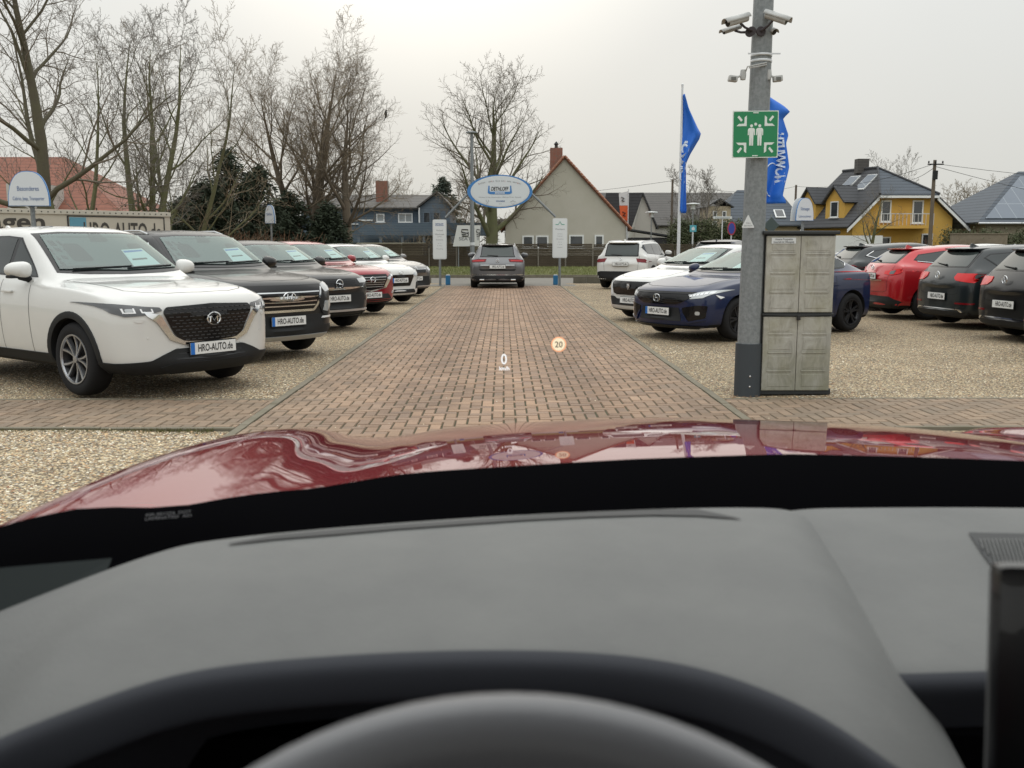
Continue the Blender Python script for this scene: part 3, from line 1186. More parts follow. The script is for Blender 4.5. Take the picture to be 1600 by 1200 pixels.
def gravel_mat(name, bright=1.0):
    m = bpy.data.materials.new(name)
    m.use_nodes = True
    n, l = m.node_tree.nodes, m.node_tree.links
    b = n["Principled BSDF"]
    b.inputs["Roughness"].default_value = 0.85
    tc = n.new("ShaderNodeTexCoord")
    dist = n.new("ShaderNodeTexNoise")
    dist.inputs["Scale"].default_value = 30
    dist.inputs["Detail"].default_value = 2
    l.new(tc.outputs["Object"], dist.inputs["Vector"])
    mixv = n.new("ShaderNodeMix")
    mixv.data_type = 'VECTOR'
    mixv.inputs[0].default_value = 0.025
    l.new(tc.outputs["Object"], mixv.inputs[4])
    l.new(dist.outputs[1], mixv.inputs[5])
    vor = n.new("ShaderNodeTexVoronoi")
    vor.inputs["Scale"].default_value = 50
    vor.inputs["Randomness"].default_value = 1.0
    l.new(mixv.outputs[1], vor.inputs["Vector"])
    sp = n.new("ShaderNodeSeparateColor")
    l.new(vor.outputs["Color"], sp.inputs[0])
    r = n.new("ShaderNodeValToRGB")
    cr = r.color_ramp
    cr.interpolation = 'CONSTANT'
    cols = [(0.0, (0.30, 0.23, 0.145)), (0.16, (0.42, 0.33, 0.21)), (0.32, (0.22, 0.165, 0.11)), (0.44, (0.50, 0.415, 0.29)), (0.58, (0.36, 0.265, 0.16)),
            (0.70, (0.58, 0.52, 0.40)), (0.80, (0.17, 0.15, 0.125)), (0.87, (0.40, 0.36, 0.29)), (0.95, (0.30, 0.15, 0.085))]
    cr.elements[0].position = 0
    cr.elements[0].color = (*[c * bright for c in cols[0][1]], 1)
    cr.elements[1].position = cols[1][0]
    cr.elements[1].color = (*[c * bright for c in cols[1][1]], 1)
    for p_, c in cols[2:]:
        e = cr.elements.new(p_)
        e.color = (c[0] * bright * 1.05, c[1] * bright, c[2] * bright * .88, 1)
    l.new(sp.outputs[0], r.inputs[0])
    # gaps between the stones
    gap = n.new("ShaderNodeMapRange")
    gap.inputs[1].default_value = 0.30
    gap.inputs[2].default_value = 0.62
    gap.inputs[3].default_value = 1.0
    gap.inputs[4].default_value = 0.30
    l.new(vor.outputs["Distance"], gap.inputs[0])
    big = n.new("ShaderNodeTexNoise")
    big.inputs["Scale"].default_value = 0.55
    big.inputs["Detail"].default_value = 7
    big.inputs["Roughness"].default_value = 0.7
    l.new(tc.outputs["Object"], big.inputs["Vector"])
    bm_ = n.new("ShaderNodeMapRange")
    bm_.inputs[1].default_value = 0.3
    bm_.inputs[2].default_value = 0.7
    bm_.inputs[3].default_value = 0.70
    bm_.inputs[4].default_value = 1.14
    l.new(big.outputs[0], bm_.inputs[0])
    mm = n.new("ShaderNodeMath")
    mm.operation = 'MULTIPLY'
    l.new(gap.outputs[0], mm.inputs[0])
    l.new(bm_.outputs[0], mm.inputs[1])
    sc_ = n.new("ShaderNodeVectorMath")
    sc_.operation = 'SCALE'
    l.new(r.outputs[0], sc_.inputs[0])
    l.new(mm.outputs[0], sc_.inputs["Scale"])
    l.new(sc_.outputs[0], b.inputs["Base Color"])
    bp = n.new("ShaderNodeBump")
    bp.inputs["Strength"].default_value = 0.9
    bp.inputs["Distance"].default_value = 0.012
    bp.invert = True
    l.new(vor.outputs["Distance"], bp.inputs["Height"])
    l.new(bp.outputs[0], b.inputs["Normal"])
    return m

def sheet(name, x0, x1, y0, y1, z, m, kind="structure", nx=1, ny=1, parent=None, bumpf=None):
    vs, fs = [], []
    for j in range(ny + 1):
        for i in range(nx + 1):
            x, y = x0 + (x1 - x0) * i / nx, y0 + (y1 - y0) * j / ny
            vs.append((x, y, z + (bumpf(x, y) if bumpf else 0)))
    for j in range(ny):
        for i in range(nx):
            a = j * (nx + 1) + i
            fs.append((a, a + 1, a + nx + 2, a + nx + 1))
    o = mk(name, vs, fs, m, parent, smooth=bool(bumpf))
    if kind: o["kind"] = kind
    return o

sheet("ground", -900, 900, -200, 1500, -0.06, ground_mat())
M_gravel = gravel_mat("gravel_stones", 1.30)
random.seed(5)
def lump(x, y):
    return 0.010 * math.sin(x * 1.7 + y * .6) * math.sin(y * 1.3 - x * .4) - .004
GRAVEL_Z = -0.012
sheet("gravel_yard", -30, -2.147, 9.04, 36.6, GRAVEL_Z, M_gravel, nx=90, ny=90, bumpf=lump)
sheet("gravel_yard", -30, -2.147, -4, 7.52, GRAVEL_Z, M_gravel, nx=90, ny=60, bumpf=lump)
sheet("gravel_yard", 2.077, 34, 9.04, 36.6, GRAVEL_Z, M_gravel, nx=90, ny=90, bumpf=lump)
sheet("gravel_yard", 2.077, 34, -4, 7.52, GRAVEL_Z, M_gravel, nx=60, ny=60, bumpf=lump)

# loose stones standing proud where the lens can resolve them
def stones():
    rnd = random.Random(11)
    vs, fs, cs = [], [], []
    def add(x, y, z, s):
        b = len(vs)
        a = rnd.uniform(0, PI)
        sx, sy, sz = s * rnd.uniform(.7, 1.2), s * rnd.uniform(.5, .9), s * rnd.uniform(.35, .6)
        ca, sa = math.cos(a), math.sin(a)
        for (u, v, w) in ((1, 0, 0), (.3, 1, .1), (-.9, .5, 0), (-.8, -.6, 0), (.4, -1, 0), (.2, .1, 1), (-.3, -.2, .8)):
            px_, py_ = u * sx, v * sy
            vs.append((x + px_ * ca - py_ * sa, y + px_ * sa + py_ * ca, z + w * sz))
        for f in ((0, 1, 5), (1, 2, 6, 5), (2, 3, 6), (3, 4, 6), (4, 5, 6), (4, 0, 5)):
            fs.append(tuple(i + b for i in f))
        base = rnd.choice(((.46, .37, .24), (.58, .50, .36), (.62, .58, .48), (.30, .22, .14), (.38, .30, .19), (.24, .21, .17), (.50, .34, .19), (.40, .36, .30)))
        k = rnd.uniform(.9, 1.45)
        cs.extend([tuple(c * k for c in base)] * 7)
    for i in range(17000):        # near left bed
        y = rnd.uniform(3.9, 7.50)
        x = rnd.uniform(-5.4, -2.2)
        add(x, y, GRAVEL_Z + lump(x, y) - .002, rnd.uniform(.007, .017))
    for i in range(24000):        # between the cars and the path
        y = 9.06 + 5.0 * rnd.random() ** 1.5
        x = rnd.uniform(-7.5, -2.2) if rnd.random() < .5 else rnd.uniform(2.15, 8.8)
        add(x, y, GRAVEL_Z + lump(x, y) - .002, rnd.uniform(.007, .015))
    for i in range(260):          # strays on the paving
        s = rnd.random()
        if s < .6:
            y = rnd.uniform(5, 18); x = rnd.choice((-2.1, 2.05)) + rnd.gauss(0, .12)
        else:
            x = rnd.uniform(-6, 6); y = rnd.choice((7.6, 8.95)) + rnd.gauss(0, .08)
        add(x, y, .001, rnd.uniform(.005, .010))
    me = bpy.data.meshes.new("gravel")
    me.from_pydata(vs, [], fs)
    at_ = me.color_attributes.new("stone", 'FLOAT_COLOR', 'POINT')
    at_.data.foreach_set("color", [q for c in cs for q in (*c, 1)])
    m = bpy.data.materials.new("loose_stones")
    m.use_nodes = True
    n, l = m.node_tree.nodes, m.node_tree.links
    a = n.new("ShaderNodeVertexColor")
    a.layer_name = "stone"
    l.new(a.outputs[0], n["Principled BSDF"].inputs["Base Color"])
    n["Principled BSDF"].inputs["Roughness"].default_value = 0.8
    me.materials.append(m)
    o = link_mesh("gravel", me)
    tag(o, kind="stuff", label="loose beige and brown gravel stones beside the paving", cat="gravel")
stones()

# ------------------------------------------------------------------ herringbone paving
def paver_mat():
    m = bpy.data.materials.new("concrete_pavers")
    m.use_nodes = True
    n, l = m.node_tree.nodes, m.node_tree.links
    b = n["Principled BSDF"]
    b.inputs["Roughness"].default_value = 0.82
    a = n.new("ShaderNodeVertexColor")
    a.layer_name = "paver"
    tc = n.new("ShaderNodeTexCoord")
    t = n.new("ShaderNodeTexNoise")
    t.inputs["Scale"].default_value = 0.9
    t.inputs["Detail"].default_value = 8
    t.inputs["Roughness"].default_value = 0.7
    l.new(tc.outputs["Object"], t.inputs["Vector"])
    r = n.new("ShaderNodeMapRange")
    r.inputs[1].default_value = 0.35
    r.inputs[2].default_value = 0.65
    r.inputs[3].default_value = 0.78
    r.inputs[4].default_value = 1.12
    l.new(t.outputs[0], r.inputs[0])
    t2 = n.new("ShaderNodeTexNoise")
    t2.inputs["Scale"].default_value = 160
    t2.inputs["Detail"].default_value = 3
    l.new(tc.outputs["Object"], t2.inputs["Vector"])
    r2 = n.new("ShaderNodeMapRange")
    r2.inputs[1].default_value = 0.3
    r2.inputs[2].default_value = 0.7
    r2.inputs[3].default_value = 0.72
    r2.inputs[4].default_value = 1.25
    l.new(t2.outputs[0], r2.inputs[0])
    # two wheel tracks polished darker by tyres
    sxt = n.new("ShaderNodeSeparateXYZ")
    l.new(tc.outputs["Object"], sxt.inputs[0])
    def mth(op, a_, b_):
        q_ = n.new("ShaderNodeMath"); q_.operation = op
        for k_, v_ in enumerate((a_, b_)):
            if v_ is None: continue
            if isinstance(v_, (int, float)): q_.inputs[k_].default_value = v_
            else: l.new(v_, q_.inputs[k_])
        return q_.outputs[0]
    trk = mth('ABSOLUTE', mth('SUBTRACT', mth('ABSOLUTE', sxt.outputs[0], None), .78), None)
    tr_ = n.new("ShaderNodeMapRange")
    tr_.interpolation_type = 'SMOOTHSTEP'
    tr_.inputs[1].default_value = 0.05
    tr_.inputs[2].default_value = 0.55
    tr_.inputs[3].default_value = 0.84
    tr_.inputs[4].default_value = 1.03
    l.new(trk, tr_.inputs[0])
    mm0 = mth('MULTIPLY', r.outputs[0], tr_.outputs[0])
    mm = n.new("ShaderNodeMath")
    mm.operation = 'MULTIPLY'
    l.new(mm0, mm.inputs[0])
    l.new(r2.outputs[0], mm.inputs[1])
    s = n.new("ShaderNodeVectorMath")
    s.operation = 'SCALE'
    l.new(a.outputs[0], s.inputs[0])
    l.new(mm.outputs[0], s.inputs["Scale"])
    # grey-green grime that gathers along the edges of the lane
    sx = n.new("ShaderNodeSeparateXYZ")
    l.new(tc.outputs["Object"], sx.inputs[0])
    ab = n.new("ShaderNodeMath")
    ab.operation = 'ABSOLUTE'
    l.new(sx.outputs[0], ab.inputs[0])
    er = n.new("ShaderNodeMapRange")
    er.inputs[1].default_value = 1.0
    er.inputs[2].default_value = 2.3
    er.inputs[3].default_value = 0.0
    er.inputs[4].default_value = 0.75
    l.new(ab.outputs[0], er.inputs[0])
    em = n.new("ShaderNodeMath")
    em.operation = 'MULTIPLY'
    l.new(er.outputs[0], em.inputs[0])
    l.new(t.outputs[0], em.inputs[1])
    mx = n.new("ShaderNodeMix")
    mx.data_type = 'RGBA'
    l.new(em.outputs[0], mx.inputs[0])
    l.new(s.outputs[0], mx.inputs[6])
    mx.inputs[7].default_value = (0.155, 0.145, 0.105, 1)
    l.new(mx.outputs[2], b.inputs["Base Color"])
    bp = n.new("ShaderNodeBump")
    bp.inputs["Distance"].default_value = 0.002
    bp.inputs["Strength"].default_value = 0.5
    l.new(t2.outputs[0], bp.inputs["Height"])
    l.new(bp.outputs[0], b.inputs["Normal"])
    return m
M_paver = paver_mat()
M_joint = mat("joint_soil", (0.075, 0.055, 0.032), 0.95, noise=(9, .2, (0.055, 0.06, 0.028)))
M_kerb = mat("kerb_concrete", (0.22, 0.19, 0.145), 0.85, noise=(5, .3, (0.12, 0.11, 0.07)), bump=(60, .4, .003))

def herring(name, x0, x1, y0, y1, seed):
    rnd = random.Random(seed)
    u = .1
    i0, i1 = int(math.floor(x0 / u)) - 1, int(math.ceil(x1 / u)) + 1
    j0, j1 = int(math.floor(y0 / u)) - 1, int(math.ceil(y1 / u)) + 1
    V, F, C = [], [], []
    jt, ch, dz = .0062, .0045, .010
    for j in range(j0, j1):
        for i in range(i0, i1):
            d = (i - j) % 4
            if d == 0: bx = (i * u, (i + 2) * u, j * u, (j + 1) * u)
            elif d == 3: bx = (i * u, (i + 1) * u, j * u, (j + 2) * u)
            else: continue
            a, b, c, e = max(bx[0], x0), min(bx[1], x1), max(bx[2], y0), min(bx[3], y1)
            if b - a < .02 or e - c < .02: continue
            z = rnd.gauss(0, .0012)
            tx, ty = rnd.gauss(0, .006), rnd.gauss(0, .006)
            q = jt * rnd.uniform(.7, 1.25)
            # joints that run along the lane are open and dark, the cross joints are sanded up
            a2, b2, c2, e2 = a + q, b - q, c + q * .45, e - q * .45
            n = len(V)
            for (xx, yy, zz) in ((a2, c2, -dz), (b2, c2, -dz), (b2, e2, -dz), (a2, e2, -dz), (a2 + ch, c2 + ch, 0), (b2 - ch, c2 + ch, 0), (b2 - ch, e2 - ch, 0), (a2 + ch, e2 - ch, 0)):
                V.append((xx, yy, zz + z + (xx - a) * tx + (yy - c) * ty))
            F += [(n + 4, n + 5, n + 6, n + 7), (n, n + 1, n + 5, n + 4), (n + 1, n + 2, n + 6, n + 5), (n + 2, n + 3, n + 7, n + 6), (n + 3, n, n + 4, n + 7)]
            base = rnd.choice(((.285, .198, .135), (.31, .212, .145), (.27, .187, .13), (.325, .228, .16), (.255, .178, .125), (.28, .20, .145), (.245, .177, .13)))
            k = rnd.uniform(.85, 1.12)
            C += [(base[0] * k * 1.04, base[1] * k * .98, base[2] * k * .94)] * 8
    me = bpy.data.meshes.new(name)
    me.from_pydata(V, [], F)
    at_ = me.color_attributes.new("paver", 'FLOAT_COLOR', 'POINT')
    at_.data.foreach_set("color", [q for c in C for q in (*c, 1)])
    me.materials.append(M_paver)
    o = link_mesh(name, me)
    o["kind"] = "structure"
    sheet(name + "_bed", x0, x1, y0, y1, -.0085, M_joint, parent=o, kind=None)
    return o
LX0, LX1, LEND = -2.07, 2.00, 34.2
herring("paved_lane", LX0, LX1, -1.5, LEND, 1)
herring("paved_path", -15, -2.147, 7.60, 8.98, 2)
herring("paved_path", 2.077, 16, 7.60, 8.98, 3)

def edging(name, pts, w, z0, z1, m=None):
    """kerb stones laid end to end along x or y"""
    mb = MB()
    rnd = random.Random(len(name))
    (xa, ya), (xb, yb) = pts
    L = math.hypot(xb - xa, yb - ya)
    n = max(1, int(L / 1.0))
    for k in range(n):
        t0, t1 = k / n, (k + 1) / n
        cx, cy = xa + (xb - xa) * (t0 + t1) / 2, ya + (yb - ya) * (t0 + t1) / 2
        sx, sy = (w, L / n - .008) if abs(xb - xa) < 1e-6 else (L / n - .008, w)
        mb.rbox((cx + rnd.gauss(0, .002), cy + rnd.gauss(0, .002), (z0 + z1) / 2 + rnd.gauss(0, .002)), (sx, sy, z1 - z0), .006)
    o = mb.build(name, m or M_kerb)
    o["kind"] = "structure"
    return o
edging("kerb", ((-2.11, -1.5), (-2.11, LEND)), .07, -.15, .004)
edging("kerb", ((2.04, -1.5), (2.04, LEND)), .07, -.15, .004)
for xa, xb in ((-15, -2.15), (2.08, 16)):
    edging("kerb", ((xa, 9.01), (xb, 9.01)), .055, -.15, .002)
    edging("kerb", ((xa, 7.57), (xb, 7.57)), .055, -.15, .002)

# moss where the path meets the near bed
def tufts(name, label, cat, spots, n, h, m, spread=.03, kind="stuff"):
    rnd = random.Random(n)
    V, F = [], []
    for k in range(n):
        x, y, z = spots(rnd)
        a = rnd.uniform(0, PI)
        hh = h * rnd.uniform(.4, 1.2)
        w = hh * .12 + .0015
        lx, ly = rnd.gauss(0, hh * .4), rnd.gauss(0, hh * .4)
        b = len(V)
        V += [(x - math.cos(a) * w, y - math.sin(a) * w, z), (x + math.cos(a) * w, y + math.sin(a) * w, z), (x + lx, y + ly, z + hh)]
        F.append((b, b + 1, b + 2))
    o = mk(name, V, F, m)
    return tag(o, label, cat, kind=kind)
M_grass = mat("grass_blades", (0.15, 0.20, 0.055), 0.8, noise=(.8, .3, (0.24, 0.22, 0.09)))
M_moss = mat("moss", (0.075, 0.085, 0.025), 0.95, noise=(4, .3, (0.13, 0.11, 0.04)))
tufts("moss", "dark green moss along the kerb of the paved path", "moss", lambda r: (r.uniform(-12, -2.3), 7.50 + r.gauss(0, .05), -.015), 9000, .022, M_moss)
tufts("moss_clumps", "green moss in the edge joints of the paved lane", "moss", lambda r: ((-2.06 + r.gauss(0, .01)) if r.random() < .5 else (2.0 + r.gauss(0, .01)), r.uniform(3, 20), -.006), 2600, .010, M_moss)

# ------------------------------------------------------------------ street beyond the yard
M_asph = mat("street_asphalt", (0.20, 0.185, 0.16), 0.9, noise=(1.2, .3, (0.16, 0.15, 0.13)), bump=(90, .4, .004))
sheet("street", -120, 120, 36.9, 43.2, -.03, M_asph)
sheet("forecourt", -2.7, 2.6, 34.2, 36.9, -.012, M_asph)
edging("kerb", ((-30, 43.3), (30, 43.3)), .14, -.1, .10)
def vb(x, y):
    return max(0, min(1, (y - 43.6) / 5)) * .22
sheet("verge", -120, 120, 43.38, 50.5, .04, mat("verge_soil", (0.11, 0.12, 0.05), 0.95, noise=(2, .3, (0.15, 0.14, 0.06))), nx=4, ny=12, bumpf=vb)
tufts("grass", "rough green grass on the verge in front of the brown fence", "grass", lambda r: (lambda x, y: (x, y, .04 + vb(x, y)))(r.uniform(-12, 16), r.uniform(43.5, 50.2)), 42000, .10, M_grass)
M_lowwall = mat("low_wall_concrete", (0.16, 0.145, 0.115), 0.9, noise=(3, .3, (0.09, 0.085, 0.06)), bump=(30, .5, .01))
def lowwall(x0, x1, label):
    mb = MB()
    n = int(abs(x1 - x0) / .5)
    for k in range(n):
        a = x0 + (x1 - x0) * (k + .5) / n
        mb.rbox((a, 36.75, .10), (abs(x1 - x0) / n - .012, .12, .30), .012)
    tag(mb.build("low_wall", M_lowwall), label, "wall", "low edging walls along the street")
lowwall(-30, -2.75, "low grey edging wall along the street left of the gate posts")
lowwall(2.65, 34, "low grey edging wall along the street right of the gate posts")

# ================================================================== TREES
M_barkg = mat("bark_green_brown", (0.105, 0.095, 0.055), 0.9, noise=(3, .25, (0.13, 0.14, 0.06)), bump=(25, .6, .02))
M_barkb = mat("bark_brown", (0.16, 0.12, 0.085), 0.9, noise=(3, .25, (0.10, 0.085, 0.06)), bump=(25, .6, .02))
M_barkd = mat("bark_dark", (0.075, 0.062, 0.045), 0.9, noise=(3, .25, (0.09, 0.085, 0.045)), bump=(25, .6, .02))
M_barkl = mat("bark_pale", (0.34, 0.31, 0.27), 0.9, noise=(4, .2, (0.16, 0.14, 0.12)))
M_twig = mat("twigs_brown", (0.15, 0.125, 0.095), 0.9)
M_twigy = mat("twigs_ochre", (0.21, 0.165, 0.11), 0.9)
M_twigg = mat("twigs_grey", (0.15, 0.135, 0.115), 0.9)

class Tubes:
    def __init__(self): self.V, self.F, self.n = [], [], 0
    def add(self, P, Rr, k):
        P = np.asarray(P, float)
        Rr = np.asarray(Rr, float)
        T = np.gradient(P, axis=0)
        T /= (np.linalg.norm(T, axis=1, keepdims=True) + 1e-9)
        ref = np.array([1., 0, 0]) if abs(T[0][0]) < .7 else np.array([0, 1., 0])
        A = np.cross(T, ref)
        A /= (np.linalg.norm(A, axis=1, keepdims=True) + 1e-9)
        B = np.cross(T, A)
        t = np.arange(k) * 2 * PI / k
        ring = P[:, None, :] + (A[:, None, :] * np.cos(t)[None, :, None] + B[:, None, :] * np.sin(t)[None, :, None]) * Rr[:, None, None]
        m = len(P)
        self.V.append(ring.reshape(-1, 3))
        i = np.arange(m - 1)[:, None] * k
        j = np.arange(k)[None, :]
        j2 = (j + 1) % k
        f = np.stack([i + j, i + j2, i + k + j2, i + k + j], axis=-1).reshape(-1, 4) + self.n
        self.F.append(f)
        self.n += m * k
    def mesh(self, name, m, parent):
        V = np.concatenate(self.V)
        F = np.concatenate(self.F)
        me = bpy.data.meshes.new(name)
        me.vertices.add(len(V))
        me.vertices.foreach_set("co", V.ravel())
        me.loops.add(F.size)
        me.loops.foreach_set("vertex_index", F.ravel().astype(np.int32))
        me.polygons.add(len(F))
        me.polygons.foreach_set("loop_start", np.arange(0, F.size, 4, dtype=np.int32))
        me.polygons.foreach_set("use_smooth", np.ones(len(F), dtype=bool))
        me.update(calc_edges=True)
        me.materials.append(m)
        return link_mesh(name, me, parent)

def bare_tree(label, x, y, height, spread, seed, trunk_r=.22, stems=1, fork=.28, lv=(9, 8, 7, 5), up=.35, lean=(0, 0), bark=None, twig=None, group="bare trees around the yard",
              gnarl=.10, droop=0.0, twig_r=.006, base_z=0, stem_spread=.18, limb_angle=(35, 65), name="bare_tree"):
    rs = np.random.RandomState(seed)
    root = empty(name, (x, y, base_z), 0, label, "tree", group)
    tr, cr = Tubes(), Tubes()
    def path(p, d, L, n, wander, tropism):
        P = [p]
        d = d / np.linalg.norm(d)
        for i in range(n):
            d = d + rs.normal(0, wander, 3) + np.array([0, 0, tropism])
            d /= np.linalg.norm(d)
            p = p + d * L / n
            P.append(p)
        return np.array(P), d
    def side(d, ang, az):
        d = d / np.linalg.norm(d)
        a = np.cross(d, [0, 0, 1.0])
        if np.linalg.norm(a) < .1: a = np.array([1., 0, 0])
        a /= np.linalg.norm(a)
        b = np.cross(d, a)
        return d * math.cos(ang) + (a * math.cos(az) + b * math.sin(az)) * math.sin(ang)
    def grow(p, d, L, r, level, az0=0.0):
        n = (9, 8, 6, 4, 3)[level]
        w = (gnarl * .45, gnarl, gnarl * 1.15, gnarl * 1.3, gnarl * 1.3)[level]
        tp = (.03, up * .16, up * .16, up * .12 - droop * .2, up * .05 - droop * .35)[level]
        P, de = path(p, d, L, n, w, tp)
        rr = r * (1 - np.linspace(0, 1, n + 1) ** 1.2 * (.93 if level < 1 else .88))
        rr = np.maximum(rr, twig_r * .55)
        if level == 0:
            rr[0] *= 1.25
        (tr if level < 2 else cr).add(P, rr, (10, 6, 4, 3, 3)[level])
        if level >= 4: return
        k = lv[level]
        az = az0 + rs.uniform(0, 6.28)
        for i in range(k):
            lo = fork if level == 0 else (.18 if level == 1 else .12)
            t = lo + (1 - lo) * ((i + rs.uniform(.2, .8)) / k)
            f = t * n
            a = int(min(n - 1, math.floor(f)))
            q = P[a] + (P[a + 1] - P[a]) * (f - a)
            dd = P[a + 1] - P[a]
            az += 2.4 + rs.normal(0, .35)
            if level == 0:
                ang = R(rs.uniform(*limb_angle)) * (1.05 - .45 * t)
                LL = spread * (1.0 - .55 * ((t - lo) / (1 - lo))) * rs.uniform(.8, 1.12)
            else:
                ang = R(rs.uniform(28, 58))
                LL = L * (.62, .55, .48, .45)[level] * (1.12 - .55 * t) * rs.uniform(.7, 1.2)
            r2 = np.interp(f, np.arange(n + 1), rr) * (.46 if level == 0 else .50)
            grow(q, side(dd, ang, az), LL, max(r2, twig_r), level + 1)
    for s in range(stems):
        a = s * 2.4 + rs.uniform(0, 1)
        k = stem_spread if stems > 1 else 0
        d = np.array([lean[0] + k * math.cos(a), lean[1] + k * math.sin(a), 1.0])
        p0 = np.array([math.cos(a) * trunk_r * .8 * (stems > 1), math.sin(a) * trunk_r * .8 * (stems > 1), -.1])
        grow(p0, d, height * (.86 if stems == 1 else rs.uniform(.74, .9)), trunk_r * (1 if stems == 1 else .66), 0)
    tr.mesh("trunk", bark or M_barkb, root)
    cr.mesh("crown", twig or M_twig, root)
    return root

def fit(root, py, Y):
    """grow or shrink a tree so that its top is where it was measured"""
    top = max(v[2] for ch in root.children for v in np.array([w.co for w in ch.data.vertices]))
    s = at(800, py, Y).z / top
    root.scale = (s ** .4, s ** .4, s)
    return root

def topz(py, Y):
    return at(800, py, Y).z

# big dark tree at the far left, in front of the red roof
Pt = at(72, 372, 24.0)
bare_tree("tallest bare tree at the left, rising behind the long lettered trailer", Pt.x, 24.0, 10.6, 4.6, 3, .20, 1, .20, (13, 10, 7, 5), .25, (.02, 0), M_barkd, M_twig, gnarl=.13, twig_r=.0055)
Pt = at(118, 372, 29.0)
bare_tree("slender bare tree between the tallest tree and the pale-stemmed clump", Pt.x, 29.0, 8.2, 3.4, 8, .14, 2, .2, (9, 7, 6, 4), .5, (0, 0), M_barkg, M_twigg, gnarl=.12, twig_r=.0055)
Pt = at(228, 372, 30.0)
bare_tree("upright mossy tree with several stems behind the trailer end", Pt.x, 30.0, 9.6, 3.4, 21, .20, 3, .16, (9, 8, 7, 5), .32, (.0, 0), M_barkg, M_twigg, gnarl=.10, twig_r=.0055, stem_spread=.16)
Pt = at(286, 372, 31.5)
bare_tree("forked mossy tree just right of the trailer end", Pt.x, 31.5, 8.6, 3.6, 34, .15, 2, .10, (10, 7, 6, 4), .45, (.05, 0), M_barkg, M_twigy, gnarl=.12, twig_r=.0055, stem_spread=.22)
Pt = at(484, 384, 42.0)
WILLOW = bare_tree("broad bare willow with dense fine upswept twigs", Pt.x, 42.0, 10.6, 4.8, 13, .34, 3, .16, (12, 10, 9, 6), .38, (-.10, 0), M_barkb, M_twigy, gnarl=.09, twig_r=.0055, stem_spread=.17, limb_angle=(36, 62))
Pt = at(546, 384, 41.0)
ROUND = bare_tree("bare tree with a straight reddish trunk and rounded crown right of the willow", Pt.x, 41.0, 7.4, 4.2, 55, .24, 1, .26, (13, 9, 7, 5), .22, (-.01, 0), M_barkb, M_twig, gnarl=.11, twig_r=.0055, limb_angle=(42, 70))
Pt = at(766, 384, 53.0)
FAN = bare_tree("bare fan-shaped tree behind the oval sign", Pt.x, 53.0, 10.9, 5.8, 77, .40, 1, .16, (15, 10, 7, 5), .36, (-.01, 0), M_barkg, M_twig, gnarl=.08, twig_r=.008, stem_spread=.13, limb_angle=(30, 58))
fit(WILLOW, 34, 42); fit(ROUND, 56, 41); fit(FAN, 82, 53)
Pt = at(1092, 384, 66.0)
bare_tree("pale birch with thin upright branches in front of the long grey roof", Pt.x, 66.0, 7.2, 2.9, 91, .12, 3, .15, (8, 7, 6, 4), .6, (.02, 0), M_barkl, M_twigg, gnarl=.08, droop=.1, twig_r=.010, stem_spread=.18)
Pt = at(1362, 384, 58.0)
bare_tree("small bare garden tree in front of the yellow house", Pt.x, 58.0, 4.9, 2.6, 17, .14, 1, .25, (8, 7, 5, 4), .35, (0, 0), M_barkg, M_twigg, gnarl=.13, twig_r=.0055, limb_angle=(45, 75))
Pt = at(1378, 384, 95.0)
bare_tree("thin treetop showing above the ridge of the yellow house", Pt.x, 95.0, 11.5, 4.4, 29, .2, 2, .3, (8, 7, 5, 3), .7, (0, 0), M_barkg, M_twigg, twig_r=.012)
for k, (px_, h_, lab) in enumerate(((1500, 8.3, "bare treetop behind the low dark roof, left of two"), (1556, 8.6, "bare treetop behind the low dark roof, right of two"))):
    Pt = at(px_, 384, 100.0)
    bare_tree(lab, Pt.x, 100.0, h_, 4.6, 40 + k, .2, 2, .2, (8, 7, 5, 3), .5, (0, 0), M_barkg, M_twigy, twig_r=.014)
Pt = at(620, 384, 70.0)
bare_tree("low bare shrub-like tree beside the blue house roof", Pt.x, 66.0, 6.4, 3.2, 61, .12, 3, .15, (8, 6, 5, 4), .4, (0, 0), M_barkg, M_twigy, twig_r=.008)
Pt = at(735, 384, 60.0)
bare_tree("small brown bare tree left of the fan-shaped tree", Pt.x, 60.0, 6.0, 3.0, 63, .12, 3, .15, (8, 7, 5, 4), .4, (0, 0), M_barkb, M_twigy, twig_r=.008)

def leaf_blades(V, F, p, d, L, w, rs):
    b = len(V)
    s = np.cross(d, rs.normal(0, 1, 3))
    s /= np.linalg.norm(s) + 1e-9
    V += [tuple(p - s * w), tuple(p + s * w), tuple(p + d * L)]
    F.append((b, b + 1, b + 2))

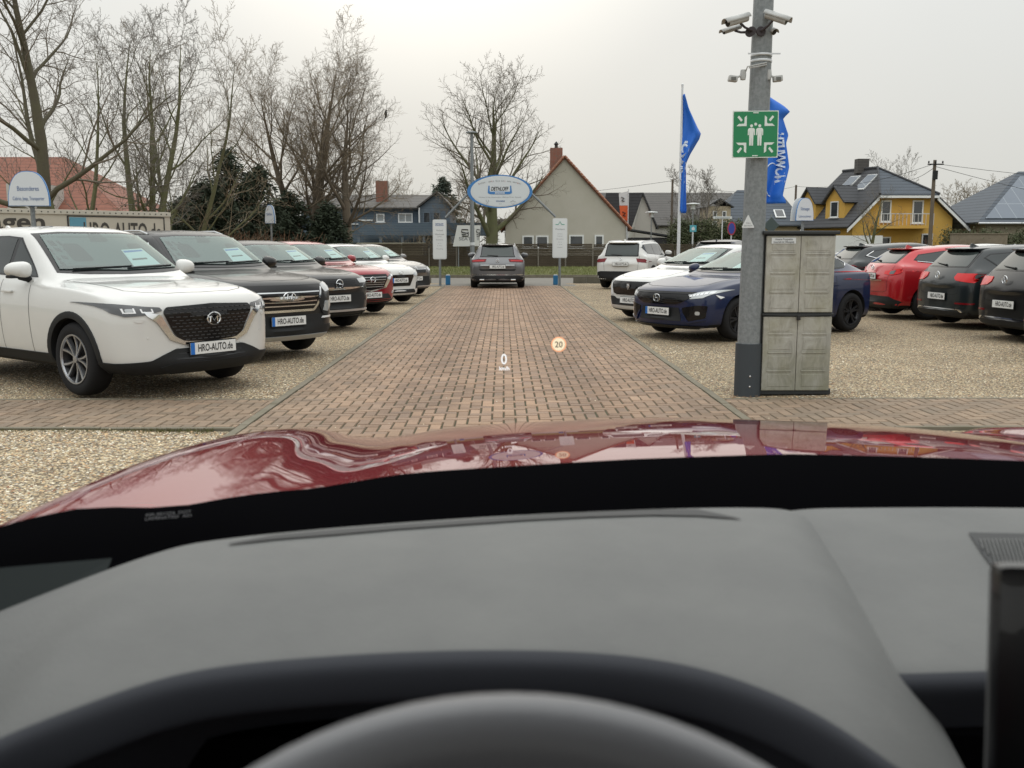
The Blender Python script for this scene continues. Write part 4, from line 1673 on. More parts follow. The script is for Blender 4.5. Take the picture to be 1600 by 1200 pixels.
M_need = mat("conifer_needles", (0.022, 0.034, 0.018), 0.8, noise=(1.5, .3, (0.036, 0.048, 0.024)))
M_needb = mat("conifer_needles_blue", (0.050, 0.070, 0.055), 0.8, noise=(1.5, .3, (0.075, 0.095, 0.07)))
def conifer(label, x, y, h, rad, seed, m=None, n=26, blade=.16, base=.05, power=.9):
    rs = np.random.RandomState(seed)
    root = empty("conifer_tree", (x, y, 0), 0, label, "tree", "evergreen trees")
    t = Tubes()
    t.add([(0, 0, -.1), (0, 0, h * .5), (0, 0, h)], [h * .022, h * .014, .02], 8)
    t.mesh("trunk", M_barkd, root)
    V, F = [], []
    for k in range(n * 6):
        u = rs.uniform(base, 1) 
        z = h * u
        rr = rad * (1 - u) ** power * rs.uniform(.75, 1.12) + .12
        a = rs.uniform(0, 6.28)
        steps = int(4 + rr * 5)
        for s in range(steps):
            f = (s + 1) / steps
            c = np.array([math.cos(a) * rr * f, math.sin(a) * rr * f, z - rr * f * .28 + rr * .12 * f * f])
            for q in range(7):
                d = np.array([math.cos(a) * .7 + rs.normal(0, .5), math.sin(a) * .7 + rs.normal(0, .5), rs.normal(-.15, .3)])
                d /= np.linalg.norm(d)
                leaf_blades(V, F, c + rs.normal(0, .09, 3), d, blade * rs.uniform(.7, 1.5), blade * .22, rs)
    mk("crown", V, F, m or M_need, root)
    return root
for px_, Y, py, rad, sd, lab in ((352, 37, 236, 1.9, 1, "tallest dark evergreen behind the two black cars"), (318, 36, 285, 1.5, 2, "dark evergreen left of the tallest evergreen"), (398, 38, 262, 1.7, 3, "dark evergreen between the tallest evergreen and the willow"),
                                 (450, 40, 300, 1.7, 4, "low dark evergreen behind the willow trunk"), (512, 40, 322, 1.3, 5, "low dark evergreen between the willow and the straight-trunked tree"), (286, 38, 312, 1.3, 9, "low dark evergreen beside the trailer end")):
    Pt = at(px_, py, Y)
    conifer(lab, Pt.x, Y, Pt.z, rad, sd, n=34, power=.62)
Pt = at(692, 277, 78)
conifer("lone blue-green conifer behind the blue house", Pt.x, 78, Pt.z, 2.9, 7, M_needb, n=30, blade=.28, power=.8)

def thicket(name, label, cat, x0, x1, y0, y1, h, n, m, seed, blade=.07, group=None, wood=None, kind=None):
    """dense foliage or twigs filling a box, one plant"""
    rs = np.random.RandomState(seed)
    root = empty(name, ((x0 + x1) / 2, (y0 + y1) / 2, 0), 0, label, cat, group)
    V, F = [], []
    cx, cy = (x0 + x1) / 2, (y0 + y1) / 2
    lumps = [(rs.uniform(x0, x1) - cx, rs.uniform(y0, y1) - cy, h * rs.uniform(.25, .92), rs.uniform(.2, .5)) for _ in range(max(8, int(n / 90)))]
    for k in range(n):
        l = lumps[rs.randint(len(lumps))]
        p = np.array([l[0], l[1], l[2]]) + rs.normal(0, 1, 3) * l[3] * .55
        p[2] = abs(p[2])
        d = rs.normal(0, 1, 3)
        d[2] = abs(d[2]) * .6
        d /= np.linalg.norm(d)
        leaf_blades(V, F, p, d, blade * rs.uniform(.6, 1.5), blade * .35, rs)
    mk("foliage", V, F, m, root)
    t = Tubes()
    for k in range(max(3, int((x1 - x0) * 2))):
        xx = rs.uniform(x0, x1) - cx
        t.add([(xx, 0, -.05), (xx + rs.normal(0, .1), rs.normal(0, .1), h * .45), (xx + rs.normal(0, .2), rs.normal(0, .2), h * .85)], [.03, .02, .008], 5)
    t.mesh("stem", wood or M_barkd, root)
    return root
M_hedge = mat("hedge_leaves", (0.050, 0.066, 0.028), 0.8, noise=(1.2, .3, (0.085, 0.095, 0.04)))
a, b = at(1050, 345, 60), at(1172, 345, 60)
thicket("hedge", "clipped dark green hedge behind the white flagpole", "hedge", a.x, b.x, 59.5, 61, a.z + .1, 22000, M_hedge, 3, .10)
a, b = at(1480, 358, 62), at(1600, 358, 62)
thicket("hedge", "dark green hedge below the solar panel roof", "hedge", a.x, b.x + 3, 61.5, 63, a.z, 12000, M_hedge, 5, .12)
# reddish brush under the evergreens
def brush(label, x, y, h, n, seed, m, w=1.0):
    rs = np.random.RandomState(seed)
    root = empty("bare_shrub", (x, y, 0), 0, label, "shrub", "bare shrubs")
    t = Tubes()
    for k in range(n):
        a = rs.uniform(0, 6.28)
        r = rs.uniform(0, .35) * w
        d = rs.uniform(.05, .55) * w
        hh = h * rs.uniform(.5, 1)
        p0 = np.array([math.cos(a) * r, math.sin(a) * r, 0])
        p2 = p0 + np.array([math.cos(a) * d * hh, math.sin(a) * d * hh, hh])
        p1 = (p0 + p2) / 2 + rs.normal(0, .06, 3)
        t.add([p0, p1, p2], [.012, .009, .004], 3)
        for q in range(4):
            f = rs.uniform(.3, .9)
            s = p0 + (p2 - p0) * f
            t.add([s, s + np.array([rs.normal(0, .2), rs.normal(0, .2), rs.uniform(.1, .35)]) * hh * .6], [.006, .003], 3)
    t.mesh("twigs", m, root)
    return root
M_redtwig = mat("twigs_reddish", (0.19, 0.105, 0.062), 0.9)
for k, (px_, lab) in enumerate(((322, "reddish leafless shrub behind the second car's roof"), (352, "reddish leafless shrub below the tallest evergreen"), (380, "reddish leafless shrub left of the small round-topped sign"), (440, "reddish leafless shrub right of the small round-topped sign"))):
    Pt = at(px_, 372, 33)
    brush(lab, Pt.x, 33, 1.95, 90, 50 + k, M_redtwig, 1.2)
for k, (px_, Y, h_, lab) in enumerate(((1512, 60, 2.2, "bare shrub at the foot of the utility pole"), (1545, 61, 2.0, "bare shrub right of the utility pole"), (1440, 57, 1.9, "reddish bare shrub under the balcony"), (640, 57, 2.3, "bare ochre shrub in front of the blue balcony"), (700, 56, 2.2, "bare shrub behind the brown fence left of the white banner"))):
    Pt = at(px_, 372, Y)
    brush(lab, Pt.x, Y, h_, 70, 70 + k, M_redtwig if k == 2 else M_twigy, 1.6)
# a crow in the straight-trunked tree
Pt = at(602, 172, 40)
mb = MB()
mb.lathe([(0, -.20), (.035, -.14), (.06, -.02), (.055, .07), (.03, .13), (0, .16)], 10, 'Z')
mb.lathe([(0, .10), (.032, .13), (.036, .165), (.02, .19), (0, .20)], 10, 'Z', (.02, 0, 0))
mb.tube([(.04, 0, .165), (.10, 0, .155)], [.014, .002], 5)
mb.tube([(-.02, 0, -.12), (-.10, 0, -.30)], [.03, .012], 5)
bpy.context.view_layer.update()
best = None
for ch in ROUND.children:
    for v in ch.data.vertices:
        w = ROUND.matrix_world @ v.co
        pr = (w.x / w.y - Pt.x / Pt.y) ** 2 + ((w.z - CAM_Z) / w.y - (Pt.z - .3 - CAM_Z) / Pt.y) ** 2
        if best is None or pr < best[0]: best = (pr, w)
o = mb.build("crow", M_ink, None, True, loc=(best[1].x, best[1].y, best[1].z + .16))
tag(o, "black crow perched in the rounded bare crown", "bird")

# ================================================================== BUILDINGS
M_stucco = mat("stucco_beige", (0.48, 0.455, 0.395), 0.92, noise=(.7, .22, (0.42, 0.395, 0.325)), bump=(40, .5, .01))
M_stuccol = mat("stucco_pale", (0.52, 0.50, 0.46), 0.92, noise=(.7, .25, (0.42, 0.41, 0.37)))
M_yellow = mat("yellow_render", (0.60, 0.39, 0.10), 0.9, noise=(.6, .25, (0.55, 0.31, 0.06)))
M_whitep = mat("white_frame", (0.72, 0.73, 0.72), 0.5)
M_win = mat("house_window_glass", (0.03, 0.035, 0.04), 0.05, spec=0.8)
M_wincurt = mat("curtain_grey", (0.30, 0.32, 0.32), 0.9)
M_brickr = lines_mat("chimney_brick", (0.27, 0.10, 0.065), (0.20, 0.17, 0.14), 2, .08, .16, stagger=(0, .25, .06))
M_roofred = lines_mat("roof_tiles_red", (0.23, 0.085, 0.052), (0.14, 0.05, 0.03), 2, .17, .16, noise=.35, depth=.03)
M_rooforange = lines_mat("roof_edge_orange", (0.34, 0.15, 0.09), (0.2, 0.07, 0.04), 2, .2, .15, noise=.3)
M_roofgrey = lines_mat("roof_tiles_grey_brown", (0.095, 0.088, 0.082), (0.045, 0.042, 0.04), 2, .20, .16, noise=.3, depth=.03)
M_roofblue = lines_mat("roof_tiles_blue_grey", (0.075, 0.090, 0.11), (0.030, 0.036, 0.045), 2, .22, .16, noise=.2, depth=.04)
M_roofdark = lines_mat("roof_tiles_anthracite", (0.060, 0.062, 0.068), (0.022, 0.022, 0.025), 2, .22, .18, noise=.3, depth=.04)
M_siding = lines_mat("blue_siding", (0.095, 0.130, 0.165), (0.04, 0.06, 0.09), 2, .16, .1, noise=.12)
M_sidingl = lines_mat("blue_grey_siding", (0.13, 0.165, 0.20), (0.07, 0.09, 0.12), 2, .16, .1, noise=.12)
M_solar = lines_mat("solar_panel", (0.10, 0.125, 0.16), (0.20, 0.23, 0.26), 0, 1.0, .05, rough=.25, noise=.1, stagger=(1, 1.6, .03))

def window(root, c, w, h, dirx=(1, 0), bars=1, curtain=False, name="window", frame=M_whitep, fw=.07):
    """a window in a wall; c centre, dirx the wall direction in plan; outward normal is to the right-hand side of dirx turned -90"""
    u = Vector((dirx[0], dirx[1], 0)).normalized()
    nrm = Vector((u.y, -u.x, 0))
    c = Vector(c)
    M3 = Matrix((u, nrm, Vector((0, 0, 1)))).transposed()
    g = MB()
    g.box(c + nrm * .012, (w - .02, .02, h - .02), mtx=M3)
    o = g.build(name, M_wincurt if curtain else M_win, root)
    f = MB()
    for s in (-1, 1):
        f.box(c + u * s * (w / 2 - fw / 2) + nrm * .03, (fw, .06, h), mtx=M3)
        f.box(c + Vector((0, 0, s * (h / 2 - fw / 2))) + nrm * .028, (w - 2 * fw, .056, fw), mtx=M3)
    for k in range(1, bars):
        f.box(c + u * (-w / 2 + w * k / bars) + nrm * .027, (fw * .8, .05, h - 2 * fw), mtx=M3)
    f.build("window_frame", frame, o)
    s_ = MB()
    s_.box(c + nrm * .06 - Vector((0, 0, h / 2 + .03)), (w + .14, .16, .05), mtx=M3)
    s_.build("window_sill", M_whitep if frame is M_whitep else M_stuccol, o)
    return o

def slab(mb, pts, th):
    """roof plane: polygon in space thickened downward along its normal"""
    P = [Vector(p) for p in pts]
    n = (P[1] - P[0]).cross(P[2] - P[0]).normalized()
    if n.z < 0: n = -n
    k = len(P)
    vs = P + [p - n * th for p in P]
    fs = [tuple(range(k)), tuple(range(2 * k - 1, k - 1, -1))]
    for i in range(k):
        j = (i + 1) % k
        fs.append((i, i + k, j + k, j))
    mb.add(vs, fs)

# --- the beige gable house in the middle
Y0 = 58.0
root = empty("gable_house", (0, 0, 0), 0, "beige plastered house with steep red-edged gable in the middle", "house")
xl, xr_ = at(790, 350, Y0).x, at(978, 350, Y0).x
xm = at(882, 250, Y0).x
ze, zr = at(790, 352, Y0).z, at(882, 247, Y0).z
mb = MB()
mb.prism([(xl, -.1), (xr_, -.1), (xr_, ze), (xm, zr), (xl, ze)], lambda u, v, w: (u, w, v), Y0, Y0 + 12)
mb.build("wall", M_stucco, root)
for s, xe in ((-1, xl), (1, xr_)):
    ov = .32
    sl = (zr - ze) / (xm - xe)
    xo = xe + s * ov
    zo = ze + sl * (xo - xe)
    mb = MB()
    slab(mb, [(xm, Y0 - .14, zr + .10), (xo, Y0 - .14, zo + .10), (xo, Y0 + 12.2, zo + .10), (xm, Y0 + 12.2, zr + .10)], .09)
    rf = mb.build("roof", M_roofred, root)
    b = MB()
    nn_ = 26
    for k in range(nn_):
        t0, t1 = k / nn_, (k + .94) / nn_
        p0, p1 = Vector((xo, Y0 - .17, zo + .13)).lerp(Vector((xm, Y0 - .17, zr + .13)), t0), Vector((xo, Y0 - .17, zo + .13)).lerp(Vector((xm, Y0 - .17, zr + .13)), t1)
        b.tube([p0, p1], [.075, .062], 6)
    b.build("verge_tiles", M_rooforange, rf)
mb = MB()
c0 = at(869, 250, Y0 + 3)
mb.box((c0.x, Y0 + 3, zr - .2), (.75, .75, 2.1))
ch = mb.build("chimney", M_brickr, root)
mb = MB()
mb.lathe([(.10, zr + .85), (.10, zr + 1.05), (.16, zr + 1.1), (.03, zr + 1.25), (0, zr + 1.28)], 10, 'Z', (c0.x, Y0 + 3, 0))
mb.build("chimney_pot", M_plast, ch)
for x_a, x_b, y_a, y_b, bars in ((816, 834, 368, 388, 1), (837, 857, 368, 388, 1), (889, 912, 367, 388, 1), (929, 943, 367, 388, 1)):
    A, B = at(x_a, y_a, Y0), at(x_b, y_b, Y0)
    window(root, ((A.x + B.x) / 2, Y0 - .01, (A.z + B.z) / 2), B.x - A.x, A.z - B.z, (1, 0), bars, fw=.09)
mb = MB()
A = at(983, 350, Y0)
mb.tube([(xr_ + .05, Y0 - .06, ze), (xr_ + .05, Y0 - .06, 0)], .045, 6)
mb.build("downpipe", M_satin, root)

# --- blue house on the left
Yb = 62.0
root = empty("blue_house", (0, 0, 0), 0, "blue boarded house with grey roof and brick chimney, left of the oval sign", "house")
A = at(500, 308, Yb); B = at(656, 326, Yb); C_ = at(704, 326, Yb); Rg = at(684, 303, Yb)
zev, zrd = at(600, 325, Yb).z, Rg.z
x0b, x1b, x2b = at(470, 320, Yb).x, B.x, C_.x
mb = MB()
mb.box(((x0b + x1b) / 2, Yb + 3.5, zev / 2 - .05), (x1b - x0b, 7, zev + .1))
mb.build("wall", M_siding, root)
mb = MB()
xg = Rg.x
mb.prism([(x1b, -.1), (x2b, -.1), (x2b, zev), (xg, zrd), (x1b, zev)], lambda u, v, w: (u, w, v), Yb - .6, Yb + 7)
mb.build("gable_wall", M_sidingl, root)
mb = MB()
slab(mb, [(x0b - .3, Yb - .4, zev + .02), (x1b + .0, Yb - .4, zev + .02), (xg, Yb + 3.5, zrd + .12), (x0b - .3, Yb + 3.5, zrd + .12)], .12)
slab(mb, [(x0b - .3, Yb + 3.55, zrd + .11), (xg, Yb + 3.55, zrd + .11), (xg, Yb + 7.3, zev + .02), (x0b - .3, Yb + 7.3, zev + .02)], .12)
mb.build("roof", M_roofgrey, root)
mb = MB()
slab(mb, [(x1b - .15, Yb - .85, zev + .06), (xg, Yb - .85, zrd + .16), (xg, Yb + 7.4, zrd + .16), (x1b - .15, Yb + 7.4, zev + .06)], .1)
slab(mb, [(xg, Yb - .85, zrd + .16), (x2b + .25, Yb - .85, zev - .10), (x2b + .25, Yb + 7.4, zev - .10), (xg, Yb + 7.4, zrd + .16)], .1)
mb.build("roof", M_roofgrey, root)
A = at(597, 300, Yb + 1.5)
mb = MB()
mb.box((A.x, Yb + 1.6, zrd + .1), (.78, .6, 1.6))
mb.build("chimney", M_brickr, root)
for x_a, x_b, y_a, y_b, bars in ((588, 601, 334, 347, 1), (622, 645, 333, 348, 2)):
    A, B = at(x_a, y_a, Yb), at(x_b, y_b, Yb)
    window(root, ((A.x + B.x) / 2, Yb - .01, (A.z + B.z) / 2), B.x - A.x, A.z - B.z, (1, 0), bars, True)
for x_a, x_b in ((661, 673), (676, 688)):
    A, B = at(x_a, 331, Yb - .6), at(x_b, 349, Yb - .6)
    window(root, ((A.x + B.x) / 2, Yb - .61, (A.z + B.z) / 2), B.x - A.x, A.z - B.z, (1, 0), 1, False, frame=M_sidingl)
A, B = at(560, 348, Yb - 2), at(764, 368, Yb - 2)
mb = MB()
mb.box(((A.x + B.x) / 2, Yb - 2, (A.z + B.z) / 2), (B.x - A.x, .12, A.z - B.z))
mb.box(((A.x + B.x) / 2, Yb - 1.1, B.z + .05), (B.x - A.x, 1.65, .12))
mb.build("balcony", M_siding, root)
mb = MB()
for k in range(7):
    mb.box((A.x + (B.x - A.x) * k / 6, Yb - 1.9, B.z / 2 - .05), (.16, .16, B.z + .0))
mb.build("balcony_support", M_sidingl, root)
A, B = at(520, 344, Yb - .2), at(582, 346, Yb - .2)
mb = MB()
mb.box(((A.x + B.x) / 2, Yb - .06, A.z), (B.x - A.x, .1, .08))
mb.box(((A.x + B.x) / 2, Yb - .06, A.z - .24), (B.x - A.x, .1, .06))
mb.build("wall_trim", M_whitep, root)
mb = MB()
A = at(655, 325, Yb - .7)
mb.tube([(A.x, Yb - .72, zev), (A.x, Yb - .72, .2)], .05, 6)
mb.build("downpipe", M_whitep, root)
# garden wall with rubble and flat canopy in front of the blue house
A, B = at(548, 372, 57), at(612, 384, 57)
mb = MB()
rnd = random.Random(4)
for k in range(40):
    x = A.x + (B.x - A.x) * (k % 20 + .5) / 20
    mb.rbox((x, 57 + rnd.gauss(0, .03), .35 + (k // 20) * .72), ((B.x - A.x) / 20 * .95, .4, .70 + rnd.gauss(0, .04)), .05)
tag(mb.build("rubble_wall", M_stuccol), "low pale rubble wall below the blue balcony", "wall")
A, B = at(560, 379, 54), at(664, 386, 54)
mb = MB()
mb.box(((A.x + B.x) / 2, 54, A.z - .04), (B.x - A.x, 1.4, .07))
mb.box(((A.x + B.x) / 2, 54.2, A.z / 2 - .08), (B.x - A.x - .3, .9, A.z - .08))
tag(mb.build("low_shed", mat("shed_render", (0.30, 0.28, 0.21), .9)), "low flat-roofed shed behind the brown fence", "shed")

# --- red tiled roof house far left
Yr = 44.0
root = empty("red_roof_house", (0, 0, 0), 0, "house with a large red tiled roof behind the left trees", "house")
A = at(-120, 232, Yr); B = at(96, 236, Yr + 3); C1 = at(196, 330, Yr)
zr2, ze2 = A.z, at(100, 335, Yr).z
mb = MB()
mb.box(((A.x - 4 + C1.x) / 2, Yr + 4.4, ze2 / 2), (C1.x - A.x + 3.2, 8, ze2))
mb.build("wall", M_stuccol, root)
mb = MB()
slab(mb, [(A.x - 5, Yr - .2, ze2), (C1.x, Yr - .2, ze2), (B.x - .4, Yr + 4.2, zr2), (A.x - 5, Yr + 4.2, zr2)], .15)
slab(mb, [(A.x - 5, Yr + 4.3, zr2), (B.x - .4, Yr + 4.3, zr2), (C1.x, Yr + 8.6, ze2), (A.x - 5, Yr + 8.6, ze2)], .15)
slab(mb, [(C1.x + .02, Yr - .2, ze2), (C1.x + .02, Yr + 8.6, ze2), (B.x - .38, Yr + 4.25, zr2 - .02)], .12)
mb.build("roof", M_roofred, root)
A = at(10, 308, Yr - .1)
window(root, (A.x, Yr + .39, A.z - 1.2), 1.2, .9)
A = at(6, 300, Yr - 3)
mb = MB()
mb.box((A.x, Yr - .2, A.z - .4), (1.5, 2.2, 1.7))
mb.build("dormer", M_stuccol, root)

# --- long grey roof and neighbours at the right of the gable house
Yg = 78.0
root = empty("long_house", (0, 0, 0), 0, "long low house with a plain grey-brown roof behind the flagpole", "house")
xa, xb = at(900, 302, Yg).x, at(1165, 298, Yg).x
zr3, ze3 = at(1000, 301, Yg + 4.5).z, at(1000, 352, Yg).z
mb = MB()
mb.box(((xa + xb) / 2, Yg + 4.6, ze3 / 2), (xb - xa - .6, 8.6, ze3))
mb.build("wall", M_stuccol, root)
mb = MB()
slab(mb, [(xa, Yg, ze3), (xb, Yg, ze3), (xb, Yg + 4.5, zr3), (xa, Yg + 4.5, zr3)], .15)
slab(mb, [(xa, Yg + 4.6, zr3), (xb, Yg + 4.6, zr3), (xb, Yg + 9.2, ze3), (xa, Yg + 9.2, ze3)], .15)
mb.build("roof", M_roofgrey, root)
Yq = 72.0
root = empty("annex_house", (0, 0, 0), 0, "narrow annex with a pale gable and dark roof right of the beige gable house", "house")
p0, p1, p2 = at(992, 355, Yq), at(1004, 304, Yq), at(1018, 355, Yq)
mb = MB()
mb.prism([(p0.x, -.05), (p2.x + .3, -.05), (p2.x + .3, p2.z), (p1.x, p1.z), (p0.x, p0.z)], lambda u, v, w: (u, w, v), Yq, Yq + 5.5)
mb.build("wall", M_stuccol, root)
mb = MB()
q0 = at(938, 352, Yq)
q1 = at(948, 304, Yq)
slab(mb, [(p1.x + .02, Yq - .2, p1.z + .14), (p0.x - .35, Yq - .2, p0.z - .25), (q0.x, Yq + .5, p0.z - .25), (q1.x, Yq + .5, p1.z + .14)], .1)
slab(mb, [(p1.x + .04, Yq - .2, p1.z + .14), (p2.x + .5, Yq - .2, p2.z - .1), (p2.x + .5, Yq + 5.4, p2.z - .1), (p1.x + .04, Yq + 5.4, p1.z + .14)], .1)
mb.build("roof", M_roofdark, root)
Yh = 70.0
root = empty("hipped_house", (0, 0, 0), 0, "house with a blue-grey hipped roof and skylight, behind the grey metal post", "house")
x0, x1 = at(1118, 350, Yh).x, at(1262, 350, Yh).x
r0, r1 = at(1152, 297, Yh + 3.5), at(1216, 297, Yh + 3.5)
ze4 = at(1150, 352, Yh).z
mb = MB()
mb.box(((x0 + x1) / 2, Yh + 3.8, ze4 / 2), (x1 - x0 - .8, 6.8, ze4))
mb.build("wall", mat("stucco_ochre", (0.40, 0.33, 0.21), .9, noise=(.7, .25, (0.33, .27, .17))), root)
mb = MB()
slab(mb, [(x0, Yh, ze4), (x1, Yh, ze4), (r1.x, Yh + 3.5, r1.z), (r0.x, Yh + 3.5, r0.z)], .12)
slab(mb, [(x1 + .01, Yh, ze4), (x1 + .01, Yh + 7.4, ze4), (r1.x + .01, Yh + 3.52, r1.z)], .12)
slab(mb, [(x0 - .01, Yh, ze4), (x0 - .01, Yh + 7.4, ze4), (r0.x - .01, Yh + 3.52, r0.z)], .12)
slab(mb, [(x0, Yh + 7.4, ze4), (x1, Yh + 7.4, ze4), (r1.x, Yh + 3.55, r1.z), (r0.x, Yh + 3.55, r0.z)], .12)
rf = mb.build("roof", M_roofblue, root)
tl = (r0.z - ze4) / 3.5
A = at(1218, 337, Yh + 1)
mb = MB()
rot = Matrix.Rotation(math.atan(tl), 3, 'X')
mb.box((A.x, Yh + 1, ze4 + tl * 1 + .08), (.75, .95, .08), mtx=rot)
sk = mb.build("skylight", M_whitep, root)
mb = MB()
mb.box((A.x, Yh + .99, ze4 + tl * 1 + .125), (.55, .75, .03), mtx=rot)
mb.build("pane", M_win, sk)
A, B = at(1113, 322, Yh - 1.4), at(1136, 352, Yh - 1.4)
mb = MB()
mb.box(((A.x + B.x) / 2, Yh + .2, (A.z) / 2), (B.x - A.x + .5, 3.0, A.z))
mb.build("bay_wall", M_stuccol if False else mat("stucco_tan", (0.40, 0.34, 0.24), .9), root)
for sx_ in (-.33, .33):
    for zz in (A.z - .55, A.z - 1.25):
        window(root, ((A.x + B.x) / 2 + sx_, Yh - 1.31, zz), .30, .42, (1, 0), 1, fw=.05)
mb = MB()
xm4 = (A.x + B.x) / 2
for s in (-1, 1):
    slab(mb, [(xm4, Yh - 1.5, A.z + .55), (xm4 + s * 1.0, Yh - 1.5, A.z - .05), (xm4 + s * 1.0, Yh + 2, A.z - .05), (xm4, Yh + 2, A.z + .55)], .08)
mb.build("bay_roof", M_roofdark, root)
# dark flat shed in front of them
A, B = at(985, 358, 64), at(1052, 392, 64)
mb = MB()
mb.box(((A.x + B.x) / 2, 65, .95), (B.x - A.x - .2, 2.2, 1.9))
sh = mb.build("dark_shed", mat("shed_boards", (0.055, 0.055, 0.06), .85, noise=(2, .3, (.03, .03, .03))))
tag(sh, "low dark shed between the beige gable house and the hedge", "shed")
mb = MB()
slab(mb, [(A.x - .1, 63.7, A.z + .02), (B.x + .1, 63.7, A.z - .45), (B.x + .1, 66.3, A.z - .45), (A.x - .1, 66.3, A.z + .02)], .1)
mb.build("roof", M_roofdark, sh)

# --- yellow house
Yy = 66.0
root = empty("yellow_house", (0, 0, 0), 0, "yellow rendered house with dark half-hipped roof, dormers and balcony", "house")
gl, gr = at(1331, 378, Yy), at(1486, 378, Yy)
ang = R(17)
u = Vector((math.cos(ang), -math.sin(ang) * .0, 0)).normalized()
u = Vector((1, 0, 0))
gw = gr.x - gl.x
dirv = Vector((-.40, 1.0, 0)).normalized()          # the ridge runs back to the left
zE, zR, zH = at(1400, 352, Yy).z, at(1398, 259, Yy).z, at(1400, 304, Yy).z
el, er_ = at(1318, 352, Yy).x, at(1505, 350, Yy).x
xm = at(1408, 300, Yy).x
D_ = 5.4
def yp(x, z, t):
    return Vector((x, Yy, z)) + dirv * t
def gable_pts():
    f = (zH - zE) / (zR - zE)
    return f
f = gable_pts()
lx = lambda z: el + (xm - el) * (z - zE) / (zR - zE)
rx_ = lambda z: er_ + (xm - er_) * (z - zE) / (zR - zE)
mb = MB()
wl_ = [(gl.x, -.05), (gr.x, -.05), (gr.x, zE + (er_ - gr.x) * (zR - zE) / (er_ - xm) - .1), (rx_(zH) - .1, zH - .02), (lx(zH) + .1, zH - .02), (gl.x, zE + (gl.x - el) * (zR - zE) / (xm - el) - .1)]
n = len(wl_)
vs = [yp(x, z, 0) for x, z in wl_] + [yp(x, z, D_) for x, z in wl_]
fs = [tuple(range(n)), tuple(range(2 * n - 1, n - 1, -1))] + [(i, i + n, (i + 1) % n + n, (i + 1) % n) for i in range(n)]
mb.add(vs, fs)
mb.build("wall", M_yellow, root)
hip = 2.3
mb = MB()
slab(mb, [yp(el - .1, zE - .12, -.5), yp(lx(zH), zH, -.5), yp(xm, zR, hip), yp(xm, zR, D_ + .4), yp(el - .1, zE - .12, D_ + .4)], .14)
mb.build("roof", M_roofdark, root)
mb = MB()
slab(mb, [yp(er_ + .1, zE - .12, -.5), yp(rx_(zH), zH, -.5), yp(xm, zR, hip), yp(xm, zR, D_ + .4), yp(er_ + .1, zE - .12, D_ + .4)], .14)
mb.build("roof", M_roofdark, root)
mb = MB()
slab(mb, [yp(lx(zH) - .05, zH - .02, -.62), yp(rx_(zH) + .05, zH - .02, -.62), yp(xm, zR + .02, hip)], .12)
mb.build("roof_hip", M_roofblue, root)
mb = MB()
for (xa_, za_, xb_, zb_) in ((el - .1, zE - .12, lx(zH), zH), (er_ + .1, zE - .12, rx_(zH), zH)):
    a_, b_ = yp(xa_, za_ - .16, -.54), yp(xb_, zb_ - .16, -.54)
    mb.add([a_, b_, b_ + Vector((0, 0, -.22)), a_ + Vector((0, 0, -.22)), a_ + Vector((0, .06, 0)), b_ + Vector((0, .06, 0)), b_ + Vector((0, .06, -.22)), a_ + Vector((0, .06, -.22))],
           [(0, 1, 2, 3), (7, 6, 5, 4), (0, 4, 5, 1), (1, 5, 6, 2), (2, 6, 7, 3), (3, 7, 4, 0)])
a_, b_ = yp(lx(zH) - .05, zH - .17, -.60), yp(rx_(zH) + .05, zH - .17, -.60)
mb.box((a_ + b_) / 2, (b_.x - a_.x, .08, .16))
mb.build("eaves_board", M_whitep, root)
# ridge tiles
mb = MB()
mb.tube([yp(xm, zR + .05, hip), yp(xm, zR + .05, D_ + .4)], .10, 6)
mb.tube([yp(lx(zH) - .05, zH + .02, -.62), yp(xm, zR + .05, hip)], .08, 6)
mb.tube([yp(rx_(zH) + .05, zH + .02, -.62), yp(xm, zR + .05, hip)], .08, 6)
mb.build("ridge_tiles", M_roofdark, root)
cc = yp(xm, zR, 3.9)
mb = MB()
mb.box((cc.x, cc.y, zR + .25), (.8, .7, 1.0))
mb.build("chimney", M_roofgrey, root)
def on_left_roof(s, t, up_=0):
    """s: 0 at the eave, 1 at the ridge; t metres back from the gable"""
    return yp(el + (xm - el) * s, zE + (zR - zE) * s + up_, t)
for t_a, t_b in ((1.5, 2.5), (3.2, 4.2)):
    mb = MB()
    P4 = [on_left_roof(.60, t_a, .12), on_left_roof(.60, t_b, .12), on_left_roof(.86, t_b, .12), on_left_roof(.86, t_a, .12)]
    slab(mb, P4, .08)
    pn = mb.build("roof_window", M_whitep, root)
    c4 = sum(P4, Vector()) / 4
    mb = MB()
    slab(mb, [c4 + (p - c4) * .88 + Vector((0, 0, .03)) for p in P4], .03)
    mb.build("pane", M_solar, pn)
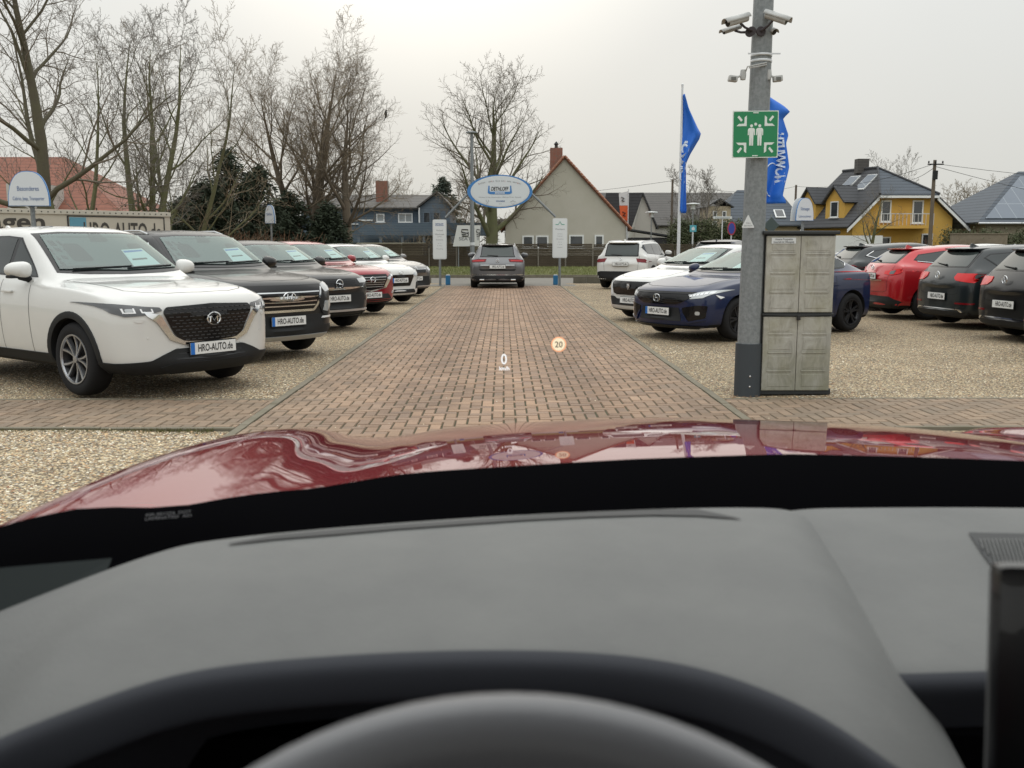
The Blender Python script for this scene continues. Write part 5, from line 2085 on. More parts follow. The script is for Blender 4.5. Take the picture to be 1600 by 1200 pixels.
for t_c, wid in ((1.7, 1.9), (4.5, 1.6)):
    base = on_left_roof(.12, t_c)
    top = on_left_roof(.50, t_c)
    # dormer box facing left (outward from the left roof)
    o_ = Vector((-1, -.40, 0)).normalized()
    w_ = dirv
    fc = on_left_roof(.16, t_c)
    hgt = (zR - zE) * .27
    P = lambda a, b, c_: fc + w_ * a + o_ * b + Vector((0, 0, c_))
    mb = MB()
    pr = [(-wid / 2, -.6), (wid / 2, -.6), (wid / 2, hgt), (0, hgt + .95), (-wid / 2, hgt)]
    mb.prism(pr, lambda a, b, c_: P(a, c_, b), .1, -3.2)
    dm = mb.build("dormer", M_yellow, root)
    mb = MB()
    for s in (-1, 1):
        slab(mb, [P(0, .35, hgt + 1.08), P(s * (wid / 2 + .25), .35, hgt - .12), P(s * (wid / 2 + .25), -3.0, hgt - .12), P(0, -3.0, hgt + 1.08)], .1)
    mb.build("dormer_roof", M_roofdark, dm)
    wc = P(0, .11, hgt * .45)
    window(dm, wc, .80, 1.10, (-w_.x, -w_.y), 1)
# gable openings
for x_a, x_b, y_a, y_b, cu in ((1377, 1391, 313, 347, True), (1426, 1441, 313, 349, True), (1377, 1391, 370, 386, False), (1440, 1456, 365, 386, False)):
    A, B = at(x_a, y_a, Yy), at(x_b, y_b, Yy)
    window(root, ((A.x + B.x) / 2, Yy - .01, (A.z + B.z) / 2), B.x - A.x, A.z - B.z, (1, 0), 1, False, name="window", fw=.09)
A, B = at(1374, 352, Yy - 1.4), at(1458, 357, Yy - 1.4)
mb = MB()
mb.box(((A.x + B.x) / 2, Yy - .75, (A.z + B.z) / 2), (B.x - A.x, 1.4, A.z - B.z))
bal = mb.build("balcony", M_yellow, root)
mb = MB()
zt_ = at(1400, 334, Yy - 1.4).z
for k in range(15):
    x = A.x + (B.x - A.x) * k / 14
    mb.box((x, Yy - 1.40, (A.z + zt_) / 2), (.03, .03, zt_ - A.z))
mb.box(((A.x + B.x) / 2, Yy - 1.40, zt_), (B.x - A.x, .06, .05))
mb.build("balcony_rail", M_satin, bal)
A = at(1456, 305, Yy)
# little white picket fence in front
A, B = at(1306, 368, 60), at(1378, 368, 60)
mb = MB()
n = 28
for k in range(n):
    x = A.x + (B.x - A.x) * k / (n - 1)
    mb.box((x, 60, A.z / 2), (.11, .02, A.z))
mb.box(((A.x + B.x) / 2, 60.03, .45), (B.x - A.x, .03, .08))
mb.box(((A.x + B.x) / 2, 60.03, 1.4), (B.x - A.x, .03, .08))
tag(mb.build("picket_fence", M_whitep), "white picket fence in front of the yellow house", "fence")

# --- garden wall, dark roof and solar roof at the right edge
A, B = at(1486, 366, 61), at(1572, 384, 61)
mb = MB()
mb.box(((A.x + B.x) / 2, 61, A.z / 2), (B.x - A.x, .24, A.z))
mb.box(((A.x + B.x) / 2, 61, A.z + .03), (B.x - A.x + .1, .34, .06))
tag(mb.build("garden_wall", mat("garden_brick", (0.24, 0.20, 0.15), .9, noise=(3, .3, (.17, .14, .10)))), "low weathered garden wall right of the yellow house", "wall")
Yd = 82.0
root = empty("dark_roof_house", (0, 0, 0), 0, "low house with a plain dark roof between the yellow house and the solar roof", "house")
xa, xb, xc_, xd = at(1484, 352, Yd).x, at(1620, 352, Yd).x, at(1540, 299, Yd + 4).x, at(1600, 297, Yd + 4).x
zr5, ze5 = at(1540, 298, Yd + 4).z, at(1540, 352, Yd).z
mb = MB()
mb.box(((xa + xb) / 2, Yd + 4.2, ze5 / 2), (xb - xa - .5, 7.8, ze5))
mb.build("wall", M_stuccol, root)
mb = MB()
slab(mb, [(xa, Yd, ze5), (xb, Yd, ze5), (xd, Yd + 4, zr5), (xc_, Yd + 4, zr5)], .12)
slab(mb, [(xa - .01, Yd, ze5), (xc_ - .01, Yd + 4, zr5), (xa - .01, Yd + 8.2, ze5)], .12)
slab(mb, [(xa, Yd + 8.2, ze5), (xb, Yd + 8.2, ze5), (xd, Yd + 4.05, zr5), (xc_, Yd + 4.05, zr5)], .12)
mb.build("roof", M_roofgrey, root)
A = at(1512, 334, Yd + 1.2)
mb = MB()
rot = Matrix.Rotation(math.atan((zr5 - ze5) / 4), 3, 'X')
mb.box((A.x, Yd + 1.2, ze5 + (zr5 - ze5) / 4 * 1.2 + .1), (.55, 1.0, .08), mtx=rot)
mb.build("skylight", M_whitep, root)
Ys = 64.0
root = empty("solar_roof_house", (0, 0, 0), 0, "house at the right edge with solar panels covering its blue-grey roof", "house")
xa = at(1528, 348, Ys).x
xt = at(1592, 268, Ys + 5).x
ze6, zr6 = at(1560, 347, Ys).z, at(1592, 268, Ys + 5).z
xe = at(1700, 340, Ys).x
mb = MB()
mb.box(((xa + xe) / 2 + .3, Ys + 5.3, ze6 / 2), (xe - xa - .9, 9.6, ze6))
mb.build("wall", mat("garden_brick2", (0.30, 0.26, 0.19), .9), root)
mb = MB()
slab(mb, [(xa, Ys, ze6), (xe, Ys, ze6), (xe, Ys + 5, zr6), (xt, Ys + 5, zr6)], .15)
slab(mb, [(xa - .01, Ys, ze6), (xt - .01, Ys + 5, zr6), (xa - .01, Ys + 10, ze6)], .15)
slab(mb, [(xa, Ys + 10, ze6), (xe, Ys + 10, ze6), (xe, Ys + 5.05, zr6), (xt, Ys + 5.05, zr6)], .15)
mb.build("roof", M_roofblue, root)
sl = (zr6 - ze6) / 5
def rp(x, t, up_=.08): return (x, Ys + t, ze6 + sl * t + up_)
mb = MB()
e_ = lambda t: xa + (xt - xa) * t / 5
slab(mb, [rp(e_(.25) + .35, .25), rp(e_(.25) + 3.0, .25), rp(e_(1.5) + 3.4, 1.5), rp(xe, 1.6), rp(xe, 4.4), rp(e_(4.4) + .4, 4.4)], .05)
mb.build("solar_panel", M_solar, root)
mb = MB()
A = at(1560, 350, Ys - .3)
mb.tube([(xa, Ys - .08, ze6 - .08), (xe, Ys - .08, ze6 - .08)], .07, 8)
mb.build("gutter", M_satin, root)

# --- far rooftops and tree belt so that the horizon is closed
mb = MB()
o = thicket("far_woods", "far line of bare trees closing the horizon", "woods", -150, 150, 150, 160, 5.5, 26000, M_twigg, 9, .9)
o["kind"] = "stuff"
o = thicket("undergrowth", "dark undergrowth below the evergreens behind the left cars", "undergrowth", -21, -8.6, 37.5, 40, 2.6, 16000, M_need, 12, .13)
o["kind"] = "stuff"

# ================================================================== FENCE
M_fence = lines_mat("fence_boards", (0.105, 0.080, 0.055), (0.030, 0.024, 0.018), 2, .085, .16, noise=.45, depth=.02)
M_fpost = mat("fence_post", (0.22, 0.20, 0.17), .85, noise=(4, .3, (.13, .115, .09)))
root = empty("woven_fence", (0, 50.4, .2), 0, "brown woven wooden fence along the far side of the street", "fence")
rnd = random.Random(8)
ztop = 1.24
for k in range(22):
    x0 = -15.2 + k * 1.42
    hh = ztop + rnd.gauss(0, .02)
    mb = MB()
    rows = 15
    for r in range(rows):
        z = .04 + hh * (r + .5) / rows
        ns = 6
        for s in range(ns):
            xa_, xb_ = x0 + 1.36 * s / ns, x0 + 1.36 * (s + 1) / ns
            off = .018 * (1 if (s + r) % 2 else -1) if r > 6 else 0
            mb.box(((xa_ + xb_) / 2, off, z), (xb_ - xa_ + .002, .012, hh / rows * .86))
    mb.box((x0 + .68, .03, .35), (1.34, .02, .66))
    mb.build("fence_panel", M_fence, root)
    mb = MB()
    mb.box((x0 - .03, -.045, hh * .46), (.055, .06, hh * rnd.uniform(.60, .98)))
    mb.build("fence_post", M_fpost, root)

# ================================================================== SIGNS AND STREET FURNITURE
M_galv = mat("galvanised_steel", (0.235, 0.25, 0.255), 0.6, 0.2, noise=(34, .12, (0.165, 0.18, 0.185)), bump=(30, .15, .003))
M_pole = mat("grey_pole", (0.22, 0.235, 0.24), 0.5, 0.3)
M_signw = mat("sign_white", (0.62, 0.64, 0.64), 0.45)
M_signb = mat("sign_blue", (0.045, 0.19, 0.46), 0.45)
M_signtxt = mat("sign_lettering_blue", (0.06, 0.12, 0.28), 0.5)
M_grn = mat("sign_green", (0.008, 0.20, 0.075), 0.4)
M_grnl = mat("sign_teal", (0.02, 0.30, 0.20), 0.4)
M_grytxt = mat("sign_lettering_grey", (0.22, 0.23, 0.24), 0.5)
M_redtxt = mat("sign_lettering_red", (0.40, 0.10, 0.09), 0.5)

YS = 34.6
groot = empty("entrance_gate_sign", (0, 0, 0), 0, "gate sign: two white panels on posts joined by struts under a blue-rimmed oval board", "sign")
for (xl_, xr2, yt, yb, lines, name) in ((676, 698, 343, 405, 'L', 'panel'), (863.5, 886, 341, 403, 'R', 'panel')):
    A, B = at(xl_, yt, YS), at(xr2, yb, YS)
    cx, w, h = (A.x + B.x) / 2, B.x - A.x, A.z - B.z
    mb = MB()
    pts = rounded([(cx - w / 2, B.z), (cx + w / 2, B.z), (cx + w / 2, A.z), (cx - w / 2, A.z)], .06, 4)
    mb.prism(pts, lambda u_, v_, w_: (u_, w_, v_), YS - .04, YS + .04)
    pn = mb.build("sign_panel", M_signw, groot, True, 30)
    mb = MB()
    pts2 = rounded([(cx - w / 2 + .03, B.z + .03), (cx + w / 2 - .03, B.z + .03), (cx + w / 2 - .03, A.z - .03), (cx - w / 2 + .03, A.z - .03)], .05, 4)
    mb.prism(pts2, lambda u_, v_, w_: (u_, w_, v_), YS - .046, YS - .041)
    mb.build("sign_face", mat("sign_face_white", (0.66, 0.68, 0.68), .4), pn)
    yy = YS - .048
    T = lambda s, sz, z_, m_, wd=None, b_=.0: text(s, sz, (cx, yy, z_), FACE_CAM, m_, pn, width=wd, bold=b_)
    if lines == 'L':
        T("DETHLOFF", .075, A.z - .16, M_signtxt, .28, .002)
        q = MB()
        q.box((cx, yy, A.z - .215), (.30, .003, .016))
        q.build("underline", M_signtxt, pn)
        for k, (s, sz) in enumerate((("Verkauf", .075), ("Werkstatt", .08), ("Service", .05), ("Ersatzteile", .06), ("Mo - Fr", .04), ("8 - 18 Uhr", .04), ("hro-auto.de", .05))):
            T(s, sz, A.z - (.38, .52, .60, .71, .84, .92, 1.03)[k], M_grytxt)
    else:
        q = MB()
        q.tube([(cx - .16, yy, A.z - .22), (cx - .06, yy, A.z - .22), (cx, yy, A.z - .12), (cx + .06, yy, A.z - .22), (cx + .16, yy, A.z - .22)], .012, 5)
        q.build("logo", M_grnl, pn)
        for k, (s, sz) in enumerate((("Waschpark", .075), ("SB-Wäsche", .04), ("Staubsauger", .04), ("Öffnungszeiten", .045), ("Mo - Sa", .04), ("8 - 20 Uhr", .04), ("hro-auto.de", .04))):
            T(s, sz, A.z - (.39, .55, .63, .73, .84, .92, 1.02)[k], M_grytxt)
    mb = MB()
    mb.tube([(cx, YS, B.z), (cx, YS, -.05)], .045, 12)
    mb.build("post", M_galv, groot, True)
A, B = at(696, 340, YS), at(734, 300, YS)
mb = MB(); mb.tube([A, B], .04, 8); mb.build("strut", M_galv, groot, True)
A, B = at(868, 339, YS), at(829, 301, YS)
mb = MB(); mb.tube([A, B], .04, 8); mb.build("strut", M_galv, groot, True)
E = at(781, 299, YS - .1)
ea, eb = at(832, 299, YS).x - E.x, (at(781, 273, YS).z - at(781, 325, YS).z) / 2
def ell(a_, b_, y0, y1, cx=0, n=56):
    q = MB()
    q.prism([(E.x + cx + a_ * math.cos(2 * PI * k / n), E.z + b_ * math.sin(2 * PI * k / n)) for k in range(n)], lambda u_, v_, w_: (u_, w_, v_), y0, y1)
    return q
ov = ell(ea, eb, YS - .08, YS + .08).build("oval_board", M_signb, groot, True, 30)
ell(ea * .90, eb * .93, YS - .086, YS - .081, .01).build("oval_rim", M_signw, ov)
ell(ea * .86, eb * .89, YS - .092, YS - .087, .01).build("oval_face", mat("oval_face_white", (0.60, 0.64, 0.66), .4), ov)
yy = YS - .096
s = "Schön, dass Sie bei uns waren!"
for k, chh in enumerate(s):
    if chh == " ": continue
    t = (k - (len(s) - 1) / 2) / (len(s) / 2)
    xx = E.x + t * ea * .66
    zz = E.z + eb * .66 * math.sqrt(max(0, 1 - (t * .66 / .92) ** 2)) - .02
    text(chh, .085, (xx, yy, zz), FACE_CAM, M_redtxt if k % 9 == 0 else M_grytxt, ov, roll=-t * .36, bold=.001)
q = MB()
lp = rounded([(E.x - .40, E.z + .20), (E.x - .43, E.z - .06), (E.x - .34, E.z - .10), (E.x + .34, E.z - .10), (E.x + .43, E.z - .06), (E.x + .40, E.z + .20), (E.x + .36, E.z + .20), (E.x + .36, E.z - .01), (E.x - .36, E.z - .01), (E.x - .36, E.z + .20)], .03)
q.prism(lp, lambda u_, v_, w_: (u_, w_, v_), yy, yy - .004)
q.build("logo_frame", M_signb, ov)
text("DETHLOFF", .19, (E.x, yy, E.z + .09), FACE_CAM, M_ink, ov, width=.62, bold=.004, shear=.25)
q = MB()
q.box((E.x, yy - .004, E.z - .055), (.34, .004, .05))
q.build("logo_band", M_signw, ov)
text("AUTOMOBILE", .04, (E.x, yy - .008, E.z - .055), FACE_CAM, M_signb, ov)
text("Autohaus an der Hansestrasse · HRO-AUTO.de · Rostock", .05, (E.x, yy, E.z - .20), FACE_CAM, M_grytxt, ov, width=1.5)
text("HYUNDAI", .07, (E.x + .02, yy, E.z - .34), FACE_CAM, M_signtxt, ov, bold=.002)
q = MB()
q.tube([(E.x + .36, yy, E.z - .36), (E.x + .42, yy, E.z - .36), (E.x + .46, yy, E.z - .31), (E.x + .50, yy, E.z - .36), (E.x + .56, yy, E.z - .36)], .007, 5)
q.tube([(E.x - .48, yy, E.z - .29), (E.x - .48, yy, E.z - .35), (E.x - .44, yy, E.z - .39), (E.x - .40, yy, E.z - .35), (E.x - .40, yy, E.z - .29)], .006, 5)
q.build("small_logos", M_grytxt, ov)
for xx in (-.44, .02, .46):
    text("Service", .035, (E.x + xx, yy, E.z - .43), FACE_CAM, M_grytxt, ov)
for px_, lab in ((700, "small blue bollard at the foot of the left gate post"), (868, "small blue bollard at the foot of the right gate post")):
    A = at(px_, 440, 35.3)
    mb = MB()
    mb.rbox((A.x, 35.3, .16), (.17, .17, .34), .02)
    mb.mi = 1
    mb.rbox((A.x, 35.3, .345), (.13, .13, .03), .01)
    tag(mb.build("bollard", [mat("bollard_blue", (0.02, 0.16, 0.34), .5), M_signw]), lab, "bollard", "blue bollards at the gate posts")

# white trapezoid banner above the fence
YB = 49.6
root = empty("banner_sign", (0, 0, 0), 0, "white trapezoid banner with a dark S-shaped emblem above the brown fence", "banner")
P4 = [at(714.5, 352, YB), at(751, 352, YB), at(749, 384.5, YB), at(707.5, 385, YB)]
mb = MB()
n = len(P4)
mb.prism([(p.x, p.z) for p in P4], lambda a_, b_, c_: (a_, c_, b_), YB, YB + .05)
mb.build("banner_cloth", mat("banner_white", (0.62, 0.62, 0.60), .7), root)
for px_ in (716, 748):
    A = at(px_, 352, YB + .1)
    mb = MB(); mb.tube([(A.x, YB + .1, A.z - .1), (A.x, YB + .1, .1)], .03, 6); mb.build("banner_post", M_galv, root)
for cxp, sc_ in ((726.5, 1.0), (747, .45)):
    c = at(cxp, 364.5, YB)
    mb = MB()
    sx_ = .17 * sc_
    for (dz, k) in ((.13, 1), (0, 1), (-.13, 1)):
        pass
    bars_ = [[(-1, 1), (.7, 1), (1, .8)], [(-1, .75), (-1, .3), (.9, .0)], [(1, .35), (1, -.75), (-.9, -.75)], [(-1, -.3), (.3, -.3)]]
    for bb in bars_:
        mb.tube([(c.x + u_ * sx_, YB - .01, c.z + v_ * .19) for u_, v_ in bb], .028 * (.6 + .4 * sc_), 4)
    mb.build("emblem", M_ink, root)
c = at(726.5, 373, YB)
text("SEAT", .24, (c.x, YB - .005, c.z), FACE_CAM, M_grytxt, root, width=.62, bold=.004)
c = at(747, 373, YB)
text("SE", .2, (c.x, YB - .005, c.z), FACE_CAM, M_grytxt, root, width=.13)

# street lamp behind the oval sign
def lamp_post(px, Y, py_top, label, head='T', r=.06, m=None, name="street_lamp"):
    A = at(px, py_top, Y)
    root = empty(name, (A.x, Y, 0), 0, label, "street lamp")
    mb = MB()
    mb.tube([(0, 0, -.05), (0, 0, A.z * .35), (0, 0, A.z)], [r * 1.35, r * 1.15, r * .75], 10)
    mb.build("pole", m or M_pole, root, True)
    mb = MB()
    if head == 'T':
        mb.lathe([(.0, A.z + .06), (.26, A.z + .02), (.28, A.z - .02), (.10, A.z - .05), (0, A.z - .06)], 16)
    else:
        mb.lathe([(0, A.z + .12), (.38, A.z + .08), (.40, A.z + .03), (.14, A.z + .01), (.13, A.z - .26), (0, A.z - .30)], 16)
    mb.build("lamp_head", M_signw if head != 'T' else M_pole, root, True, 40)
    return root
rt = lamp_post(737, 44.2, 207, "slim grey street lamp passing behind the oval sign", 'T', .085)
mb = MB()
for z in (at(737, 397, 44.2).z, at(737, 381, 44.2).z):
    mb.lathe([(.125, z - .07), (.125, z + .07)], 10)
mb.build("reflective_band", M_signw, rt)
lamp_post(1018, 62, 333, "pale garden lamp in front of the annex gable", 'M', .04)
lamp_post(1083, 57, 320, "pale lamp with a round cap beside the blue flag", 'M', .04)

# arch-topped row signs
def row_sign(label, px, py_top, py_bot, wpx, Y, lines, base_py, yaw=0.0, post_px=None, heavy=1.0):
    A, B = at(px - wpx / 2, py_bot, Y), at(px + wpx / 2, py_top, Y)
    w, h = B.x - A.x, B.z - A.z
    cx = (A.x + B.x) / 2
    root = empty("row_sign", (cx, Y, 0), yaw, label, "sign", "arch-topped row signs")
    def archp(k_, dz=0):
        pts = [(-w / 2 * k_, A.z + dz), (w / 2 * k_, A.z + dz)]
        for t in range(0, 181, 10):
            a_ = R(t)
            pts.append((math.copysign(abs(math.cos(a_)) ** .75, math.cos(a_)) * w / 2 * k_, A.z + dz + (.10 + .90 * math.sin(a_)) * h * k_))
        return pts
    mb = MB()
    mb.prism(archp(1.0), lambda a_, b_, c_: (a_, c_, b_), 0, .035)
    pn = mb.build("sign_panel", M_signb, root)
    mb = MB()
    mb.prism(archp(.965, .008), lambda a_, b_, c_: (a_, c_, b_), -.006, -.001)
    mb.build("sign_face", mat("row_sign_white", (0.60, 0.63, 0.66), .4), pn)
    mb = MB()
    mb.prism(archp(1.0), lambda a_, b_, c_: (a_ - .10 * w * 1.2, c_ + .16, b_ + .004), 0, .035)
    mb.build("rear_panel", M_signw, root)
    for (s, dz, sz, wd) in lines:
        text(s, sz * h, (0, -.009, A.z + dz * h), FACE_CAM, M_signb if False else M_signtxt, pn, width=wd * w)
    mb = MB()
    mb.tube([(0, .10, A.z + .1), (0, .10, -.05)], .034 * heavy, 12)
    mb.build("post", M_galv, root, True)
    return root
row_sign("arch-topped row sign reading Besonderes above the lettered trailer", 44, 267, 322, 60, 15.2, [("Besonderes", .50, .19, .52), ("Cabrio, Jeep, Transporter", .20, .15, .76)], 365, R(2))
row_sign("small arch-topped row sign in front of the dark evergreens", 421, 320, 349, 15, 34, [("Mittelklasse", .5, .2, .6)], 380, R(-14))
row_sign("arch-topped row sign above the grey storage cabinet", 1258, 309, 345, 30, 21.5, [("Kleinwagen", .50, .2, .5), ("Limousinen", .2, .15, .7)], 362, R(6))

# long lettered trailer behind the white SUV
root = empty("lettered_trailer", (0, 0, 0), 0, "long beige box trailer lettered wagen and HRO-AUTO.de, roof rivets showing", "trailer")
T0, T1 = at(-190, 316, 17.6), at(266, 335, 21.6)
T1b = at(266, 372, 21.6)
dx = Vector((T1.x - T0.x, T1.y - T0.y, 0))
Lt = dx.length
dx.normalize()
nrm = Vector((dx.y, -dx.x, 0))
zt_ = (T0.z + T1.z) / 2
M3 = Matrix((dx, -nrm, Vector((0, 0, 1)))).transposed()
TP = lambda a_, d_, z_: Vector((T0.x, T0.y, 0)) + dx * a_ + nrm * d_ + Vector((0, 0, z_))
mb = MB()
mb.rbox(TP(Lt / 2, -1.2, (zt_ + .95) / 2), (Lt, 2.4, zt_ - .95), .03, mtx=M3)
box_ = mb.build("cargo_box", mat("trailer_beige", (0.50, 0.46, 0.38), .7, noise=(1.2, .3, (0.42, 0.385, 0.32))), root)
mb = MB()
mb.box(TP(Lt / 2, .012, zt_ - .05), (Lt, .03, .09), mtx=M3)
mb.build("roof_rail", mat("trailer_rail", (0.48, 0.45, 0.38), .5), box_)
mb = MB()
for k in range(44):
    p = TP(.15 + k * Lt / 44, .03, zt_ - .05)
    mb.rbox(p, (.022, .012, .022), .004, mtx=M3)
mb.build("rivet_strip", M_plast, box_)
mb = MB()
for (a_, b_) in ((.3, .55), (.30, .45)):
    pass
def a_at(px):
    d = ray(px, 345)
    # intersect the sight line with the side of the trailer (in plan)
    det = d.x * (-dx.y) - d.y * (-dx.x)
    t = (T0.x * (-dx.y) - T0.y * (-dx.x)) / det
    q = Vector((d.x * t - T0.x, d.y * t - T0.y, 0))
    return q.dot(dx)
xl_ = a_at(106)
xr_2 = a_at(256)
for (a_, z_, sx_, sz_) in ((xl_, zt_ - .62, .03, 1.0), (xr_2, zt_ - .62, .02, 1.0)):
    mb.box(TP(a_, .006, z_), (sx_, .012, sz_), mtx=M3)
mb.box(TP((xl_ + xr_2) / 2, .006, zt_ - .125), (xr_2 - xl_, .011, .02), mtx=M3)
mb.build("panel_frame", M_ink, box_)
mb = MB()
mb.box(TP(xl_ + .20, .004, zt_ - .63), (.34, .006, .96), mtx=M3)
mb.build("blue_stripe", mat("faded_blue", (0.10, 0.27, 0.36), .6), box_)
rotT = Matrix((dx, Vector((0, 0, 1)), nrm)).transposed()
mI = mat("faded_black", (0.05, 0.045, 0.038), .7)
text("HRO-AUTO.de", .52, TP((a_at(130) + a_at(251)) / 2, .006, zt_ - .43), rotT, mI, box_, width=a_at(251) - a_at(130), bold=.008)
text("Gebrauchtwagen", .46, TP(a_at(70) - 2.0, .006, zt_ - .30), rotT, mI, box_, width=4.0, bold=.010)
for a_ in (Lt - 1.4, Lt - 2.5, 2.0):
    mb = MB()
    p = TP(a_, -.25, .48)
    vs0 = MB()
    vs0.lathe([(0, -.14), (.25, -.14), (.46, -.12), (.48, 0), (.46, .12), (.25, .14), (0, .14)], 24, 'Y')
    mb.add([p + M3 @ Vector(v) for v in vs0.v], vs0.f)
    mb.build("wheel", M_tyre, root, True)
mb = MB()
mb.box(TP(Lt / 2, -1.2, .86), (Lt * .96, 1.1, .16), mtx=M3)
mb.build("chassis", M_plast, root)

# flags
M_flag = mat("flag_blue", (0.012, 0.13, 0.56), .6)
M_pw = mat("flagpole_white", (0.62, 0.63, 0.64), .4)
def flag(label, px, Y, prof, folds, seed, txt_=None, pole_top=None, hide_pole=False, extra=None, polex=None):
    """prof: list of (py, left px, right px) down the cloth"""
    root = empty("advertising_flag", (0, 0, 0), 0, label, "flag", "blue advertising flags")
    V, F = [], []
    nx = 14
    rows = []
    ys_ = [q[0] for q in prof]
    steps = 46
    for j in range(steps + 1):
        py = ys_[0] + (ys_[-1] - ys_[0]) * j / steps
        l_ = np.interp(py, ys_, [q[1] for q in prof])
        r_ = np.interp(py, ys_, [q[2] for q in prof])
        for i in range(nx + 1):
            u_ = i / nx
            p = at(l_ + (r_ - l_) * u_, py, Y)
            dep = .16 * math.sin(u_ * folds + j * .09 + seed) * (.3 + u_) + .05 * math.sin(u_ * 11 + j * .21)
            V.append(Vector((p.x, Y + dep, p.z)))
    for j in range(steps):
        for i in range(nx):
            a_ = j * (nx + 1) + i
            F.append((a_, a_ + 1, a_ + nx + 2, a_ + nx + 1))
    cl = mk("flag_cloth", V, F, M_flag, root, True, 60)
    sol = cl.modifiers.new("t", 'SOLIDIFY')
    sol.thickness = .012
    A = at(polex or px, pole_top, Y)
    mb = MB()
    mb.tube([(A.x, Y + .02, -.05), (A.x, Y + .02, A.z)], [.075, .04], 10)
    mb.lathe([(0, A.z + .1), (.05, A.z + .06), (.05, A.z), (0, A.z)], 8, 'Z', (A.x, Y + .02, 0))
    mb.build("pole", M_pw, root, True)
    bv = BVHTree.FromPolygons(V, F)
    if txt_:
        s, cpx, cpy, hpx, vert_w, mir = txt_
        co, fs = text_mesh(s, 1.0, None, .05)
        w0 = co[:, 0].max() - co[:, 0].min()
        h0 = co[:, 1].max() - co[:, 1].min()
        vs = []
        for c_ in co:
            # lettering runs down the flag, seen from the back
            v_ = cpy + c_[0] / w0 * vert_w
            u_ = cpx + (c_[1] / h0 * hpx) * (1 if mir else -1)
            u_ += (extra(v_) if extra else 0)
            p = at(u_, v_, Y)
            hit = bv.ray_cast(Vector((p.x, Y - 2, p.z)), Vector((0, 1, 0)))
            yy_ = hit[0].y if hit[0] else Y - .1
            vs.append((p.x, yy_ - .02, p.z))
        mk("flag_lettering", vs, fs, mat("flag_print_white", (0.62, 0.70, 0.80), .6), cl)
    return root, bv, cl
flag("narrow furled blue flag on the white flagpole left of the grey metal post", 1066, 38, [(148, 1066, 1068), (170, 1065.5, 1075), (200, 1065, 1091), (208, 1065, 1096), (216, 1064.5, 1094), (240, 1064, 1080), (256, 1064, 1073), (300, 1063, 1073), (331, 1062.5, 1073), (333, 1064, 1072)],
     5.0, .4, ("iCVMO'", 1070, 253, 11, 66, True), 134, polex=1066.5, extra=lambda v: -max(0, (v - 235)) * .10)
_, bv, cl = flag("broad blue flag with a white arc, hanging behind the green assembly-point sign", 1193, 36.5, [(143, 1191, 1192), (152, 1190, 1206), (164, 1190, 1226), (173, 1190, 1237), (184, 1189.5, 1226), (200, 1189, 1231), (210, 1189, 1234), (224, 1188.5, 1229), (262, 1188, 1231), (290, 1187.5, 1224), (306, 1187, 1221), (316, 1187, 1227), (318, 1188, 1226)],
     6.0, 1.3, ("HTUVWOM.", 1221, 248, 13, 82, True), 120, polex=1186, extra=lambda v: -max(0, (v - 250)) * .09)
pts = []
for k in range(15):
    t = k / 14
    a_ = R(70 + 190 * t)
    p = at(1207 + 13 * math.cos(a_) * 1.05, 281 - 26 * math.sin(a_), 36.5)
    h_ = bv.ray_cast(Vector((p.x, 34, p.z)), Vector((0, 1, 0)))
    pts.append(Vector((p.x, (h_[0].y if h_[0] else 36.4) - .02, p.z)))
mb = MB()
mb.tube(pts, .022, 5)
mb.build("flag_arc", mat("flag_print_white", (0.62, 0.70, 0.80), .6), cl)
# orange and white banner flag behind the gable house
Yo = 70
root = empty("orange_flag", (0, 0, 0), 0, "orange and white banner flag between the gable house and the annex", "flag")
for (pts_, m_) in (([(967, 302), (981, 299), (981, 321), (968, 321)], mat("flag_white", (.62, .62, .62), .6)), ([(968, 321.3), (981, 321.3), (982, 347), (969, 338)], mat("flag_orange", (0.62, 0.10, 0.02), .6))):
    mb = MB()
    P = [at(a_, b_, Yo) for a_, b_ in pts_]
    mb.prism([(p.x, p.z) for p in P], lambda a_, b_, c_: (a_, c_ + .05 * math.sin(b_ * 3), b_), Yo, Yo + .03)
    mb.build("flag_cloth", m_, root)
for (x_, y_) in ((973, 311), (975, 334)):
    c = at(x_, y_, Yo)
    mb = MB(); mb.tube([(c.x - .12, Yo - .05, c.z + .14), (c.x + .10, Yo - .05, c.z + .05), (c.x - .08, Yo - .05, c.z - .12), (c.x + .12, Yo - .05, c.z - .15)], .035, 4)
    mb.build("flag_emblem", M_ink, root)
A = at(982, 298, Yo)
mb = MB(); mb.tube([(A.x, Yo, 0), (A.x, Yo, A.z + .1)], .035, 6); mb.build("pole", M_pw, root)

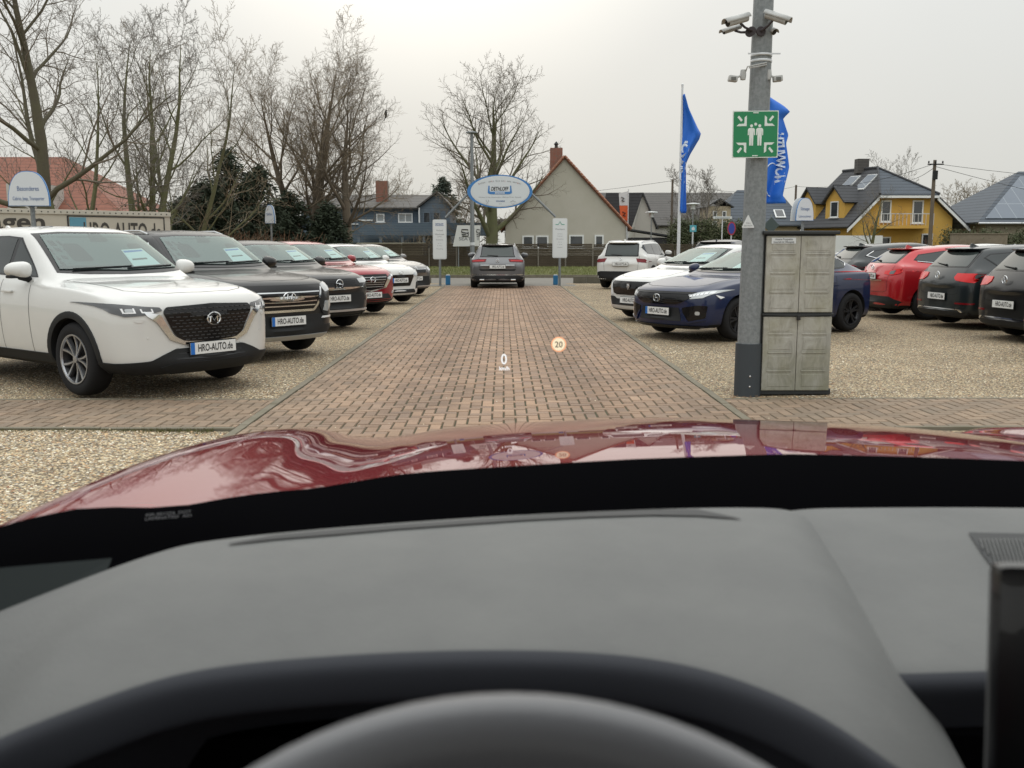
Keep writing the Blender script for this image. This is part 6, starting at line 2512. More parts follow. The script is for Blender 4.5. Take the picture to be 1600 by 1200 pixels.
# small street signs beyond the yard
def sign_on_post(name, label, px, py, Y, shape, m, size, back=None, parts=None):
    A = at(px, py, Y)
    root = empty(name, (A.x, Y, 0), 0, label, "sign")
    mb = MB(); mb.tube([(0, .03, -.05), (0, .03, A.z + (.0 if shape != 'dia' else .55))], .035, 8)
    mb.build("post", M_pw if shape != 'dia' else M_galv, root)
    mb = MB()
    if shape == 'oval':
        mb.prism([(math.cos(R(t)) * size * .62, A.z + math.sin(R(t)) * size) for t in range(0, 360, 12)], lambda a_, b_, c_: (a_, c_, b_), -.02, 0)
    elif shape == 'dia':
        mb.prism([(-size, A.z), (0, A.z - size), (size, A.z), (0, A.z + size)], lambda a_, b_, c_: (a_, c_, b_), -.02, .02)
    elif shape == 'rect':
        mb.prism([(-size, A.z - size), (size, A.z - size), (size, A.z + size), (-size, A.z + size)], lambda a_, b_, c_: (a_, c_, b_), -.02, 0)
    elif shape == 'wide':
        mb.prism([(-size, A.z - size * .13), (size, A.z - size * .13), (size, A.z + size * .13), (-size, A.z + size * .13)], lambda a_, b_, c_: (a_, c_, b_), -.02, 0)
    pl = mb.build("sign_plate", m, root)
    return root, A, pl
rt, A, pl = sign_on_post("no_stopping_sign", "oblique round blue and red no-stopping sign in front of the hedge", 1143, 357, 52, 'oval', mat("sign_red", (0.35, 0.03, 0.05), .4), .36)
mb = MB()
mb.prism([(math.cos(R(t)) * .36 * .62 * .74, A.z + math.sin(R(t)) * .36 * .78) for t in range(0, 360, 12)], lambda a_, b_, c_: (a_, c_, b_), -.03, -.021)
mb.build("sign_centre", mat("sign_blue_dark", (0.03, 0.05, 0.30), .4), pl)
sign_on_post("diamond_sign", "diamond-shaped sign seen from its dark back beside the metal post", 1205, 352, 50, 'dia', mat("sign_back_dark", (0.05, 0.07, 0.07), .6), .42)
rt, A, pl = sign_on_post("information_sign", "small square turquoise sign below the round-capped lamp", 1083, 357, 56, 'rect', mat("sign_turquoise", (0.08, 0.35, 0.42), .4), .19)
mb = MB(); mb.prism([(-.09, A.z - .10), (.09, A.z - .10), (.09, A.z + .02), (0, A.z + .11), (-.09, A.z + .02)], lambda a_, b_, c_: (a_, c_, b_), -.03, -.021)
mb.build("sign_symbol", M_signw, pl)
rt, A, pl = sign_on_post("street_name_sign", "long pale street name sign in front of the tan bay", 1129, 340, 58, 'wide', M_signw, .56)
text("Hansestrasse", .17, (0, -.03, A.z), FACE_CAM, M_grytxt, pl, width=.85)

# utility poles and wires
def upole(px, py_top, Y, label, r=.12, cross=True):
    A = at(px, py_top, Y)
    root = empty("utility_pole", (A.x, Y, 0), 0, label, "utility pole", "wooden utility poles")
    mb = MB(); mb.tube([(0, 0, -.05), (0, 0, A.z)], [r * 1.15, r * .8], 8)
    mb.build("pole", mat("pole_wood", (0.16, 0.13, 0.10), .9, noise=(3, .3, (.10, .08, .06))), root, True)
    if cross:
        mb = MB()
        mb.box((0, -.12, A.z - .25), (.9, .08, .07))
        for s in (-.4, 0, .4):
            mb.lathe([(0, A.z - .20), (.04, A.z - .19), (.05, A.z - .12), (.03, A.z - .06), (0, A.z - .05)], 8, 'Z', (s, -.12, 0))
        mb.box((0, -.14, A.z - .85), (.26, .12, .5))
        mb.build("crossarm", M_plast, root)
    return A
U1 = upole(1461, 250, 56, "tall utility pole in front of the yellow house's right side")
U2 = upole(1244, 289, 74, "thin utility pole behind the broad blue flag", .10, False)
U3 = upole(1051, 280, 68, "thin dark utility pole left of the furled flag", .09, False)
def wire(a_, b_, sag, label):
    pts = []
    for k in range(17):
        t = k / 16
        p = Vector(a_).lerp(Vector(b_), t)
        p.z -= sag * 4 * t * (1 - t)
        pts.append(p)
    mb = MB(); mb.tube(pts, .014, 4)
    tag(mb.build("overhead_wire", M_plast, None, True), label, "wire", "overhead wires")
z1 = U1.z - .2
wire((U1.x, 56, z1), (U1.x + 26, 60, z1 - .9), .5, "overhead wire from the tall utility pole to the right edge, upper")
wire((U1.x, 56, z1 - .15), (U1.x + 24, 70, z1 - 2.6), .3, "overhead wire from the tall utility pole to the right, lower")
wire((U1.x, 56, z1), (U2.x, 74, U2.z - .1), .5, "overhead wire between the tall utility pole and the thin pole behind the broad flag")
wire((U1.x, 56, z1 - .2), (at(1410, 283, 66).x, 66, at(1410, 283, 66).z), .2, "overhead wire from the tall utility pole down to the yellow house roof")
wire((U2.x, 74, U2.z - .1), (U3.x, 68, U3.z - .1), .6, "overhead wire between the two thin utility poles")
wire((U3.x, 68, U3.z - .1), (U3.x - 22, 72, U3.z - 1.6), .4, "overhead wire from the thin dark pole towards the gable house")

# ------------------------------------------------------------------ grey metal mast with cameras
YP = 9.28
pb = gnd(1169, 619)
XP = at(1172, 480, YP).x
mast = empty("camera_mast", (XP, YP, 0), 0, "thick galvanised metal post with a dark base sleeve beside the storage cabinet", "post")
mb = MB()
mb.tube([(0, 0, .25), (.012, 0, 2.0), (.03, 0, 4.6)], [.112, .104, .085], 12)
mb.build("shaft", M_galv, mast, True, 28)
mb = MB()
mb.tube([(0, 0, -.05), (0, 0, .50)], [.128, .126], 24)
mb.build("base_sleeve", mat("sleeve_anthracite", (0.035, 0.043, 0.050), .6), mast, True)
mb = MB()
for (x_, z_) in ((-.01, .19), (-.01, .09)):
    mb.lathe([(0, -.133), (.009, -.131), (.010, -.122)], 10, 'Y', (x_, 0, z_))
mb.build("bolt", M_chrome, mast, True)
M_camw = mat("camera_housing", (0.46, 0.47, 0.46), .4, noise=(20, .3, (.38, .38, .37)))
M_camd = mat("camera_bracket_dark", (0.030, 0.022, 0.025), .6)
def loc_(px, py, dy=0.0):
    p = at(px, py, YP + dy)
    return Vector((p.x - XP, dy, p.z))
def camera(pf, pb_, bracket, label, r=.036, dy=-.13):
    a_, b_ = loc_(*pb_, dy), loc_(*pf, dy - .10)
    root = empty("security_camera", (XP, YP, 0), 0, label, "security camera", "security cameras on the metal post")
    d = (b_ - a_).normalized()
    mb = MB()
    mb.tube([a_ - d * .0, a_ + d * .01, b_ - d * .02, b_], [r * .6, r, r, r * 1.02], 16)
    body_ = mb.build("housing", M_camw, root, True, 40)
    mb = MB()
    mb.tube([b_ - d * .004, b_ + d * .003], [r * .86, r * .86], 16)
    mb.build("lens_window", M_gloss, body_, True, 30)
    mb = MB()
    sh_ = [a_ + Vector((0, 0, r * 1.1)), b_ + d * .03 + Vector((0, 0, r * 1.1))]
    up_ = Vector((0, 0, 1))
    side_ = d.cross(up_).normalized()
    nn = 9
    vs, fs = [], []
    for e in (a_ - d * .01, b_ + d * .035):
        for k in range(nn):
            t = PI * (k / (nn - 1))
            vs.append(e + side_ * math.cos(t) * r * 1.18 + side_.cross(d) * math.sin(t) * r * 1.18)
    for k in range(nn - 1): fs.append((k, k + 1, nn + k + 1, nn + k))
    s_ = mk("sun_shield", vs, fs, M_camw, root, True, 60)
    m_ = s_.modifiers.new("t", 'SOLIDIFY'); m_.thickness = .004
    mb = MB()
    bs_ = loc_(*bracket, -.11)
    mid = a_.lerp(b_, .35) - Vector((0, 0, r))
    mb.lathe([(0, -.018), (.040, -.016), (.042, 0), (0, .002)], 16, 'Y', tuple(bs_ + Vector((0, .02, 0))))
    mb.tube([bs_, bs_.lerp(mid, .6) - Vector((0, 0, .01)), mid], [.013, .011, .011], 8)
    mb.build("bracket", M_camd, root, True)
    return root
camera((1137, 36), (1168, 27), (1175, 48), "upper left security camera pointing left on the metal post")
camera((1229, 33), (1196, 22), (1189, 48), "upper right security camera pointing right on the metal post")
camera((1131, 50), (1158, 41), (1172, 50), "second left security camera just below the upper left one", .022, .06)
camera((1209, 50), (1200, 46), (1190, 49), "small dark camera behind the upper right one", .028, .04)
# clamp band, junction box and cable
mb = MB()
for py in (87, 96):
    c = loc_(1184, py)
    mb.lathe([(.098, c.z - .012), (.101, c.z), (.098, c.z + .012)], 20, 'Z', (.022, 0, 0))
c = loc_(1184, 87)
mb.box((.022, -.10, c.z), (.30, .008, .012))
clamp = mb.build("clamp_band", M_satin, mast, True)
c = loc_(1199, 94, -.03)
o = MB().rbox(c, (.055, .06, .095), .008).build("junction_box", mat("junction_grey", (.26, .27, .26), .6), mast)
mb = MB()
mb.tube([loc_(1198, 98, -.10), loc_(1184, 101, -.125), loc_(1168, 104, -.11), loc_(1165, 112, -.05)], .006, 6)
mb.tube([loc_(1198, 101, -.10), loc_(1184, 104, -.125), loc_(1170, 106, -.11)], .006, 6)
mb.build("cable", M_camw, mast, True)
for (pf, pb_, lab) in (((1145, 123), (1161, 117), "left floodlight sensor on a short arm"), ((1215, 123), (1201, 117), "right floodlight sensor on a short arm")):
    root = empty("motion_sensor", (XP, YP, 0), 0, lab, "sensor", "motion sensors on the metal post")
    a_, b_ = loc_(*pb_, -.06), loc_(*pf, -.08)
    bm_ = MB()
    bm_.lathe([(0, -.05), (.024, -.045), (.030, 0), (.024, .045), (0, .05)], 12, 'Z', tuple(a_))
    bm_.tube([a_, b_], .010, 8)
    bm_.build("arm", M_camw, root, True)
    bm_ = MB()
    bm_.rbox(b_, (.085, .07, .055), .012, mtx=Matrix.Rotation(.12 * (1 if b_.x < a_.x else -1), 3, 'Y'))
    hd = bm_.build("sensor_head", M_camw, root, True)
    bm_ = MB()
    bm_.rbox(b_ + Vector((0, -.036, -.004)), (.045, .006, .030), .002)
    bm_.build("sensor_window", mat("sensor_dark", (.12, .12, .11), .3), hd)

# green assembly-point sign
root = empty("assembly_point_sign", (0, 0, 0), 0, "green assembly-point sign with two white figures and four arrows on the metal post", "sign")
YG = YP - .14
TL, TR, BL = at(1145.5, 174.5, YG), at(1217.5, 173.5, YG), at(1143, 246, YG)
cx, cz = (at(1180, 210, YG)).x, (at(1180, 210, YG)).z
S = (at(1216, 210, YG).x - at(1144.5, 210, YG).x)
tilt = Matrix.Rotation(-.012, 3, 'Y')
G = lambda u_, v_, w_=0.0: Vector((cx, YG - w_, cz)) + tilt @ Vector((u_ * S, 0, v_ * S))
mb = MB(); mb.prism([(-.5, -.5), (.5, -.5), (.5, .5), (-.5, .5)], lambda a_, b_, c_: G(a_, b_, c_), 0, .006)
pn = mb.build("sign_plate", mat("sign_plate_white", (.62, .68, .64), .4), root)
mb = MB(); mb.prism(rounded([(-.48, -.48), (.48, -.48), (.48, .48), (-.48, .48)], .03), lambda a_, b_, c_: G(a_, b_, c_), .0065, .0075)
gf = mb.build("sign_field", M_grn, pn)
M_sw = mat("sign_symbol_white", (0.68, 0.74, 0.70), .5)
W0, W1 = .008, .0092
mb = MB()
def poly(pts, flipx=1, flipy=1):
    mb.prism([(a_ * flipx, b_ * flipy) for a_, b_ in pts], lambda a_, b_, c_: G(a_, b_, c_), W0, W1)
for fx in (1, -1):
    for fy in (1, -1):
        # arrow pointing to the middle
        poly([(.40, .365), (.365, .40), (.285, .305), (.32, .27)], fx, fy)
        poly([(.195, .175), (.42, .175), (.36, .225), (.265, .225), (.245, .245), (.245, .36), (.195, .40)], fx, fy)
mb.build("arrows", M_sw, gf)
def figure(cx_, cz_, k_):
    q = MB()
    def pl(pts): q.prism([(cx_ + a_ * k_, cz_ + b_ * k_) for a_, b_ in pts], lambda a_, b_, c_: G(a_, b_, c_), W0, W1)
    pl([(.032 * math.cos(R(t)), .150 + .032 * math.sin(R(t))) for t in range(0, 360, 24)])
    pl(rounded([(-.045, .105), (.045, .105), (.075, .08), (.078, -.05), (.058, -.05), (.05, .05), (.047, -.02), (.042, -.27), (.006, -.27), (.0, -.06), (-.006, -.27), (-.042, -.27), (-.047, -.02), (-.05, .05), (-.058, -.05), (-.078, -.05), (-.075, .08)], .008, 2))
    return q
figure(-.09, .03, 1.0).build("figure_symbol", M_sw, gf)
figure(.09, .03, 1.0).build("figure_symbol", M_sw, gf)
q = MB(); q.prism([(.032 * math.cos(R(t)), .215 + .032 * math.sin(R(t))) for t in range(0, 360, 24)], lambda a_, b_, c_: G(a_, b_, c_), W0, W1)
q.build("dot_symbol", M_sw, gf)
q = MB()
for v_ in (.455, -.455): q.box(G(0, v_, .009), (.06 * S * 2, .003, .008))
q.build("slot", M_sw, gf)
# triangular sticker
root = MB()
A, B, C_ = at(1158.5, 356, YP - .118), at(1179, 356, YP - .118), at(1169, 335, YP - .118)
root.prism(rounded([(A.x, A.z), (B.x, B.z), (C_.x, C_.z)], .012), lambda a_, b_, c_: (a_, c_, b_), YP - .118, YP - .122)
stk = root.build("warning_sticker", M_signw)
tag(stk, "small white triangular sticker on the grey metal post", "sticker")
text("Video", .020, ((A.x + B.x) / 2, YP - .1235, A.z + .045), FACE_CAM, M_grytxt, stk, width=.045)
text("überwacht", .02, ((A.x + B.x) / 2, YP - .1235, A.z + .022), FACE_CAM, M_grytxt, stk, width=.08)

# ------------------------------------------------------------------ storage cabinet
YC = 9.22
def cab_mat():
    m = bpy.data.materials.new("cabinet_plastic")
    m.use_nodes = True
    n, l = m.node_tree.nodes, m.node_tree.links
    b = n["Principled BSDF"]
    b.inputs["Roughness"].default_value = 0.6
    tc = n.new("ShaderNodeTexCoord")
    mp = n.new("ShaderNodeMapping")
    mp.inputs["Scale"].default_value = (5, 5, 2.2)
    l.new(tc.outputs["Object"], mp.inputs[0])
    t = n.new("ShaderNodeTexNoise")
    t.inputs["Scale"].default_value = 1.6
    t.inputs["Detail"].default_value = 9
    t.inputs["Roughness"].default_value = 0.72
    t.inputs["Distortion"].default_value = 1.3
    l.new(mp.outputs[0], t.inputs["Vector"])
    r = n.new("ShaderNodeValToRGB")
    r.color_ramp.elements[0].position = .30
    r.color_ramp.elements[0].color = (0.22, 0.215, 0.19, 1)
    r.color_ramp.elements[1].position = .72
    r.color_ramp.elements[1].color = (0.46, 0.455, 0.42, 1)
    e = r.color_ramp.elements.new(.5)
    e.color = (0.35, 0.34, 0.30, 1)
    l.new(t.outputs[0], r.inputs[0])
    t2 = n.new("ShaderNodeTexNoise")
    t2.inputs["Scale"].default_value = 3.0
    t2.inputs["Detail"].default_value = 8
    l.new(tc.outputs["Object"], t2.inputs["Vector"])
    r2 = n.new("ShaderNodeValToRGB")
    r2.color_ramp.elements[0].position = .45
    r2.color_ramp.elements[0].color = (0, 0, 0, 1)
    r2.color_ramp.elements[1].position = .70
    r2.color_ramp.elements[1].color = (.45, .45, .45, 1)
    l.new(t2.outputs[0], r2.inputs[0])
    mx = n.new("ShaderNodeMix")
    mx.data_type = 'RGBA'
    l.new(r2.outputs[0], mx.inputs[0])
    l.new(r.outputs[0], mx.inputs[6])
    mx.inputs[7].default_value = (0.24, 0.225, 0.12, 1)
    # algae creeping up from the ground and down the outer left stile
    sz = n.new("ShaderNodeSeparateXYZ")
    l.new(tc.outputs["Object"], sz.inputs[0])
    ag = n.new("ShaderNodeMapRange")
    ag.inputs[1].default_value = 0.60
    ag.inputs[2].default_value = 0.0
    l.new(sz.outputs[2], ag.inputs[0])
    am = n.new("ShaderNodeMath")
    am.operation = 'MULTIPLY'
    l.new(ag.outputs[0], am.inputs[0])
    l.new(t2.outputs[0], am.inputs[1])
    mx2 = n.new("ShaderNodeMix")
    mx2.data_type = 'RGBA'
    l.new(am.outputs[0], mx2.inputs[0])
    l.new(mx.outputs[2], mx2.inputs[6])
    mx2.inputs[7].default_value = (0.10, 0.105, 0.045, 1)
    l.new(mx2.outputs[2], b.inputs["Base Color"])
    return m
M_cab = cab_mat()
M_cabf = mat("cabinet_frame_black", (0.018, 0.021, 0.022), .5)
A, B = at(1188, 364, YC), at(1306, 364, YC)
cabw = at(1303, 490, YC).x - at(1188.5, 490, YC).x
cabx = (at(1303, 490, YC).x + at(1188.5, 490, YC).x) / 2 
cabh = at(1245, 361, YC).z
cab = empty("storage_cabinet", (cabx, YC, 0), R(.5), "weathered grey plastic storage cabinet with four ribbed doors and black frame", "cabinet")
mb = MB()
hw = cabw / 2
dp = .40
mb.rbox((0, dp / 2 + .03, cabh / 2), (cabw, dp, cabh - .02), .02)
mb.build("carcass", M_cabf, cab)
mb = MB()
mb.rbox((0, dp / 2 - .01, cabh - .015), (cabw + .03, dp + .06, .035), .01)
mb.build("top", M_cabf, cab)
mb = MB()
mb.rbox((0, dp / 2 + .01, .03), (cabw + .01, dp + .02, .06), .01)
mb.build("base", M_cabf, cab)
zm = at(1245, 491, YC).z
for zb_, zt__ in ((.045, zm - .022), (zm + .018, cabh - .045)):
    for s in (-1, 1):
        cxd = s * (hw / 2 - .004) + (.010 if s < 0 else -.004)
        wd = hw - .026
        mb = MB()
        # raised plates separated by grooves
        hD = zt__ - zb_
        mb.rbox((cxd, .0, (zb_ + zt__) / 2), (wd, .035, hD), .007)
        dr = mb.build("door", M_cab, cab)
        mb = MB()
        for k in range(1, 4):
            z_ = zt__ - hD * (k / 4) + .012
            mb.rbox((cxd, -.0185, z_), (wd * .72, .010, .016), .004)
            mb.rbox((cxd, -.0180, z_ + .017), (wd * .70, .004, .006), .0015)
        for k in range(4):
            z_ = zt__ - hD * (k + .5) / 4 + .01
            mb.rbox((cxd, -.0175, z_), (wd * .66, .006, hD / 4 * .66), .003)
        mb.build("door_ribs", M_cab, dr)
mb = MB()
mb.prism([(-hw + .01, zm + .010), (0, zm + .010), (hw - .01, zm + .010), (hw - .01, zm - .006), (.04, zm - .016), (-.04, zm - .016), (-hw + .01, zm - .006)], lambda a_, b_, c_: (a_, c_, b_), -.032, .0)
mb.build("middle_rail", M_cabf, cab)
mb = MB()
mb.rbox((.004, -.034, zm - .030), (.034, .02, .050), .005)
mb.build("latch", mat("latch_black", (.012, .012, .012), .4), cab)
A = at(1223.5, 376, YC)
mb = MB()
mb.rbox((A.x - cabx, -.0235, A.z), (.232, .003, .055), .001)
lb = mb.build("label_plate", M_signw, cab)
text("Unsere Prospekte", .026, (A.x - cabx, -.0255, A.z + .011), FACE_CAM, M_grytxt, lb, width=.17, bold=.0008)
text("Ausserhalb der Öffnungszeit", .022, (A.x - cabx, -.0255, A.z - .012), FACE_CAM, M_grytxt, lb, width=.20, bold=.0008)
# gravel and dead leaves gathered at the cabinet foot
def litter():
    rnd = random.Random(77)
    V, F = [], []
    for k in range(260):
        x = rnd.uniform(2.05, 3.4); y = 9.04 + rnd.gauss(0, .05)
        b = len(V)
        s = rnd.uniform(.006, .016)
        a_ = rnd.uniform(0, 3)
        V += [(x, y, .004), (x + s * math.cos(a_), y + s * math.sin(a_), .004 + s * .5), (x - s * math.sin(a_) * .6, y + s * .6, .008)]
        F.append((b, b + 1, b + 2))
    tag(mk("leaf_litter", V, F, mat("dead_leaves", (.20, .12, .06), .9)), "dead leaf crumbs along the kerb by the cabinet", "litter", kind="stuff")
litter()
# ------------------------------------------------------------------ the cars of the yard
def arc_pts(pts):
    return pts

def front_white_suv():
    p = suv(sub=3, zl=.235, hf=.985, H=1.655, fb=.22, mirror_mat=M_white, sheet_y=.12)
    c = Car("parked_car", "white SUV with black honeycomb grille, nearest car on the left side of the paved lane", p, M_white)
    c.cabin(dlo_for(p), [.02, -.98], rails=False)
    c.wheels('split10')
    # lower cladding wraps the nose
    c.patch("bumper_trim", 'F', [(-.84, .245), (.84, .245), (.86, .36), (.62, .375), (.50, .43), (.38, .475), (-.38, .475), (-.50, .43), (-.62, .375), (-.86, .36)], M_plast, .014, .04, .02)
    for dd in 'LR':
        c.patch("bumper_trim", dd, [(1.78, .25), (2.10, .25), (2.10, .36), (1.74, .36)], M_plast, .013, .04, .01)
    c.patch("air_intake", 'F', [(-.40, .37), (.40, .37), (.36, .462), (-.36, .462)], M_gloss, .013, .05, .02)
    c.patch("skid_trim", 'F', [(-.42, .25), (.42, .25), (.54, .315), (.40, .345), (-.40, .345), (-.54, .315)], M_satin if False else M_plast, .022, .05, .01)
    # chrome wing and grille
    c.patch("grille_surround", 'F', [(-.66, .835), (-.52, .80), (-.40, .60), (-.30, .545), (0, .528), (.30, .545), (.40, .60), (.52, .80), (.66, .835), (.64, .795), (.56, .735), (.44, .565), (.30, .510), (0, .497), (-.30, .510), (-.44, .565), (-.56, .735), (-.64, .795)], M_chrome, .014, .035, .008)
    gp = [(-.47, .865), (0, .885), (.47, .865), (.50, .82), (.38, .59), (.28, .540), (0, .525), (-.28, .540), (-.38, .59), (-.50, .82)]
    g = c.patch("grille", 'F', gp, M_gloss, .016, .045, .04)
    mb = MB()
    for r in range(10):
        z = .555 + r * .032
        for k in range(-7, 8):
            y = k * .066 + (.033 if r % 2 else 0)
            if inpoly(y - .028, z, gp) and inpoly(y + .028, z, gp):
                l, n_ = c.hit('F', y, z)
                mb.rbox(l + n_ * .018, (.012, .044, .009), .003, rz=math.atan2(n_.y, n_.x))
    mb.build("grille_mesh", M_grillebar, g, True)
    c.badge('F', 0, .745, 'wing', .074)
    c.plate('F', .465, out=.03)
    for s in (1, -1):
        hl = [(s * .50, .838), (s * .66, .800), (s * .80, .790), (s * .87, .825), (s * .905, .915), (s * .80, .900), (s * .62, .876), (s * .52, .868)]
        h = c.patch("headlamp", 'F', hl, M_lensd, .010, .03, .01)
        def ring(yc, zc, w, hh, m=M_led):
            a = [(s * (yc - w), zc + hh), (s * (yc - w - .008), zc - hh), (s * (yc + w), zc - hh), (s * (yc + w + .01), zc + hh), (s * (yc + w - .004), zc + hh), (s * (yc + w - .010), zc - hh + .011), (s * (yc - w + .008), zc - hh + .011), (s * (yc - w + .012), zc + hh)]
            c.patch("light_guide", 'F', a, m, .0135, .03, parent=h, skirt=False)
        ring(.765, .842, .040, .022)
        ring(.630, .838, .045, .018)
        c.patch("projector", 'F', [(s * .735, .832), (s * .79, .832), (s * .79, .860), (s * .735, .860)], M_lens, .0138, .03, .012, parent=h, skirt=False)
        c.patch("washer_cover", 'F', [(s * .66, .765), (s * .745, .77), (s * .73, .735), (s * .675, .735)], M_white, .0045, .03, .015)
        for (yy, zz) in ((.64, .59), (.36, .49)):
            l, n_ = c.hit('F', s * yy, zz)
            q = MB()
            q.lathe([(0, .003), (.012, .003), (.013, 0)], 14, 'Z')
            rot = n_.to_track_quat('Z', 'Y').to_matrix()
            q.v = [tuple(rot @ Vector(v) + l) for v in q.v]
            q.build("parking_sensor", M_white, c.root, True)
    # side crease under the bonnet
    c.finish()
    return c

def front_black_suv():
    p = suv(W=1.85, wb=2.67, xf=2.24, xr=-2.2, hf=.99, H=1.65, hc=1.10, zl=.235, fb=.2, sheet_y=.16, wr=.70)
    c = Car("parked_car", "black SUV with roof rails and chrome bar grille, second car on the left side", p, M_black)
    c.cabin(dlo_for(p), [.0, -.98], rails='s', chrome_line=True)
    c.wheels('ten')
    c.patch("bumper_trim", 'F', [(-.9, .22), (.9, .22), (.9, .40), (.60, .42), (.56, .56), (-.56, .56), (-.60, .42), (-.9, .40)], M_plast, .010, .06, .02)
    c.patch("skid_trim", 'F', [(-.62, .26), (.62, .26), (.70, .31), (-.70, .31)], M_satin, .02, .06, .01)
    fr = [(-.56, .93), (.56, .93), (.60, .90), (.52, .68), (.44, .60), (-.44, .60), (-.52, .68), (-.60, .90)]
    c.patch("grille_surround", 'F', fr, M_chrome, .012, .05, .02)
    g = c.patch("grille", 'F', [(-.60, .935), (.60, .935), (.555, .88), (.485, .69), (.42, .63), (-.42, .63), (-.485, .69), (-.555, .88)], M_gloss, .016, .05, .02)
    for z in (.675, .73, .785, .84):
        hw = interp([.63, .93], [.43, .56], z)
        c.patch("grille_bar", 'F', [(-hw, z), (hw, z), (hw, z + .014), (-hw, z + .014)], M_chrome, .024, .05, parent=g)
    c.badge('F', 0, .80, 'slant_h', .072)
    c.plate('F', .495, out=.03)
    for s in (1, -1):
        c.patch("headlamp", 'F', [(s * .60, .90), (s * .66, .835), (s * .84, .86), (s * .90, .95), (s * .74, .955), (s * .62, .94)], M_lens, .012, .04, .012)
        c.patch("fog_lamp", 'F', [(s * .60, .60), (s * .70, .58), (s * .80, .66), (s * .78, .72), (s * .66, .72)], M_lens, .012, .04, .012)
        c.patch("light_guide", 'F', [(s * .56, .50), (s * .78, .50), (s * .80, .525), (s * .60, .525)], M_led, .012, .04)
        c.patch("corner_trim", 'F', [(s * .60, .56), (s * .52, .70), (s * .60, .88), (s * .64, .80), (s * .62, .66), (s * .72, .58), (s * .70, .52)], M_plast, .009, .05)
    c.finish()
    return c

def front_dark_crossover():
    p = suv(W=1.78, wb=2.56, xf=2.08, xr=-2.05, hf=.94, H=1.53, hc=1.05, xc=.90, xrf=.15, xrr=-1.5, Hr=1.46, xw=-1.85, zw=1.08, br=1.10, rw=.34, fb=.20, sheet_y=.15)
    c = Car("parked_car", "dark grey crossover with a green-edged plate and visor front, third car on the left side", p, M_dgrey)
    c.cabin(dlo_for(p), [.0, -.9])
    c.wheels('five')
    v = c.patch("grille", 'F', [(-.62, .875), (.62, .875), (.70, .84), (.58, .745), (-.58, .745), (-.70, .84)], M_gloss, .012, .05, .015)
    c.patch("grille_trim", 'F', [(-.60, .742), (.60, .742), (.62, .732), (.15, .700), (-.15, .700), (-.62, .732)], M_chrome, .014, .05)
    for k in range(3):
        z = .775 + k * .028
        c.patch("grille_bar", 'F', [(-.40, z), (.40, z), (.40, z + .006), (-.40, z + .006)], M_plast, .016, .06, parent=v)
    c.badge('F', 0, .80, 'bolt', .070)
    c.plate('F', .555, strip=M_plateg, out=.03)
    c.patch("air_intake", 'F', [(-.60, .64), (.60, .64), (.66, .60), (.60, .38), (-.60, .38), (-.66, .60)], M_plast, .010, .05, .02)
    c.patch("skid_trim", 'F', [(-.72, .335), (.72, .335), (.74, .365), (-.74, .365)], M_satin, .018, .05)
    c.patch("bumper_trim", 'F', [(-.86, .22), (.86, .22), (.86, .33), (-.86, .33)], M_plast, .010, .06)
    for s in (1, -1):
        c.patch("headlamp", 'F', [(s * .46, .865), (s * .70, .88), (s * .84, .90), (s * .82, .83), (s * .66, .80), (s * .50, .80)], M_lens, .018, .04, .01)
        c.patch("fog_lamp", 'F', [(s * .68, .50), (s * .78, .50), (s * .78, .60), (s * .70, .58)], M_lensd, .012, .04, .01)
    c.finish()
    return c

def front_red_crossover():
    p = suv(W=1.77, wb=2.57, xf=2.12, xr=-2.1, hf=.93, H=1.53, hc=1.04, xc=.86, xrf=.10, xrr=-1.5, Hr=1.46, xw=-1.85, zw=1.08, br=1.12, rw=.335, fb=.22, sheet_y=.14)
    c = Car("parked_car", "red crossover with black slatted grille, fourth car on the left side", p, M_dred)
    c.cabin(dlo_for(p), [.0, -.9])
    c.wheels('ten')
    c.patch("grille_surround", 'F', [(-.62, .80), (-.48, .78), (-.36, .56), (0, .515), (.36, .56), (.48, .78), (.62, .80), (.60, .765), (.44, .565), (0, .485), (-.44, .565), (-.60, .765)], M_chrome, .014, .04, .01)
    g = c.patch("grille", 'F', [(-.46, .84), (.46, .84), (.47, .78), (.35, .57), (0, .52), (-.35, .57), (-.47, .78)], M_gloss, .014, .05, .02)
    for k in range(5):
        z = .585 + k * .048
        hw = interp([.57, .84], [.33, .45], z)
        c.patch("grille_bar", 'F', [(-hw, z), (hw, z), (hw, z + .010), (-hw, z + .010)], M_satin, .020, .06, parent=g)
    c.badge('F', 0, .735, 'wing', .070)
    c.plate('F', .425, out=.03, strip_on=False)
    c.patch("air_intake", 'F', [(-.62, .34), (.62, .34), (.50, .44), (-.50, .44)], M_plast, .010, .05, .02)
    c.patch("bumper_trim", 'F', [(-.86, .22), (.86, .22), (.86, .32), (-.86, .32)], M_plast, .010, .06)
    for s in (1, -1):
        c.patch("headlamp", 'F', [(s * .48, .80), (s * .62, .775), (s * .80, .80), (s * .86, .87), (s * .70, .86)], M_lensd, .012, .04, .01)
        c.patch("light_guide", 'F', [(s * .62, .79), (s * .72, .79), (s * .72, .83), (s * .62, .83)], M_led, .015, .04)
        c.patch("fog_lamp", 'F', [(s * .64, .44), (s * .76, .46), (s * .74, .50), (s * .66, .48)], M_lens, .012, .04)
    c.finish()
    return c

